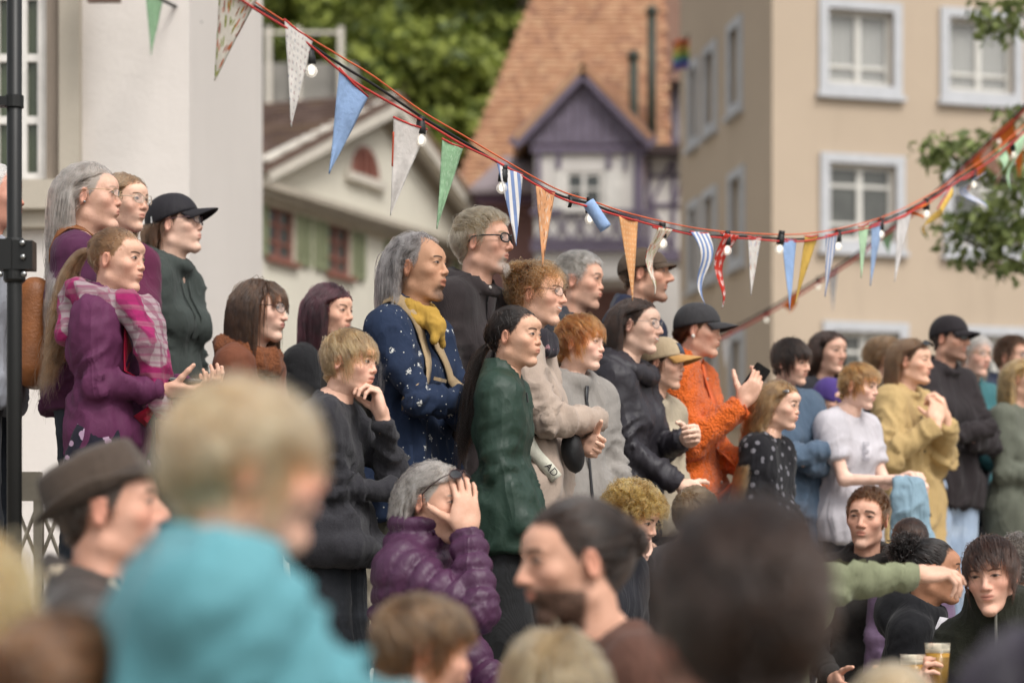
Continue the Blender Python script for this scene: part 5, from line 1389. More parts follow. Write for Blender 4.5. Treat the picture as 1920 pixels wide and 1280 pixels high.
CREAMP = mat_plain('cream_rail', '#b8ae9c', .6)
ra = empty('railing', (0,0,0)); tag(ra, 'cream painted lattice railing behind the black pole', 'railing')
y_ = 8.35; m = MB(); m.box(W(-120,0,y_).x, W(74,0,y_).x, y_, y_+.06, W(0,938,y_).z, W(0,884,y_).z); m.build('top_rail', CREAMP, ra)
for k in range(5):
    x0 = W(-110+45*k,0,y_).x; x1 = x0+.083*1.0
    for s in (0,1):
        m = MB(); m.tube([(x0 if s else x1, y_+.02+.012*s, W(0,942,y_).z), (x1 if s else x0, y_+.02+.012*s, W(0,1060,y_).z)], .007, 6); m.build('lattice_bar', CREAMP, ra, True)
m = MB(); m.box(W(-120,0,y_).x, W(74,0,y_).x, y_, y_+.05, 1.354, 1.40); m.build('bottom_rail', CREAMP, ra)
for x in (-118,70):
    m = MB(); p = W(x,0,y_).x; m.box(p-.015,p+.015,y_+.005,y_+.045,1.40,W(0,938,y_).z); m.build('post', CREAMP, ra)
# ------------------------------------------------------------------ the crowd
UP = 1.354
TZ = lambda o, z: (z-1.52)*o.sb+o.h-o.H
CR = dict(t=(-.22,.235,-.20), pole=(.75,.25,-1), palm=(0,-1,.2), nohand=1); CL_ = dict(t=(.20,.19,-.27), pole=(-.75,.25,-1), palm=(0,-1,.2), nohand=1)
BLACKP = mat_plain('black_plastic', '#141416', .3, .5, 0, .05); GOLDW = mat_plain('gold_wire', '#a08a63', .3, .5, .8); SILV = mat_plain('silver_wire', '#8d8d8d', .25, .5, .9); TORT = mat_plain('tortoise', '#3d2a22', .3)
DARKLENS_T = NT('dark_lens'); DARKLENS_T.bsdf((.012,.012,.014), .06, None, .6); DARKL = DARKLENS_T.m
JEANS = mat_cloth('dark_jeans', '#23272e', .85, 'denim', '#3a4049'); JEANSB = mat_cloth('blue_jeans', '#3d4f6b', .85, 'denim', '#5e7596'); JEANSL = mat_cloth('pale_jeans', '#93a3b8', .85, 'denim', '#b3bfcc'); BLKT = mat_cloth('black_trousers', '#1d1d1e', .9, 'cord', '#34363a'); GREYT_ = mat_cloth('grey_trousers', '#77747a', .9)
NECKHI = 1.5

def short_hair(n=2600, L=.2, **k): return dict(kind='short', n=n, len=L, **k)

# --- left block -----------------------------------------------------------
o = person('white-haired person half hidden behind the black pole', -13, 8.0, 2, None, (2,0), '#c98e77', UP, py=300, R=dict(nohand=1), L=dict(nohand=1), hair=short_hair(1500,.3,comb=(0,-.6,-.4),side_comb=(0,-.2,-1)), hcol='#cfcac4', hrad=.0013, res=.022, vox=.018,
    top=dict(mat=mat_cloth('stripe_grey','#8d9098'), collar='fold', fold=.012, name='shirt'), bottom=dict(mat=JEANS), traits=dict(blush=.9), female=True)

plum = mat_cloth('plum_top', '#4c2440')
o = person('grey long-haired woman with thin glasses and a black hair clip', 166, 7.95, 6, None, (1,0), '#d3a58c', UP, py=299, body=-5, female=True, H=.218, hair=[dict(kind='long', n=4200, len=2.5, seg=20, back=-1.3, spread=.25, part=.02, vol=.04, curl=.022, cfreq=3.2, clump=.6, lvar=.2, mess=.05, tuck=.6, face=-.17), dict(kind='tied', n=1500, tie=(0,-.47,.60), seg=9, vol=.045, zmin=.62)], hcol='#a59a90', hc2='#6e635c', hrad=.0007, hv=.016,
    top=dict(mat=plum, collar='crew', name='blouse', fold=.012), bottom=dict(mat=JEANS), traits=dict(jaw=.97, fat=.35, smile=-.3, brow='#8a7a6c', brow_a=.5, blush=.7))
glasses(o, GOLDW, .078, .058, .005, 2.4, temple=.004)
m = MB(); m.tube([o.X((.0+.11*math.cos(a),-.50-.05*abs(math.sin(a)),.60+.09*math.sin(a)))[0] for a in np.linspace(0,6.28,14)], .006, 6, True); m.build('hair_clip', BLACKP, o.root, True)
ea = o.X((.335,.0,.385))[0]; m = MB(); m.lathe([(.003,-.004),(.005,0),(.003,.004)], tuple(ea), 8); m.build('earring', SILV, o.root, True)
bp = thing_on(o, 'backpack', 'orange-brown leather backpack on the grey-haired woman', 'backpack'); LEA = mat_plain('tan_leather', '#7c4a24', .5, .4, 0, .2, 8, .3, 90)
F = Field((-.22,-.48,.75), (.22,-.02,1.5), .014); F.cone((-.05,-.15,.98), (-.05,-.14,1.22), .07, .055, .05); F.cone((.05,-.15,.98), (.05,-.14,1.22), .07, .055, .05); P, Q = F.nets(2); mesh_obj('bag', P, Q, LEA, bp)
for s in (-1,1): drape_strap(o, o.top, [(s*.10,-.14,1.30),(s*.11,-.06,1.46),(s*.115,.05,1.43),(s*.125,.12,1.28),(s*.15,.08,1.08),(s*.16,-.06,.98)], .045, LEA, 'strap', .008, bp)

o = person('young woman in clear glasses behind the grey-haired woman', 229, 8.7, 32, None, (-2,0), '#dcb096', UP, py=318, female=True, H=.210, hair=dict(kind='long', n=2600, len=1.2, seg=14, part=0.0, spread=.7, back=-.5, vol=.03, tuck=.2, face=.05), hcol='#8a6f55', hc2='#5d4836', top=dict(mat=mat_cloth('maroon_knit','#57203c'), collar='fold', name='cardigan'), bottom=dict(mat=JEANS), vox=.016, traits=dict(fat=.4, blush=.7, eye_h=.018))
glasses(o, mat_plain('clear_frame','#b9a894',.2), .085, .075, .007, 2.2)

PURJ = mat_cloth('purple_softshell', '#5a2b4a', .7, wr=.35, sheen=0)
o = person('girl with wavy ponytail, purple jacket and big pink scarf', 212, 7.6, 20, None, (-3,0), '#d8a78c', UP, py=420, H=.206, body=10, female=True, hair=[dict(kind='tied', n=2600, tie=(0,-.46,.66), seg=9, vol=.035, line='high', tail=dict(len=2.0, n=1100, seg=18, dir=(0,-1,.1), r=.022, curl=.03, cfreq=4, clump=.55)), short_hair(250,.12,comb=(0,.6,-.5))], hcol='#8c6a4c', hc2='#5c432f',
    top=dict(mat=PURJ, collar='stand', fold=.012, hem=.86, name='jacket', t=.02), bottom=dict(mat=JEANSB), R=dict(t=(-.06,.27,-.29), pole=(.5,-.6,-1), palm=(-.4,.2,.8), pose=PHONE), L=dict(t=(.10,.33,-.27), pole=(-.5,-.5,-1), palm=(0,-.2,1), pose=PHONE), traits=dict(child=.55, blush=.6, fat=.1))
girl_scarf = o
scarf(o, mat_cloth('pink_scarf', '#97868a', .9, 'plaid', '#8f2258'), .088, .034, -.30, .005, .005, [((.07,.10,-.03),(.085,.17,-.16),.045,.038),((.085,.17,-.16),(.06,.19,-.34),.040,.03),((-.02,.13,-.04),(.03,.19,-.22),.045,.035),((.03,.19,-.22),(.035,.20,-.36),.036,.03),((.0,-.10,-.01),(.07,-.10,-.12),.05,.035)], 'scarf', .008, .006)
placket(o, mat_cloth('red_lining','#b01d3e'), [1.38,1.30,1.2,1.1,1.0], .045, .05, 'lining')
phone(o, o.R, BLACKP, 'black phone held by the girl in the pink scarf')
m = MB(); F = Field((-.3,-.3,.35), (.3,.3,.85), .014); z1 = TZ(o,.92); F.cone((-.07,0,z1), (-.08,0,z1-.22), .10, .13, .06); F.cone((.07,0,z1), (.08,0,z1-.22), .10, .13, .06); F.cut_below(z1-.24); P, Q = F.nets(1); N = vnormals(P,Q); P = P+N*(.012*ridge(vnoise(P*np.array((16,16,3)),5)))[:,None]; mesh_obj('skirt', P, Q, mat_cloth('speckled_skirt','#1f1e2a',.9,'dots','#a58aa0'), o.root)
ts = X0 = o.X((0,-.47,.66))[0]; m = MB(); m.tube([o.X((.05*math.cos(a),-.47,.66+.05*math.sin(a)))[0] for a in np.linspace(0,6.28,12)], .006, 6, True); m.build('hair_tie', mat_plain('beige_tie','#c9b2a6',.8), o.root, True)

HOOD = mat_cloth('dark_green_hoodie', '#3c423f', .85, 'jersey', sheen=.1)
o = person('teenager in black baseball cap, glasses and dark green hoodie', 332, 9.1, 10, None, (7,0), '#dcb49d', UP, py=354, body=20, hair=dict(kind='long', n=1600, len=.36, seg=9, zmax=.60, back=-1.0, spread=.1, vol=.025, body=False, face=-.06), hcol='#5d4331', hv=.03, female=True, H=.222,
    top=dict(mat=HOOD, collar='hood', fold=.014, name='hoodie', cuff=1), bottom=dict(mat=JEANS), traits=dict(jaw=1.0, blush=.5))
ball_cap(o, mat_cloth('black_cap','#232125',.7,wr=.2,sheen=.05), tilt=.10, bill=.36); glasses(o, mat_plain('plum_frame','#4a3038',.3), .085, .068, .008, 2.6)
for s in (-1,1): pts = [on_chest(o, s*.03, z, .006)[0] for z in (1.42,1.36,1.28,1.2)]; m = MB(); m.tube(pts, .0035, 6); m.build('drawstring', HOOD, o.root, True)
m = MB(); c = o.X((.30,-.30,.60))[0]; m.lathe([(.004,-.012),(.004,.012)], tuple(c), 6); m.build('cap_buckle', mat_plain('white_tag','#cccccc',.4), o.root)

# --- second row, left middle ----------------------------------------------
FURJ = mat_cloth('rust_jacket', '#6b3f2c', .8)
o = person('brunette with straight fringe, round glasses and rust fur collar', 482, 8.8, 22, None, (-2,0), '#e0b7a0', None, py=515, female=True, H=.222, hair=dict(kind='long', n=5200, len=1.15, seg=15, part=0.0, spread=.8, back=-.25, vol=.05, bang_y=.13, bang=.34, face=.17, clump=.35, mess=.03, wander=.02), hcol='#46301f', hc2='#2c1c13', hv=.02, hrad=.0008,
    top=dict(mat=FURJ, collar='crew', fold=.012), bottom=dict(mat=JEANS), traits=dict(fat=.35, blush=.6, lip='#a8605a'))
glasses(o, TORT, .088, .082, .006, 2.0)
scarf(o, mat_cloth('fox_fur','#7a4a30',1,'fleece'), .085, .034, -.3, -.015, 0, [], 'fur_collar', .010, .010)
o = person('woman with burgundy bob in a black knit', 613, 9.3, 32, None, (-3,0), '#d9a78a', None, py=525, female=True, H=.212, hair=dict(kind='long', n=5200, len=.95, seg=14, part=-.10, spread=1.0, back=-.3, vol=.055, face=.15, clump=.3, mess=.03, wander=.02), hcol='#3b1c24', hc2='#220f16', hv=.02, hrad=.0008, hvar=.6,
    top=dict(mat=mat_cloth('black_knit','#202022',.95,'knit'), collar='crew', fold=.008, name='sweater'), bottom=dict(mat=JEANS), traits=dict(brow_tilt=.2, eye_h=.014, smile=.1, fat=.2))
BOYT = mat_cloth('charcoal_sweat', '#2f2e32', .95, 'knit', sheen=.2)
o = person('blond boy in charcoal sweatshirt with a hand at his mouth', 645, 7.3, 24, None, (-6,0), '#e2b298', None, py=607, H=.195, body=16, bw=.9, hair=short_hair(5200,.28,comb=(.12,.75,-.35),side_comb=(0,.35,-1),line='low',top_len=1.0,vol=.05,clump=.5,grav=.6,lift=.3,hug=.5), hcol='#a98a62', hc2='#71553a', hv=.02,
    top=dict(mat=BOYT, collar='crew', fold=.016, name='sweatshirt', cuff=1, t=.014, puff_hem=1, hem=.86), bottom=dict(mat=mat_cloth('black_denim','#26282c',.9,'denim','#3a3d44'), wide=.03), R=dict(t=(-.22,.22,-.27), pole=(.5,-.2,-1), palm=(0,-.6,-.6), pose=RELAX),
    L=dict(t=(.155,.20,.005), pole=(-.2,.55,-1), fdir=(.10,-.20,1), palm=(.55,-.75,0), pose=dict(curl=[(.7,.9,.5),(.9,1.0,.6),(1.0,1.0,.6),(1.1,1.0,.6)], spread=.05, thumb=(.6,.7,.5,.3))), traits=dict(child=.9, blush=.8, open=.3, brow='#7d6346', brow_tilt=-.1))

# --- the central group ------------------------------------------------------
SHIRT = mat_cloth('navy_print', '#212d44', .85, 'flowers', '#c9c9c4', sheen=.05)
o = person('man with long swept-back grey hair, yellow neckerchief and navy printed shirt', 784, 7.75, 24, None, (3,0), '#bd8c69', None, py=429, body=28, bw=.92, hair=[dict(kind='long', n=3600, len=1.75, seg=17, line='recede', back=-1.9, spread=.08, part=0.0, vol=.05, lift=.5, clump=.7, lvar=.35, mess=.08, tuck=.7, face=-.10, fly=.10), short_hair(900,.08,comb=(0,.1,-1),zmax=.70,line='recede')], hcol='#918a87', hc2='#332d2b', hrad=.0008, hv=.022,
    top=dict(mat=SHIRT, collar='stand', fold=.015, name='shirt', hem=.80, t=.012), bottom=dict(mat=mat_cloth('olive_cotton','#4a473d')), R=CR, L=CL_, traits=dict(open=.55, jaw=.95, brow='#2d2520', iris='#231812', eye_h=.013, nose=-.15, beard=.8, beard_kind='goatee', beard_col='#3a312c', blush=.3, brow_w=.012))
scarf(o, mat_cloth('yellow_kerchief','#a9863c',.9,sheen=.1), .070, .016, -.42, .018, .005, [((.02,.09,-.045),(.03,.11,-.08),.022,.026),((.03,.11,-.08),(.055,.12,-.13),.020,.009),((.03,.11,-.08),(.0,.12,-.14),.019,.008)], 'neckerchief', .006, .006)
TAN = mat_cloth('tan_webbing','#a08a6b',.9)
bp = thing_on(o, 'backpack', 'tan-strapped backpack worn by the man in the navy print', 'backpack')
F = Field((-.2,-.42,.9), (.2,-.02,1.5), .014); F.cone((-.06,-.2,1.08), (-.06,-.19,1.32), .10, .085, .05); F.cone((.06,-.2,1.08), (.06,-.19,1.32), .10, .085, .05); P, Q = F.nets(2); mesh_obj('bag', P, Q, mat_cloth('dark_pack','#3b3630'), bp)
for s in (-1,1): drape_strap(o, o.top, [(s*.10,-.16,1.34),(s*.10,-.05,1.52),(s*.105,.07,1.46),(s*.105,.16,1.34),(s*.12,.16,1.24),(s*.15,.06,1.14)], .038, TAN, 'strap', .008, bp)
ps, ns_ = on_chest(o, .105, 1.24, .012); m = MB(); m.box(-.026,.026,-.012,.012,-.005,.005); b_ = m.build('buckle', TAN, bp); b_.location = tuple(ps); b_.rotation_euler = Vector(ns_).to_track_quat('Z','Y').to_euler()

CORD = mat_cloth('brown_corduroy', '#322c2d', .95, 'cord', '#433b3a', sheen=.2)
o = person('tall blond man in black-framed glasses with grey goatee and brown overshirt', 902, 8.1, 20, None, (2,0), '#d3a288', None, py=380, body=28, hair=[short_hair(4600,.17,comb=(.1,.45,.12),side_comb=(0,-.35,-.9),top_len=1.7,vol=.04,lift=.4,clump=.35,mess=.04,wander=.02,part=-.1,side_w=.2,hug=.25)], hcol='#b3a48c', hc2='#7a6b58', hv=.03,
    top=dict(mat=CORD, collar='fold', fold=.012, name='overshirt', hem=.80), bottom=dict(mat=JEANS), traits=dict(beard=.9, beard_kind='goatee', beard_col='#b3aaa0', nose=.2, jaw=1.03, blush=.7, brow='#8f7a62', eye_h=.016))
glasses(o, BLACKP, .088, .068, .013, 2.8, temple=.012)
for z, x in ((1.475,.035),(1.43,.012),(1.36,.008),(1.27,.008),(1.18,.008)): p, n = on_chest(o, x, z, .003); buttons(o, [p], .006, mat_plain('shell_button','#b9b4ac',.3), n)
placket(o, CORD, [1.45,1.38,1.3,1.2,1.1,1.0], .012, .035, 'placket', .002)
# goatee as real hair
def beard(o, n, L, c, r, hcol, rad=.0009, name='beard', d=(0,.35,-1)):
    P0, Q0 = get_head(.0165); Nn = vnormals(P0, Q0); m_ = (((P0-np.array(c))/np.array(r))**2).sum(1) < 1; ids = np.where(m_ & (P0[:,1] > .1))[0]; rng = np.random.default_rng(3); ids = rng.choice(ids, n)
    a = np.zeros((n,6,3), F32); p = P0[ids]+rng.normal(0,.006,(n,3)); dd = Nn[ids]*.8+rng.normal(0,.2,(n,3)); a[:,0] = p
    for s in range(1,6): dd = dd*.6+np.array(d)*.4; dd /= np.linalg.norm(dd,axis=1,keepdims=True); p = p+dd*L/5*(.7+.6*rng.random((n,1))); a[:,s] = p
    return curves_obj(name, [o.X(a.reshape(-1,3)).reshape(a.shape).astype(F32)], mat_hair(name+str(o.seed), hcol), o.root, rad)
beard(o, 260, .07, (0,.36,.08), (.10,.13,.09), '#9f968d', .0007)

GRN = mat_cloth('green_satin', '#1e3429', .55, wr=.3, sheen=0)
o = person('dark ponytailed girl in a bottle-green blouse and wide black trousers', 961, 7.5, 28, None, (-1,0), '#d3a283', None, py=566, H=.195, body=8, bw=.88, female=True, hair=[dict(kind='tied', n=3600, tie=(0,-.46,.42), seg=9, vol=.03, line='high', tail=dict(len=1.7, n=800, seg=16, dir=(0,-.9,-.3), r=.02, clump=.45)), short_hair(160,.16,comb=(0,.3,-.8))], hcol='#241a15', hc2='#130d0a', hvar=.5,
    top=dict(mat=GRN, collar='stand', fold=.009, name='blouse', hem=.82, t=.016, flare=.03, cuffw=.016, cuff=1, ts=.020), R=dict(t=(.03,.10,-.52)), bottom=dict(mat=BLKT, wide=.075), traits=dict(child=.7, iris='#20150f', eye_h=.014, brow='#2a1d16', blush=.45, nose=-.2, smile=-.15))
p, n = on_chest(o, .0, 1.43, .006); m = MB(); m.tube([p, p+np.array((0,.004,-.03))], .003, 6); m.build('zip_pull', BLACKP, o.root)
m = MB(); m.tube([o.X((.045*math.cos(a),-.46,.42+.05*math.sin(a)))[0] for a in np.linspace(0,6.28,12)], .005, 6, True); m.build('hair_tie', mat_plain('pale_tie','#cfc3bb',.6), o.root, True)

BEIGEC = mat_cloth('beige_coat', '#a69588', .95, 'jersey', sheen=.25)
o = person('smiling woman with curly updo and glasses, arms folded in a beige coat', 1002, 8.1, 24, None, (-2,0), '#e0b094', None, py=470, body=12, female=True, H=.203, hair=[dict(kind='tied', n=2600, tie=(0,-.36,.80), seg=9, vol=.07, curl=.03, cfreq=2.5, mess=.2, wander=.12, bun=dict(r=.25, n=1300, c=(0,-.33,.83), turn=2.2, curl=.035, s=(1,.9,.75), frizz=.18)), short_hair(700,.35,comb=(0,.2,-.6),curl=.04,cfreq=2,mess=.5,vol=.09,lift=1.0)], hcol='#8f6a45', hc2='#563a24', hv=.045, hrad=.0007,
    top=dict(mat=BEIGEC, collar='crew', fold=.014, name='coat', hem=.62, t=.018, flare=.03), bottom=dict(mat=JEANS), R=dict(t=(-.14,.27,-.23), pole=(.7,.1,-1), palm=(-.4,-1,.2), nohand=1), L=dict(t=(.16,.22,-.32), pole=(-.6,0,-1), palm=(1,-.3,.2), pose=RELAX), traits=dict(smile=1.0, teeth=1, blush=.9, eye_h=.014))
glasses(o, mat_plain('brown_frame','#6a4a38',.3), .088, .075, .007, 2.3)
scarf(o, mat_cloth('dark_scarf','#2d2a30',.9,'flowers','#a57a80'), .078, .028, -.35, .0, 0, [], 'scarf', .008, .007)
cs = thing_on(o, 'camera_strap', 'lettered yellow and white camera strap across the beige coat', 'strap')
sm = mat_cloth('strap_print','#c9c7b8',.8,'flowers','#8d8f3e')
q_ = [on_side(o, y, z, .012) for y, z in ((.02,1.22),(.035,1.16),(.045,1.10),(.07,1.05),(.10,1.01),(.125,.97))]
st = strip(o, 'strap', spline([p for p, n in q_], 20), .042, sm, .004, (1,.25,0), cs)
for txt, y, z, an in (('OVE', .040, 1.13, -1.25), ('AOAD', .095, 1.015, -.85)):
    p, n = on_side(o, y, z, .018); fo = text_mesh('lettering', txt, .034, mat_plain('strap_ink','#241f22',.8), cs)
    nn = Vector((1,.25,0)).normalized(); X_ = Vector((-.25,1,0)).normalized(); Mx = Matrix((X_, Vector((0,0,1)), nn)).transposed(); fo.location = tuple(p); fo.rotation_euler = (Mx @ Matrix.Rotation(an, 3, 'Z')).to_euler()
cm = thing_on(o, 'camera_pouch', 'black pouch tucked under the folded arm of the beige-coated woman', 'pouch')
F = Field((-.2,.05,.8),(.25,.5,1.3),.01); c_ = np.array((.09,.17,TZ(o,1.08))); F.ell(c_, (.032,.036,.06), .03); F.ell(c_+(-.02,.01,-.04), (.034,.03,.045), .03); P,Q = F.nets(1); mesh_obj('pouch', P, Q, mat_cloth('black_nylon','#161618',.6), cm)
SEAM = mat_cloth('beige_seam','#7f7066')
for pts in ([(.0,.93),(.0,.87),(.0,.80)], [(.0,.80),(.04,.785),(.09,.77)]): q_ = [on_side(o, y, z, .0015)[0] for y, z in pts]; strip(o, 'pocket_seam', q_, .004, SEAM, .002, (1,0,0))

o = person('short grey-haired man behind the curly-haired woman', 1080, 9.3, 20, None, (-2,0), '#d2a085', None, py=469, body=25, hair=short_hair(3800,.15,comb=(.1,.4,.1),side_comb=(0,.1,-1),top_len=1.5,lift=.8,vol=.04), hcol='#aaa49c', hc2='#55504c', vox=.016, top=dict(mat=mat_cloth('dark_shirt','#2f3036'), collar='fold', name='shirt'), bottom=dict(mat=JEANS), traits=dict(beard=.25, beard_col='#8d7f74', jaw=1.05, eye_h=.014, brow='#6b5a4c', blush=.6))
GHOOD = mat_cloth('grey_zip_hoodie', '#8b8681', .92, 'jersey', sheen=.2)
o = person('ginger boy in a light grey zip hoodie', 1083, 8.45, 26, None, (-3,0), '#e6bba4', None, py=579, H=.195, body=48, hair=short_hair(4800,.30,comb=(.1,.8,-.1),side_comb=(0,.2,-1),top_len=1.25,vol=.05,lift=.45,clump=.6,grav=.4,hug=.45,line='low'), hcol='#b06f3c', hc2='#7a4522', hv=.025,
    top=dict(mat=GHOOD, collar='hood', fold=.013, name='hoodie', cuff=1, t=.022), bottom=dict(mat=JEANS), traits=dict(child=.75, blush=.9, brow='#a5764c', eye_h=.013, smile=-.1), L=dict(t=(-.05,.16,-.5)))
ZIP = mat_plain('zip_dark','#2a2a2d',.4); placket(o, ZIP, [1.46,1.40,1.32,1.22,1.12,1.02,.92], .0, .012); p, n = on_chest(o, -.08, 1.3, .002); buttons(o, [p], .006, ZIP, n, 'logo')

NAVY = mat_cloth('navy_jacket', '#20263a', .7)
o = person('unshaven man in a brown flat cap and navy jacket', 1205, 9.45, 14, None, (0,0), '#c9987c', None, py=447, body=20, hair=short_hair(1200,.10,comb=(0,0,-1),zmax=.6), hcol='#4d3c30', hv=.035, vox=.016, top=dict(mat=NAVY, collar='stand', fold=.012), bottom=dict(mat=JEANS), traits=dict(beard=.55, beard_col='#5a4a40', nose=.5, jaw=1.04, blush=.6))
ball_cap(o, mat_cloth('brown_tweed','#4e4136',.95,'knit'), bill=.17, h=.36, rim=.66, low=.52, tilt=.05, name='flat_cap', droop=.06, half=62)

DJ = mat_cloth('plum_grey_anorak', '#2b282e', .55, wr=.3, sheen=0)
o = person('smiling woman with long dark hair and round wire glasses in a dark anorak', 1187, 9.0, 27, None, (-4,0), '#e0b8a0', None, py=552, body=24, female=True, H=.203, hair=dict(kind='long', n=4200, len=1.45, seg=15, part=.03, spread=.75, back=-.8, vol=.03, tuck=.6, face=-.12, clump=.35, mess=.03, wander=.02), hcol='#35241b', hc2='#1c120d', hrad=.0007,
    top=dict(mat=DJ, collar='lapel', fold=.017, hem=.80, t=.02), bottom=dict(mat=BLKT), R=dict(t=(-.10,.24,-.42), pole=(.6,-.5,-1), palm=(-1,0,0), pose=GRIP), L=dict(t=(.12,.24,-.24), pole=(-.6,-.4,-1), palm=(1,0,0), pose=GRIP), traits=dict(smile=.9, teeth=1, blush=.6, eye_h=.016))
glasses(o, SILV, .086, .084, .005, 2.0, temple=.004)
F = Field((-.25,-.3,TZ(o,1.2)),(.25,.35,TZ(o,1.52)),.012); nc = (0,-.03,TZ(o,1.46)); F.torus(nc, .115, .038, .04, rx=-.25, sx=1.25); F.ell((0,-.13,TZ(o,1.43)), (.14,.06,.08), .05); P,Q = F.nets(1); N = vnormals(P,Q); P = P+N*(.008*ridge(vnoise(P*16,8)))[:,None]; mesh_obj('hood', P, Q, DJ, o.root)

VEST = mat_cloth('beige_vest','#a89c88',.9); CAPT = mat_cloth('tan_cap','#b98d55',.85,wr=.15)
o = person('child in a tan trucker cap and beige jacket', 1236, 9.15, 24, None, (-4,0), '#d9ab90', None, py=621, H=.194, body=35, hair=short_hair(900,.2,comb=(0,0,-1),zmax=.6), hcol='#4a382c', hv=.03, top=dict(mat=VEST, collar='stand', fold=.012), bottom=dict(mat=JEANS), traits=dict(child=.9, blush=.6, open=.35, fat=.2), vox=.014)
ball_cap(o, mat_cloth('cap_front','#b7a487',.85,wr=.15), CAPT, tilt=.10, bill=.38, patch=mat_plain('cap_patch','#3d4553',.8))

OR = mat_cloth('orange_fleece', '#e26a26', 1.0, 'fleece', sheen=.35, wr=.8)
o = person('woman in orange teddy fleece and grey cap looking at her phone', 1302, 9.6, 16, None, (-4,0), '#dcab90', None, py=555, body=24, female=True, H=.203, hair=[dict(kind='tied', n=1500, tie=(0,-.42,.30), seg=9, vol=.03, zmax=.62, tail=dict(len=.9, n=500, dir=(0,-.6,-.6), r=.03))], hcol='#5f452f', hc2='#3d2b1d', hv=.035,
    top=dict(mat=OR, collar='stand', fold=.010, style='fleece', name='fleece', hem=.80, t=.028, ts=.026, ct=.02, flare=.01), bottom=dict(mat=GREYT_), R=dict(t=(-.03,.27,-.11), pole=(.35,-.35,-1), fdir=(-.1,.5,.75), palm=(-.6,-.6,.2), pose=PHONE), L=dict(t=(.12,.27,-.36), pole=(-.5,-.5,-1), palm=(1,-.2,0), pose=GRIP), traits=dict(blush=.8, eye_h=.012, smile=-.2), neck_y=0)
ball_cap(o, mat_cloth('grey_cap','#3a393b',.85,wr=.2), tilt=.04, bill=.36); phone(o, o.R, BLACKP, 'black phone held up by the woman in orange', tilt=0)
ea = o.X((.35,-.02,.36))[0]; m = MB(); m.lathe([(.004,-.009),(.009,0),(.004,.009)], tuple(ea), 10); m.build('earring', mat_plain('pearl','#d8d0c4',.2), o.root, True)
ORN = mat_cloth('orange_nylon','#cc5a22',.5,wr=.3,sheen=0); placket(o, ORN, [1.48,1.42,1.34,1.24,1.14,1.04,.94,.86], .0, .05, 'placket', .004)
for z in (1.42,1.28,1.14,1.0,.88): p, n = on_chest(o, .0, z, .010); buttons(o, [p], .006, mat_plain('snap','#b3a49a',.3,.5,.6), n, 'snap')
p, n = on_chest(o, .085, 1.27, .008); G = np.zeros((6,4,3))
for i in range(6):
    for j in range(4): q, _ = on_chest(o, .035+.10*i/5, 1.30-.045*j/3, .010); G[i,j] = q
v_, f_ = shell_grid(G, 6, 4, .004); mesh_obj('pocket_flap', v_, f_, ORN, o.root)

# --- right group --------------------------------------------------------------
BLUS = mat_cloth('slate_sweater','#4c5c6e',.92,'jersey',sheen=.2)
o = person('dark-haired boy hugging himself in a slate blue sweater', 1478, 10.3, 42, None, (-10,6), '#ddb096', None, py=624, H=.195, body=55, hair=short_hair(4200,.30,comb=(.1,.8,-.35),side_comb=(0,.3,-1),line='low',vol=.05,lift=.3,grav=.6,hug=.5,clump=.4), hcol='#2f211a', hc2='#1a110d', hv=.025, top=dict(mat=BLUS, collar='crew', fold=.016, name='sweater', hem=.72, t=.02), bottom=dict(mat=JEANS), R=CR, L=CL_, traits=dict(child=.7, blush=.6))
o = person('girl with long wavy fair hair in a black dotted dress', 1452, 9.5, 27, None, (-6,0), '#dcae94', None, py=708, H=.194, body=32, female=True, hair=dict(kind='long', n=4600, len=2.5, seg=20, part=.04, spread=.6, back=-.9, vol=.05, curl=.045, cfreq=4, clump=.7, tuck=.4, face=.0), hcol='#8d6c47', hc2='#573f28', hrad=.0007, top=dict(mat=mat_cloth('black_dotted','#1b1a1e',.9,'dots','#6c6a70'), collar='crew', fold=.010, name='dress', hem=.55, flare=.05), bottom=dict(mat=BLKT), traits=dict(child=.8, blush=.6))
m = MB(); c = o.X((.27,.22,.80))[0]; F = Field(c-.03, c+.03, .004); F.ell(c, (.006,.018,.009), .005); P,Q = F.nets(1); mesh_obj('hair_clip', P, Q, SILV, o.root)
o = person('woman with long straight dark hair behind the slate blue boy', 1551, 11.4, 55, None, (-4,0), '#d6a88f', None, py=614, female=True, H=.203, hair=dict(kind='long', n=3400, len=1.3, seg=13, part=.02, spread=.7, back=-.4, vol=.03, tuck=.3, face=.08), hcol='#31211a', hc2='#1c120e', vox=.018, top=dict(mat=mat_cloth('dark_top','#26262b'), collar='crew', name='top'), bottom=dict(mat=JEANS), res=.022)
o = person('child in a purple cap worn backwards', 1547, 10.9, 52, None, (-12,0), '#d9aa92', None, py=697, H=.192, hair=short_hair(700,.14,comb=(0,0,-1),zmax=.55), hcol='#4d3a2d', hv=.03, vox=.018, res=.022, top=dict(mat=mat_cloth('black_jacket','#26242a'), collar='stand'), bottom=dict(mat=JEANS), traits=dict(child=1))
ball_cap(o, mat_cloth('purple_cap','#4c3a7a',.85,wr=.2), backwards=True, bill=.2, tilt=-.05, low=.52)
TEE = mat_cloth('white_tee','#b9b5ba',.95)
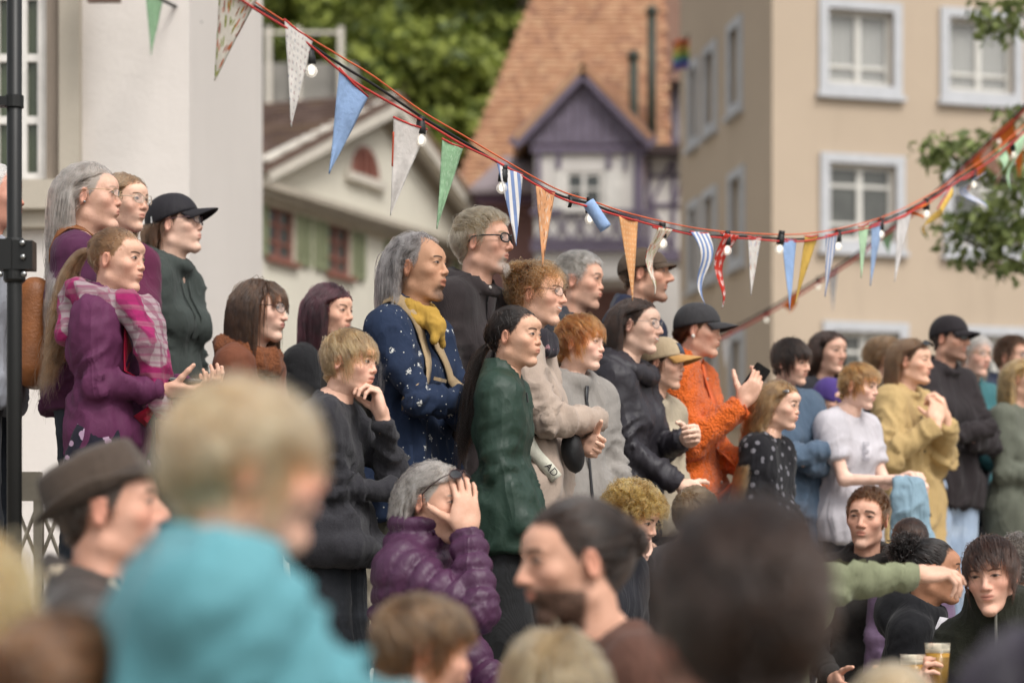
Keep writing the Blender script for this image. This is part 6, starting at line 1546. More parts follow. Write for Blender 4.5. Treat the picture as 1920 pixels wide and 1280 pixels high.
o = person('ginger-blond boy in a printed white T-shirt', 1600, 10.35, 36, None, (-10,0), '#e2b9a3', None, py=671, H=.195, body=42, hair=short_hair(4200,.28,comb=(.1,.8,-.2),side_comb=(0,.2,-1),line='low',vol=.05,lift=.4,hug=.45,grav=.4,clump=.6), hcol='#a97d4c', hc2='#6e4b2b', hv=.022, top=dict(mat=TEE, collar='crew', fold=.010, name='t_shirt', sleeve=-.35, bare=1, hem=.86, t=.02), bottom=dict(mat=JEANS), R=dict(t=(-.04,.36,-.26), pole=(.5,-.4,-1), palm=(-.3,0,-1), pose=GRIP), L=dict(t=(.13,.33,-.24), pole=(-.5,-.4,-1), palm=(0,0,-1), pose=GRIP), traits=dict(child=.8, blush=.7))
for txt, z, x in (('E', 1.30, .01), ('B', 1.14, .0)):
    p, n = on_chest(o, x, z, .010); fo = text_mesh('print', txt, .11, mat_plain('print_ink','#86848e',.9), o.root, False, .0016); fo.location = tuple(p); fo.rotation_euler = (math.radians(90),0,math.radians(180))
jk = thing_on(o, 'jacket', 'light blue jacket bunched in the hands of the boy in white', 'jacket')
c = o.R['w']+np.array((0,.06,-.03)); F = Field(c-np.array((.16,.16,.42)), c+np.array((.16,.18,.1)), .010)
for dx, dy, l, r in ((0,0,.24,.05),(.05,.03,.28,.04),(-.05,.02,.22,.045),(.02,-.04,.30,.035),(-.03,.06,.26,.035)): F.cone(c, c+np.array((dx,dy,-l)), .035, r, .03)
P,Q = F.nets(1); N = vnormals(P,Q); P = P+N*(.022*ridge(vnoise(P*np.array((16,16,5)),3))+.01*vnoise(P*30,4))[:,None]; mesh_obj('cloth', P, Q, mat_cloth('light_blue_jacket','#7e97a5',.7,wr=.5), jk)

YEL = mat_cloth('yellow_shirt','#b09668',.9,sheen=.1)
o = person('brown-haired woman in a mustard overshirt with sunglasses on her head', 1706, 11.2, 32, None, (-2,0), '#dfae90', None, py=629, body=40, female=True, H=.203, hair=dict(kind='long', n=4200, len=.75, seg=12, part=-.05, spread=.8, back=-1.2, vol=.06, tuck=.6, face=-.10, clump=.5), hcol='#5b412e', hc2='#8a6a4a', hv=.022,
    top=dict(mat=YEL, collar='fold', fold=.018, name='overshirt', hem=.62, t=.026, ts=.028, flare=.02), bottom=dict(mat=JEANS), R=dict(t=(-.02,.24,-.10), pole=(.75,-.3,-1), fdir=(-.3,-.1,1), palm=(-.5,-.8,0), pose=GRIP), L=dict(t=(.16,.24,-.08), pole=(-.6,-.3,-1), fdir=(.2,-.1,1), palm=(.4,-.8,0), pose=GRIP), traits=dict(smile=.6, blush=.8, eye_h=.014))
glasses(o, BLACKP, .09, .07, .010, 2.2, up=.78, lens=DARKL)
for z in (1.36,1.2,1.04,.9,.76): p, n = on_chest(o, .012, z, .002); buttons(o, [p], .007, BLACKP, n)
o = person('brown-haired person in black behind the mustard overshirt', 1660, 12.3, 8, None, (0,0), '#d3a289', None, py=627, hair=short_hair(2600,.4,comb=(0,-.5,-.2),side_comb=(0,-.3,-1),vol=.06), hcol='#7a5f45', hc2='#54402f', hv=.022, vox=.018, res=.022, top=dict(mat=mat_cloth('black_coat','#1f1f22'), collar='stand', bare=0), bottom=dict(mat=JEANS))
DBR = mat_cloth('brown_black_jacket','#272123',.75)
o = person('bearded man in black cap and dark sunglasses, arms folded', 1777, 11.8, 40, None, (-2,0), '#cc9a80', None, py=581, body=48, hair=short_hair(700,.08,comb=(0,0,-1),zmax=.6), hcol='#2b221e', hv=.035, top=dict(mat=DBR, collar='fold', fold=.014, hem=.86), bottom=dict(mat=JEANSL, t=.03), R=CR, L=CL_, traits=dict(beard=.6, beard_col='#43332b', jaw=1.05), bw=1.05)
ball_cap(o, mat_cloth('black_cap2','#242023',.85,wr=.2), tilt=.02, bill=.34); glasses(o, BLACKP, .10, .07, .012, 2.6, lens=DARKL)
TEAL = mat_cloth('teal_jacket','#38686d',.7)
o = person('older white-haired person in glasses and teal jacket holding a phone', 1822, 12.5, 55, None, (-3,0), '#d6a892', None, py=620, body=52, hair=short_hair(2400,.34,comb=(.2,.3,-.3),side_comb=(0,-.1,-1),vol=.055,curl=.02), hcol='#c4beb6', hc2='#8d8680', hv=.022, vox=.016, res=.022, top=dict(mat=TEAL, collar='stand', fold=.012), bottom=dict(mat=JEANSB), R=dict(t=(-.05,.30,-.34), pole=(.5,-.4,-1), palm=(-.3,0,1), pose=PHONE), traits=dict(fat=.5, smile=.3, blush=.8, brow='#a59a90'))
glasses(o, GOLDW, .085, .065, .006, 2.3); phone(o, o.R, mat_plain('lilac_case','#b9a4c4',.4), 'lilac-cased phone held by the white-haired person')
bg_ = thing_on(o, 'shoulder_bag', 'dark slung jacket and bag on the arm of the white-haired person', 'bag'); c = np.array((.16,.14,TZ(o,1.08))); F = Field(c-np.array((.22,.22,.42)), c+np.array((.22,.22,.3)), .014); F.cone(c+(0,0,.1), c+(.03,.02,-.25), .10, .13, .05); P,Q = F.nets(1); N = vnormals(P,Q); P = P+N*(.02*ridge(vnoise(P*12,3)))[:,None]; mesh_obj('bag', P, Q, mat_cloth('navy_slung','#262b3a',.8), bg_)
o = person('brown-haired person in glasses and dark coat at the right edge', 1893, 12.8, 42, None, (-2,0), '#d3a58c', None, py=624, hair=short_hair(2200,.26,comb=(.2,.5,0),vol=.05), hcol='#4f3827', hv=.022, vox=.018, res=.022, top=dict(mat=NAVY, collar='stand'), bottom=dict(mat=JEANS)); glasses(o, BLACKP, .088, .06, .008, 2.6)
o = person('fair long-haired woman in grey-green at the right edge', 1916, 12.0, 38, None, (-2,0), '#dcae94', None, py=668, female=True, H=.203, body=45, hair=dict(kind='long', n=3400, len=1.5, seg=14, part=0, spread=.7, back=-.5, vol=.04, curl=.02, clump=.5, face=-.06), hcol='#a98758', hc2='#6e5436', vox=.016, res=.022, top=dict(mat=mat_cloth('grey_green','#5e6156'), collar='crew', hem=.7), bottom=dict(mat=JEANS), R=dict(t=(-.12,.24,-.28), pole=(.5,-.4,-1), pose=GRIP), L=dict(t=(.12,.26,-.26), pole=(-.5,-.4,-1), pose=GRIP), traits=dict(smile=.6)); glasses(o, GOLDW, .085, .07, .006)

# --- seated and lower people --------------------------------------------------
PUFF = mat_cloth('purple_puffer','#45243f',.5,wr=.4,sheen=0)
o = person('grey-haired woman in a purple quilted jacket covering her eyes', 803, 6.95, 34, None, (-6,0), '#cf9f84', 1.05, py=852, body=22, female=True, H=.215, sit=True, stat=1.62, hair=dict(kind='long', n=4600, len=.52, seg=10, part=-.1, spread=.5, back=-1.2, vol=.06, tuck=.5, face=-.06, clump=.55, body=False, curl=.012, lift=.6), hcol='#b0a79e', hc2='#6d645d', hv=.028,
    top=dict(mat=PUFF, collar='funnel', fold=.010, style='puffer', t=.030, ts=.028, ct=.016, hem=.86, cuff=1), bottom=dict(mat=JEANSB), vox=.010, R=dict(t=(-.075,.185,.115), pole=(.25,.9,-1), fdir=(-.10,-.06,1), palm=(-.75,-.75,-.1), pose=dict(curl=[(.35,.35,.2),(.3,.35,.2),(.3,.35,.2),(.3,.35,.2)], spread=.10, thumb=(.95,.55,.3,.15)), size=1.08), L=dict(t=(.02,.28,-.44), pole=(-.4,-.6,-.5), palm=(0,-.3,-1), pose=RELAX), traits=dict(fat=.4, blush=.6, brow='#9a8d82'))
glasses(o, mat_plain('dark_red_frame','#2c1519',.25), .088, .066, .010, 2.2, up=.75, lens=DARKL)
m = MB(); w_ = o.L['w']; m.tube([tuple(w_+np.array((.033*math.cos(a),.01*math.sin(a)*0+.006,.030*math.sin(a)))) for a in np.linspace(0,6.28,16)], .004, 6, True); m.build('bracelet', mat_plain('pink_band','#b8356a',.5), o.root, True)
placket(o, mat_cloth('white_shirt','#bdb8b4'), [1.47,1.40,1.32,1.2,1.1,1.0,.92], .02, .03, 'shirt_front', .004)
o = person('fair child in cream half hidden behind the purple jacket', 736, 7.75, 10, None, (-10,0), '#e0b59e', 1.05, py=888, H=.21, sit=True, stat=1.1, hair=dict(kind='long', n=2200, len=.9, seg=10, part=0, spread=.5, vol=.05), hcol='#c3a06a', top=dict(mat=mat_cloth('cream_coat','#c6bca8'), hem=.86), bottom=dict(mat=JEANSB), traits=dict(child=1), vox=.018, res=.022)
o = person('curly blond child looking down behind the man with the bun', 1158, 7.45, 32, None, (-22,0), '#e0b299', 1.05, py=880, H=.195, sit=True, stat=1.4, hair=short_hair(4200,.36,comb=(.1,.5,-.1),side_comb=(0,.2,-.8),curl=.04,cfreq=2.2,vol=.09,lift=.9,clump=.7,line='low'), hcol='#b48f55', hc2='#75582f', hv=.035, top=dict(mat=mat_cloth('dark_jumper','#222228'), hem=.86), bottom=dict(mat=JEANS), traits=dict(child=.9), vox=.018)
o = person('tousled light-brown-haired child below the orange fleece', 1298, 8.7, -60, None, (-10,0), '#d8a98f', 1.05, py=900, H=.194, sit=True, stat=1.3, hair=short_hair(3400,.32,comb=(.1,.5,-.1),vol=.06,lift=.9,mess=.3), hcol='#7d6850', hc2='#54452f', hv=.03, top=dict(mat=mat_cloth('grey_sweat','#4a4648'), hem=.86), bottom=dict(mat=JEANS), traits=dict(child=.9), vox=.018, res=.022)
OLV = mat_cloth('dark_polo','#2c2927',.9)
o = person('squinting man with short hair and goatee facing the camera', 1622, 9.0, 112, None, (-2,-4), '#d3a085', 1.05, py=906, body=100, sit=True, stat=1.78, H=.222, hair=short_hair(3400,.13,comb=(-.2,.5,.2),side_comb=(0,.1,-1),top_len=1.6,lift=.8,vol=.03), hcol='#6b4f38', hc2='#4a3626', hv=.018, top=dict(mat=OLV, collar='fold', hem=.86, name='polo'), bottom=dict(mat=JEANS), R=dict(t=(-.05,.3,-.36), pole=(.5,-.5,-1)), L=dict(t=(.05,.3,-.36), pole=(-.5,-.5,-1)), traits=dict(beard=.45, beard_kind='goatee', beard_col='#8a7a6d', eye_h=.010, brow_tilt=-.15, brow_w=.02, jaw=1.06, fat=.2, blush=.6))
o = person('brown-haired child seen from behind beside the squinting man', 1707, 8.85, -85, None, (-6,0), '#d8a98f', 1.05, py=962, H=.194, sit=True, stat=1.2, hair=[dict(kind='tied', n=2600, tie=(0,-.46,.45), seg=9, vol=.03, tail=dict(len=.8, n=500))], hcol='#3d2a20', hc2='#231711', top=dict(mat=mat_cloth('mauve_top','#6d5a72'), hem=.86), bottom=dict(mat=JEANS), traits=dict(child=.9), vox=.018, res=.022)
BH = mat_cloth('black_hoodie','#17171a',.9,'jersey')
o = person('dark curly-bunned girl in white T-shirt and black hoodie looking right', 1742, 7.7, 8, None, (-2,0), '#a87452', .16, py=1001, body=25, female=True, H=.203, hair=[dict(kind='tied', n=2600, tie=(0,-.34,.80), seg=9, vol=.03, curl=.012, cfreq=6, line='high', bun=dict(r=.23, n=1600, c=(0,-.42,.82), curl=.035, frizz=.25, s=(1,.95,.9)))], hcol='#1d1512', hc2='#0f0a08', hv=.015, hrad=.0008, top=dict(mat=BH, collar='hood', fold=.012, name='hoodie', hem=.86), bottom=dict(mat=JEANS), traits=dict(blush=.2, iris='#1b110c', brow='#1d1512', lip='#9a5a4d', nose=-.3, open=.2))
placket(o, mat_cloth('white_tee2','#c4c1c6'), [1.47,1.42,1.36,1.28,1.2,1.1], .01, .10, 't_shirt', .003); placket(o, mat_plain('white_zip','#b9b9b9',.4), [1.42,1.34,1.24,1.14,1.04], .07, .006, 'zip', .006)
SAGE = mat_cloth('sage_sweat','#7c8066',.92,'jersey',sheen=.2)
o = person('person in a sage green sweatshirt stretching an arm to the right', 1470, 6.55, 0, None, (-4,0), '#d8a98f', .16, py=1008, hair=short_hair(1500,.2), hcol='#4d3a2c', vox=.013, top=dict(mat=SAGE, fold=.014, name='sweatshirt', t=.02, ts=.022, cuff=1), bottom=dict(mat=JEANS), R=dict(t=(-.02,.40,.25), pole=(.3,0,1), palm=(-.3,0,-1), pose=dict(curl=[(.3,.4,.3),(.6,.7,.4),(.7,.8,.4),(.8,.8,.4)], spread=.05)))
FLO = mat_cloth('olive_fleece','#24251c',.98,'knit',sheen=.2)
o = person('short-haired woman in a dark olive fleece holding a beer, facing the camera', 1868, 7.2, 112, None, (-8,5), '#dca98f', .16, py=992, body=105, female=True, H=.222, hair=short_hair(4200,.36,comb=(-.25,.7,-.35),side_comb=(0,.3,-1),line='low',vol=.05,lift=.35,clump=.4), hcol='#3a251b', hc2='#20130d', hv=.02, top=dict(mat=FLO, collar='funnel', fold=.012, name='fleece', ct=.022), bottom=dict(mat=JEANS), R=dict(t=(.06,.30,-.17), pole=(.6,-.4,-1), fdir=(.2,.55,.75), palm=(-.9,0,.2), pose=GRIP), L=dict(t=(.30,.33,-.17), pole=(-.6,-.3,-1), fdir=(.5,.5,.75), palm=(.6,-.3,0), pose=GRIP), traits=dict(smile=.25, blush=.8, fat=.25, eye_h=.013))
placket(o, mat_plain('zip_grey','#7a7870',.4), [1.56,1.50,1.44,1.36,1.28], .0, .008, 'zip', .004)
# beer
def beer(loc, label):
    rt = empty('beer_glass', loc); tag(rt, label, 'glass')
    t = NT('tumbler'); g = t.n('ShaderNodeBsdfGlass'); g.inputs['IOR'].default_value = 1.3; g.inputs['Roughness'].default_value = .02; tb = t.n('ShaderNodeBsdfTransparent'); mx = t.n('ShaderNodeMixShader'); mx.inputs[0].default_value = .45; t.l(tb.outputs[0], mx.inputs[1]); t.l(g.outputs[0], mx.inputs[2]); t.l(mx.outputs[0], t.out.inputs[0])
    m = MB(); m.lathe([(.026,0),(.028,.002),(.038,.145),(.036,.145),(.026,.008)], (0,0,0), 24); m.build('tumbler', t.m, rt, True)
    m = MB(); m.lathe([(.0245,.009),(.034,.115)], (0,0,0), 24); m.build('beer', mat_plain('beer','#b3862f',.1), rt, True); m = MB(); m.lathe([(.0342,.1155),(.0352,.138),(.02,.142)], (0,0,0), 24); m.build('foam', mat_plain('foam','#d9cfb8',.9), rt, True)
for hnd, off, lb in ((o.R, (.0,.0,-.05), 'full plastic beer glass in front of the olive fleece, left one'), (o.L, (.0,.02,-.06), 'plastic beer glass in front of the olive fleece, right one')):
    wv = o.root.matrix_basis @ Vector(hnd['w']+hnd['f']*.075*hnd['hk']+hnd['pn']*.046+np.array(off)); beer(tuple(wv), lb)
o = person('grey curly head at the right edge behind the olive fleece', 1912, 8.1, -50, None, (0,0), '#cf9f88', .16, py=987, hair=short_hair(2200,.28,curl=.03,cfreq=2,vol=.06), hcol='#6a625c', hc2='#3c3632', hv=.03, vox=.018, res=.022, top=dict(mat=mat_cloth('black_coat2','#1d1d1f')), bottom=dict(mat=JEANS))

# --- foreground, out of focus ---------------------------------------------------
LO = dict(vox=.02, res=.026)
FELT = mat_cloth('grey_felt','#4b4038',.95,'knit',sheen=.3)
o = person('man in a grey-brown felt hat and dark jacket, blurred at lower left', 205, 4.6, -4, None, (6,0), '#cf9a80', 0, py=775, H=.225, hair=short_hair(900,.10,comb=(0,0,-1),zmax=.58), hcol='#4b4039', hv=.075, top=dict(mat=mat_cloth('dark_leather','#3a332f',.6), collar='fold', fold=.014), bottom=dict(mat=JEANS), traits=dict(nose=.3, fat=.3, blush=.9), vox=.016, res=.022)
fedora(o, FELT, mat_cloth('hat_band','#3c342f',.8), .32); scarf(o, mat_cloth('beige_shirt','#a39683',.9), .075, .018, -.35, .0, 0, [], 'shirt_collar', .012, .006)
TEALJ = mat_cloth('teal_anorak','#5d949d',.7,wr=.4)
o = person('fair-haired toddler in a teal jacket, large and blurred in front', 440, 2.6, -16, None, (-2,0), '#dfa98e', 1.30, py=694, H=.186, sit=True, stat=.98, hair=short_hair(5200,.36,comb=(.05,.5,-.5),side_comb=(0,-.05,-1),line='low',vol=.05,lift=.3,hug=.5), hcol='#cfae86', hc2='#a07c55', hrad=.0008, hv=.014, top=dict(mat=TEALJ, collar='fold', fold=.018, t=.045, ts=.04, name='jacket', hem=.86), bottom=dict(mat=JEANSB), R=dict(t=(-.05,.44,-.28), pole=(.6,-.2,-1)), traits=dict(child=1, fat=1.0, blush=1.0), vox=.015, res=.022, sw=1.3, bw=1.1)
o = person('adult with brown bun and orange cuffs carrying the toddler', 95, 2.6, -50, None, (-8,0), '#d3a189', 0, py=1125, female=True, H=.203, hair=[dict(kind='tied', n=2400, tie=(0,-.50,.55), seg=8, vol=.05, mess=.2, bun=dict(r=.16, n=700, c=(0,-.56,.58), frizz=.2))], hcol='#6d4a2e', hc2='#3f2a1b', hrad=.0014, top=dict(mat=mat_cloth('slate_jacket','#4b565c'), collar='fold', cuff=1), bottom=dict(mat=JEANS), R=dict(t=(.12,.28,-.12), pole=(.5,-.5,-1), palm=(0,1,.3), pose=RELAX), L=dict(t=(.25,.34,-.14), pole=(-.5,-.5,-1), palm=(1,0,.3), pose=RELAX), **LO)
for hnd in (o.R, o.L):
    a = hnd['w']-unit(hnd['w']-hnd['e'])*.06; m = MB(); m.tube([tuple(a), tuple(hnd['w'])], [.041,.037], 14); m.build('cuff', mat_cloth('orange_cuff','#c46a32',.9), o.root, True)
o = person('man with dark hair tied in a bun looking left, blurred', 1098, 4.5, 160, None, (-5,0), '#cd9a7e', 0, py=920, body=150, H=.23, hair=[dict(kind='tied', n=4200, tie=(0,-.50,.62), seg=9, vol=.035, bun=dict(r=.12, n=700, c=(0,-.55,.62)))], hcol='#33261f', hc2='#1d1511', hrad=.0011, top=dict(mat=mat_cloth('rust_brown','#553a30'), fold=.012), bottom=dict(mat=JEANS), traits=dict(beard=1.0, beard_col='#33261f', nose=.3, smile=.3, blush=.5), vox=.018)
o = person('dark-haired head seen from behind, largest blur at lower right', 1392, 2.25, -98, None, (0,0), '#c98f76', 0, py=917, hair=short_hair(6000,.20,comb=(0,-.4,-.1),side_comb=(0,-.25,-1),vol=.045,lift=.4,hug=.4,line='low'), hcol='#3b2a21', hc2='#1a110c', hrad=.0010, H=.232, hv=.016, top=dict(mat=mat_cloth('charcoal_coat','#201e1e'), collar='stand'), bottom=dict(mat=JEANS), **LO)
o = person('brown-haired child in profile, blurred below the purple jacket', 775, 4.0, -8, None, (-6,0), '#dba78d', 0, py=1102, H=.18, hair=short_hair(3400,.28,comb=(0,.5,-.4),line='low',vol=.05), hcol='#6d5238', hc2='#46331f', hrad=.0012, top=dict(mat=mat_cloth('light_coat','#b9b2aa')), bottom=dict(mat=JEANS), traits=dict(child=.5, fat=.5), **LO)
o = person('ash-blond head from behind, blurred at the bottom centre', 1042, 4.0, -75, None, (0,0), '#d3a289', 0, py=1165, hair=dict(kind='long', n=3200, len=.9, seg=10, part=0, spread=.7, vol=.05), hcol='#9b8564', hc2='#6b5639', hrad=.0013, top=dict(mat=mat_cloth('brown_coat','#4c3a30')), bottom=dict(mat=JEANS), female=True, H=.203, **LO)
o = person('fair long hair at the lower left edge, strongly blurred', -75, 2.9, -75, None, (0,0), '#d8a98f', 0, py=975, hair=dict(kind='long', n=3600, len=1.5, seg=12, part=0, spread=.7, vol=.07, curl=.03), hcol='#bd9a63', hc2='#8a6a3c', hrad=.0014, top=dict(mat=mat_cloth('ochre_coat','#7b6138')), bottom=dict(mat=JEANS), female=True, H=.203, **LO)
o = person('pale cropped head just showing at the bottom right', 1672, 3.55, -80, None, (0,0), '#d8b39b', 0, py=1227, hair=short_hair(3000,.12,vol=.02), hcol='#b7a284', hc2='#94805f', hrad=.0012, top=dict(mat=mat_cloth('tan_coat','#8d7a63')), bottom=dict(mat=JEANS), **LO)
o = person('dark violet-tinted hair at the lower right corner, strongly blurred', 1945, 2.5, -70, None, (0,0), '#c99a83', 0, py=1160, hair=dict(kind='long', n=3200, len=.8, seg=10, part=0, spread=.8, vol=.06), hcol='#2c2530', hc2='#18141c', hrad=.0014, top=dict(mat=mat_cloth('dark_coat3','#26222c')), bottom=dict(mat=JEANS), female=True, H=.203, **LO)
# ------------------------------------------------------------------ bunting and festoon lights
def mat_flag(name, base, kind='plain', c2='#ffffff', c3=None, scale=1.0):
    key = ('flag', name)
    if key in MATS: return MATS[key]
    t = NT('bunting_'+name); v = t.obj(); c = srgb(base)
    at = t.n('ShaderNodeAttribute', attribute_name='fuv'); uv = at.outputs['Vector']
    col = t.mix(t.ramp(t.noise(22,3,.6,v), .3, .7), tuple(x*.88 for x in c), tuple(min(1,x*1.08) for x in c))
    sp = t.n('ShaderNodeSeparateXYZ'); t.l(uv, sp.inputs[0])
    if kind == 'stripe':
        w = t.math('FRACT', t.math('MULTIPLY', sp.outputs[0], 26*scale)); col = t.mix(t.math('MULTIPLY', t.ramp(w,.45,.5), t.math('SUBTRACT', 1, t.ramp(w,.94,.99))), col, srgb(c2))
    if kind in ('dots','polka','floral','print'):
        vo = t.n('ShaderNodeTexVoronoi'); t.l(uv, vo.inputs[0]); vo.inputs['Scale'].default_value = {'dots':55,'polka':26,'floral':22,'print':48}[kind]*scale; vo.inputs['Randomness'].default_value = {'dots':.25,'polka':.35,'floral':.9,'print':.6}[kind]
        r = {'dots':(.22,.28),'polka':(.30,.34),'floral':(.38,.42),'print':(.26,.34)}[kind]; m = t.math('SUBTRACT', 1, t.ramp(vo.outputs['Distance'], *r))
        cc = srgb(c2)
        if c3:
            s2 = t.n('ShaderNodeSeparateColor'); t.l(vo.outputs['Color'], s2.inputs[0]); cc = t.mix(t.ramp(s2.outputs[0], .45, .55), srgb(c2), srgb(c3))
            if kind == 'floral': cc = t.mix(t.math('MULTIPLY', t.ramp(s2.outputs[1],.68,.72), .9), cc, srgb('#8fa04a')); cc = t.mix(t.math('SUBTRACT',1,t.ramp(vo.outputs['Distance'],.1,.16)), cc, srgb('#4a2f28'))
        col = t.mix(m, col, cc)
    # sewn hem
    ed = t.math('SUBTRACT', 1, t.ramp(sp.outputs[2], .03, .05))
    col = t.mix(t.math('MULTIPLY', ed, .12), col, (.1,.1,.1))
    nm = t.bump(t.noise(60,3,.6,v), .5, .006); nm = t.bump(t.noise(420,2,.5,v), .2, .002, nm)
    b = t.n('ShaderNodeBsdfPrincipled'); t.l(col, b.inputs['Base Color']); b.inputs['Roughness'].default_value = .9; b.inputs['Specular IOR Level'].default_value = .15; t.l(nm, b.inputs['Normal'])
    tr = t.n('ShaderNodeBsdfTranslucent'); t.l(col, tr.inputs[0]); mx = t.n('ShaderNodeMixShader'); mx.inputs[0].default_value = .16
    t.l(b.outputs[0], mx.inputs[1]); t.l(tr.outputs[0], mx.inputs[2]); t.l(mx.outputs[0], t.out.inputs[0]); MATS[key] = t.m; return t.m

DPX = np.array([-400,300,540,850,1180,1500,1700,1920,2200]); DDD = np.array([4.2,5.8,6.8,7.5,8.3,9.6,10.8,12.2,14])
def depth(px): return float(np.interp(px, DPX, DDD))
REDC = mat_plain('red_tape', '#b83a36', .7); ORC = mat_plain('orange_cord', '#d0623a', .55); BLK = mat_plain('black_cable', '#1c1b1a', .5)
def cable(name, label, pts, r, mat, dfn=depth, doff=0.0, cat='cord', n=140):
    q = spline([(*p,) for p in pts], n); out = []
    for x, y in q: d = dfn(x)+doff; out.append(tuple(W(x, y, d)))
    m = MB(); m.tube(out, r, 7); o = m.build(name, mat, None, True); tag(o, label, cat); return o
MAIN = [(-300,-520),(100,-225),(300,-110),(400,-47),(470,2),(540,48),(590,84),(650,120),(700,150),(790,215),(870,262),(940,300),(1040,356),(1110,380),(1180,403),(1300,430),(1400,440),(1500,442),(1580,430),(1660,408),(1740,370),(1800,330),(1860,290),(1920,238),(2050,120),(2250,-80)]
wob = lambda a, f, ph: [(x, y+a*math.sin(x*f+ph)) for x, y in MAIN]
cable('orange_cord', 'taut orange cord carrying the nearer bunting across the square', [(x, y-(7 if 560 < x < 900 else 3)) for x, y in MAIN], .0026, ORC, depth, .02)
cable('light_cable', 'black festoon light cable along the nearer bunting', [(x, y+6+3*math.sin(x*.021)) for x, y in MAIN], .0042, BLK, depth, .03)
cable('bunting_tape', 'red sewn tape from which the nearer pennants hang', [(x, y+9+(16 if 590 < x < 800 else 0)*math.sin((x-590)/210*3.14)*(1 if 590 < x < 800 else 0)+2*math.sin(x*.03+1)) for x, y in MAIN], .0036, REDC, depth, 0.0)

def flag(label, a, b, tip, mat, twist=0.0, dfn=depth, roll=0.0, edge=None, belly=.012, seed=0):
    """triangular cloth pennant with folds; a,b = ends of the sewn edge, tip below"""
    rng = np.random.default_rng(seed+int(a[0])); nu, nv = 13, 26; G = np.zeros((nu,nv,3)); uvs = np.zeros((nu,nv,3))
    d0 = dfn((a[0]+b[0])/2); A = np.array(W(*a, dfn(a[0]))); B = np.array(W(*b, dfn(b[0]))); T = np.array(W(*tip, d0+.0)); L = np.linalg.norm(T-(A+B)/2); wd = np.linalg.norm(B-A)
    ph = rng.random()*6
    for i in range(nu):
        for j in range(nv):
            u = i/(nu-1); v = j/(nv-1); p = (A+(B-A)*u)*(1-v)+T*v
            w_ = (1-v)*wd
            out = belly*(math.sin(u*7+ph+v*3)*.5+math.sin(v*9+u*2+ph*2)*.45)*(.35+v)*(1-.55*v)
            p = p+np.array((0,-1,0))*out+np.array((1,0,0))*twist*.02*math.sin(v*6+ph)
            if roll: p = p+np.array((0,-1,0))*roll*math.sin(u*math.pi)*(1-v)*wd
            G[i,j] = p; uvs[i,j] = ((u-.5)*(1-v)*wd, -v*L, min(u,1-u)*(1-v))
    org = G[nu//2,0].copy(); v_, f_ = shell_grid(G-org, nu, nv, .0015); uv = np.concatenate([uvs.reshape(-1,3)]*2)
    rt = empty('pennant', tuple(org)); tag(rt, label, 'pennant', 'pennants on the bunting'); mesh_obj('cloth', v_, f_, mat, rt, True, {'fuv': ('FLOAT_VECTOR', uv)})
    m = MB(); m.tube([tuple(A-org+np.array((0,-.002,0))), tuple((A+B)/2-org+np.array((0,-.003,-.004))), tuple(B-org+np.array((0,-.002,0)))], .0032, 6); m.build('sewn_tape', REDC, rt, True)
    if edge:
        m = MB(); e = [A*(1-q)+T*q-org+np.array((.001,-.004,0)) for q in np.linspace(.15,.5,8)]; m.tube([tuple(x) for x in e], .0028, 5); m.build('edge_strip', edge, rt, True)
    return rt
fm = mat_flag
flag('floral pennant of orange and green blooms hung nearest the pale wall', (413,-48), (482,-2), (402,151), fm('floral','#dcd5c9','floral','#c4632f','#9c4a30'))
flag('white pennant sprinkled with tiny red and grey dots', (533,37), (586,76), (546,238), fm('dotwhite','#dad5cf','dots','#8a3b4a','#7d8390',.9))
flag('large plain light blue pennant above the cream gable', (636,128), (690,182), (617,326), fm('blue','#98b3da'))
flag('crumpled white pennant with a red strip down its left edge', (738,220), (801,243), (732,404), fm('white','#d6d0cb'), edge=mat_plain('red_strip','#b4513a',.9))
flag('green printed pennant over the cream eaves', (829,260), (868,277), (819,429), fm('green','#93b892','print','#b4d0b0',None,.8))
flag('blue and white striped pennant right of the green one', (931,303), (980,327), (968,461), fm('bstripe','#7f93bd','stripe','#dfdbd8'))
flag('orange pennant with little dark prints before the curly-haired woman', (1004,346), (1040,361), (1017,500), fm('orprint','#dba276','print','#6a4a3c','#d9d0c0',.55))
flag('orange pennant with dense pale dots in front of the flat cap', (1160,405), (1196,413), (1186,563), fm('ordots','#d99f6c','dots','#e6cfae'))
flag('narrow white pennant with red flowers beside a bulb', (1224,426), (1251,430), (1217,553), fm('redfloral','#ddd2c4','floral','#c0472f','#c9773f',1.2), 1.0)
flag('blue and white striped pennant above the grey cap', (1294,434), (1328,437), (1325,571), fm('bstripe','#7f93bd','stripe','#dfdbd8'), 1.0)
flag('red pennant with white polka dots', (1351,437), (1379,441), (1345,578), fm('polka','#c23b2e','polka','#e2dcd8'), 1.0)
flag('narrow pale pennant with a blue-orange printed edge', (1402,443), (1427,445), (1408,554), fm('paleprint','#d8d3cd','print','#7a8fb5','#c27a52',.5))
flag('plain light blue pennant hanging over the dark-haired boy', (1465,447), (1493,450), (1481,581), fm('blue','#98b3da'))
flag('mustard yellow pennant leaning left', (1509,443), (1534,441), (1491,569), fm('yellow','#d9b45c'))
flag('narrow blue and white striped pennant left of the lower beige window', (1548,441), (1571,436), (1547,556), fm('bstripe','#7f93bd','stripe','#dfdbd8'))
flag('narrow pale green pennant', (1609,425), (1629,420), (1615,521), fm('palegreen','#b4d3b0'))
flag('small blue pennant right of the pale green one', (1634,422), (1657,412), (1632,536), fm('blue2','#9cb3d4'))
flag('long plain white pennant right of the small blue one', (1682,411), (1709,398), (1677,528), fm('white2','#dcd8d6'))
flag('small orange pennant folded against the cords at right', (1716,388), (1735,378), (1714,410), fm('orange','#dd7a35'), 2.0)
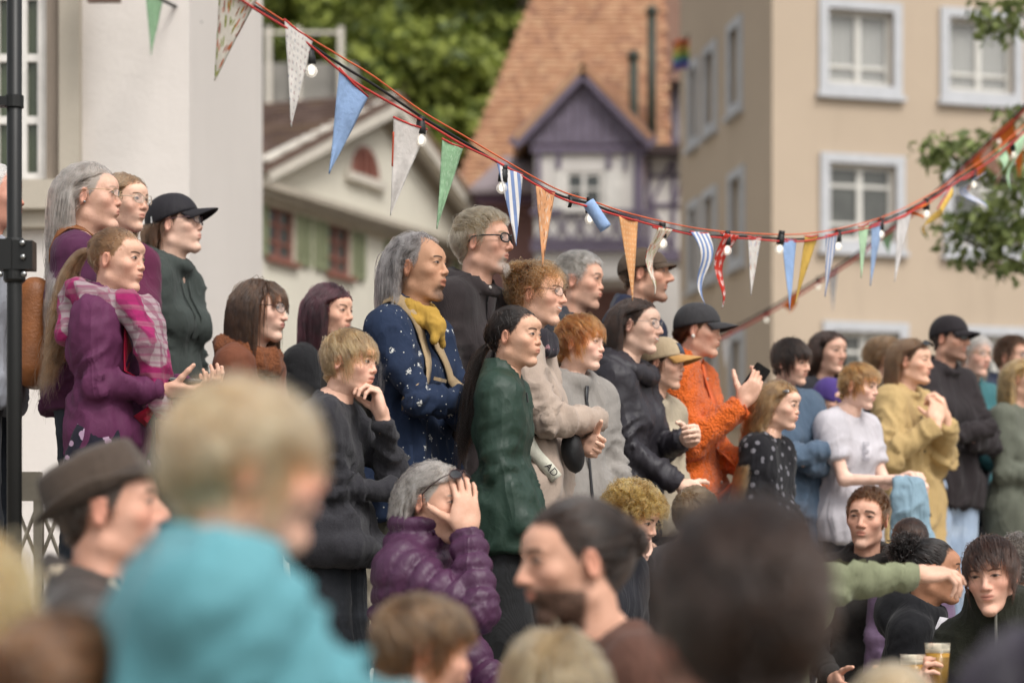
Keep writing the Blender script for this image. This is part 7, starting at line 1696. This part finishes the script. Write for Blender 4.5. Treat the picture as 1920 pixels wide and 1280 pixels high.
flag('yellow pennant beside the tree branch', (1757,392), (1782,350), (1735,441), fm('yellow','#d9b45c'), 1.5)
flag('twisted blue and white pennant by the tree', (1805,338), (1832,322), (1832,392), fm('bstripe','#7f93bd','stripe','#dfdbd8'), 2.5)
flag('pale green pennant, left one of the pair at the right edge', (1880,282), (1899,266), (1868,337), fm('palegreen','#b4d3b0'), 1.0)
flag('pale green pennant, right one of the pair at the right edge', (1897,270), (1918,248), (1893,356), fm('palegreen','#b4d3b0'), 1.0)
# the rolled blue pennant
rl = empty('pennant', tuple(W(1115,400,8.15))); tag(rl, 'light blue pennant rolled into a tube beside a bulb', 'pennant', 'pennants on the bunting'); og = np.array(rl.location)
G = np.zeros((18,8,3)); p0 = np.array(W(1103,379,8.12))-og; p1 = np.array(W(1136,428,8.12))-og; ax = unit(p1-p0); s1 = unit(np.cross(ax,(0,1,0))); s2 = np.cross(ax,s1)
for i in range(18):
    an = 5.6*i/17
    for j in range(8): q = j/7; r_ = .021+.002*i/17; G[i,j] = p0+(p1-p0)*q+(s1*math.cos(an)+s2*math.sin(an))*r_
v_, f_ = shell_grid(G, 18, 8, .0015); mesh_obj('cloth', v_, f_, fm('blue','#98b3da'), rl, True, {'fuv': ('FLOAT_VECTOR', np.ones((len(v_),3)))})
cb = empty('cable_strap', tuple(W(1068,366,8.05))); tag(cb, 'short black strap end dangling from the cables', 'strap'); G = np.zeros((8,2,3))
for i in range(8):
    for j in range(2): G[i,j] = (.004*math.sin(i*.5)+(j-.5)*.012, -.012*math.sin(i*.4), -.006*i)
v_, f_ = shell_grid(G, 8, 2, .002); mesh_obj('strap', v_, f_, BLK, cb)

# bulbs
t = NT('bulb_glass'); b_ = t.bsdf((.9,.87,.82), .08, None, .6); b_.inputs['Alpha'].default_value = .42; b_.inputs['Emission Color'].default_value = (1,.9,.76,1); b_.inputs['Emission Strength'].default_value = .08; BGLASS = t.m
t = NT('led_core'); e_ = t.n('ShaderNodeEmission'); e_.inputs[0].default_value = (1,.9,.74,1); e_.inputs[1].default_value = 1.5; t.l(e_.outputs[0], t.out.inputs[0]); CORE = t.m
SOCK = mat_plain('black_socket', '#1a1a19', .55); BP = {}
def bulb(px, py, label, dfn=depth, lean=0.0, doff=0.0):
    d = dfn(px)+doff; c = W(px, py, d); rt = empty('festoon_bulb', tuple(c)); rt.scale = (.88,.88,.88); rt.rotation_euler = (0, lean, 0); tag(rt, label, 'bulb', 'festoon bulbs')
    if not BP:
        m = MB(); R = .0205; m.lathe([(.012,.030),(.013,.024)]+[(R*math.sin(a), R*math.cos(a)-.0) for a in np.linspace(.62,3.08,14)], (0,0,0), 18); BP['glass'] = mesh_obj('glass', m.v, m.f, BGLASS, None, True)
        m = MB(); m.lathe([(.003,-.012),(.009,-.008),(.010,.008),(.006,.020)], (0,0,0), 10); BP['core'] = mesh_obj('filament', m.v, m.f, CORE, None, True)
        m = MB(); m.lathe([(.013,.022),(.0175,.024),(.0175,.050),(.0155,.054),(.0155,.066),(.010,.070)], (0,0,0), 16); m.box(-.013,.013,-.009,.009,.066,.084); BP['sock'] = mesh_obj('socket', m.v, m.f, SOCK, None, True)
        for k in BP: BP[k].parent = rt
    else:
        for k in BP: q = BP[k].copy(); COL.objects.link(q); q.parent = rt
for px, py, ln, lb in ((584,134,-.1,'festoon bulb beside the dotted white pennant'),(789,264,0,'festoon bulb half behind the crumpled white pennant'),(941,353,.1,'festoon bulb left of the striped pennant over the tall man'),(1106,411,0,'festoon bulb next to the rolled blue pennant'),(1242,457,0,'festoon bulb before the flat cap'),(1363,470,0,'festoon bulb on the red polka pennant'),(1461,468,.15,'festoon bulb left of the blue pennant over the dark-haired boy'),(1571,463,0,'festoon bulb at the lower beige window'),(1651,440,0,'festoon bulb between the small blue and white pennants'),(1737,402,0,'festoon bulb beside the yellow pennant at right'),(1826,347,0,'festoon bulb under the twisted striped pennant'),(1902,291,-.2,'festoon bulb between the pale green pair')): bulb(px, py, lb, depth, ln, .01)

# farther string
d2 = lambda px: float(np.interp(px, [1200,1920,2200],[19,15,13.5]))
S2 = [(1200,672),(1285,655),(1340,632),(1440,580),(1535,522),(1600,480),(1650,440),(1740,372),(1810,305),(1870,248),(1920,200),(2050,60)]
cable('light_cable', 'farther festoon cable rising to the right behind the first', S2, .008, BLK, d2); cable('bunting_tape', 'red tape of the farther bunting', [(x,y+8) for x,y in S2], .008, REDC, d2, -.03)
for px, py, lb in ((1437,600,'blurred festoon bulb on the farther string above the gap in the crowd'),(1339,654,'blurred festoon bulb beside the orange fleece collar'),(1534,538,'blurred festoon bulb on the farther string under the yellow pennant'),(1874,265,'blurred festoon bulb beside the far orange pennant')): bulb(px, py, lb, d2)
flag('far white pennant hanging below the second string', (1552,508), (1573,496), (1562,582), fm('white2','#dcd8d6'), 0, d2)
flag('far red-orange pennant flattened along the second string', (1472,570), (1506,540), (1478,588), fm('orange','#dd7a35'), 1, d2)
flag('far pale pennant blurred before the beige wall', (1352,634), (1372,620), (1360,690), fm('white2','#dcd8d6'), 0, d2)
flag('far green pennant behind the white one', (1652,446), (1676,424), (1666,476), fm('green','#93b892','print','#b4d0b0',None,.8), 0, d2)
flag('bright orange pennant on the far string by the tree', (1867,254), (1906,222), (1916,334), fm('orange','#dd7a35'), 1, d2)
flag('far orange pennant below the tree branch', (1826,302), (1850,280), (1818,372), fm('orange','#dd7a35'), 1.5, d2)
flag('far pink printed pennant by the tree branch', (1846,292), (1868,268), (1868,352), fm('pinkprint','#d9b3a0','print','#b4655a',None,.7), 1.5, d2)
# string running to the pale wall, top left
d3 = lambda px: float(np.interp(px, [100,375],[10.5,13.5]))
cable('light_cable', 'dark cable stretched to the pale wall at top left', [(60,-150),(200,-62),(300,-2),(345,20),(376,42)], .010, BLK, d3, 0, 'cord', 30)
flag('green pennant hanging alone before the pale wall', (272,-18), (305,2), (283,104), fm('green','#93b892','print','#b4d0b0',None,.8), 0, d3)
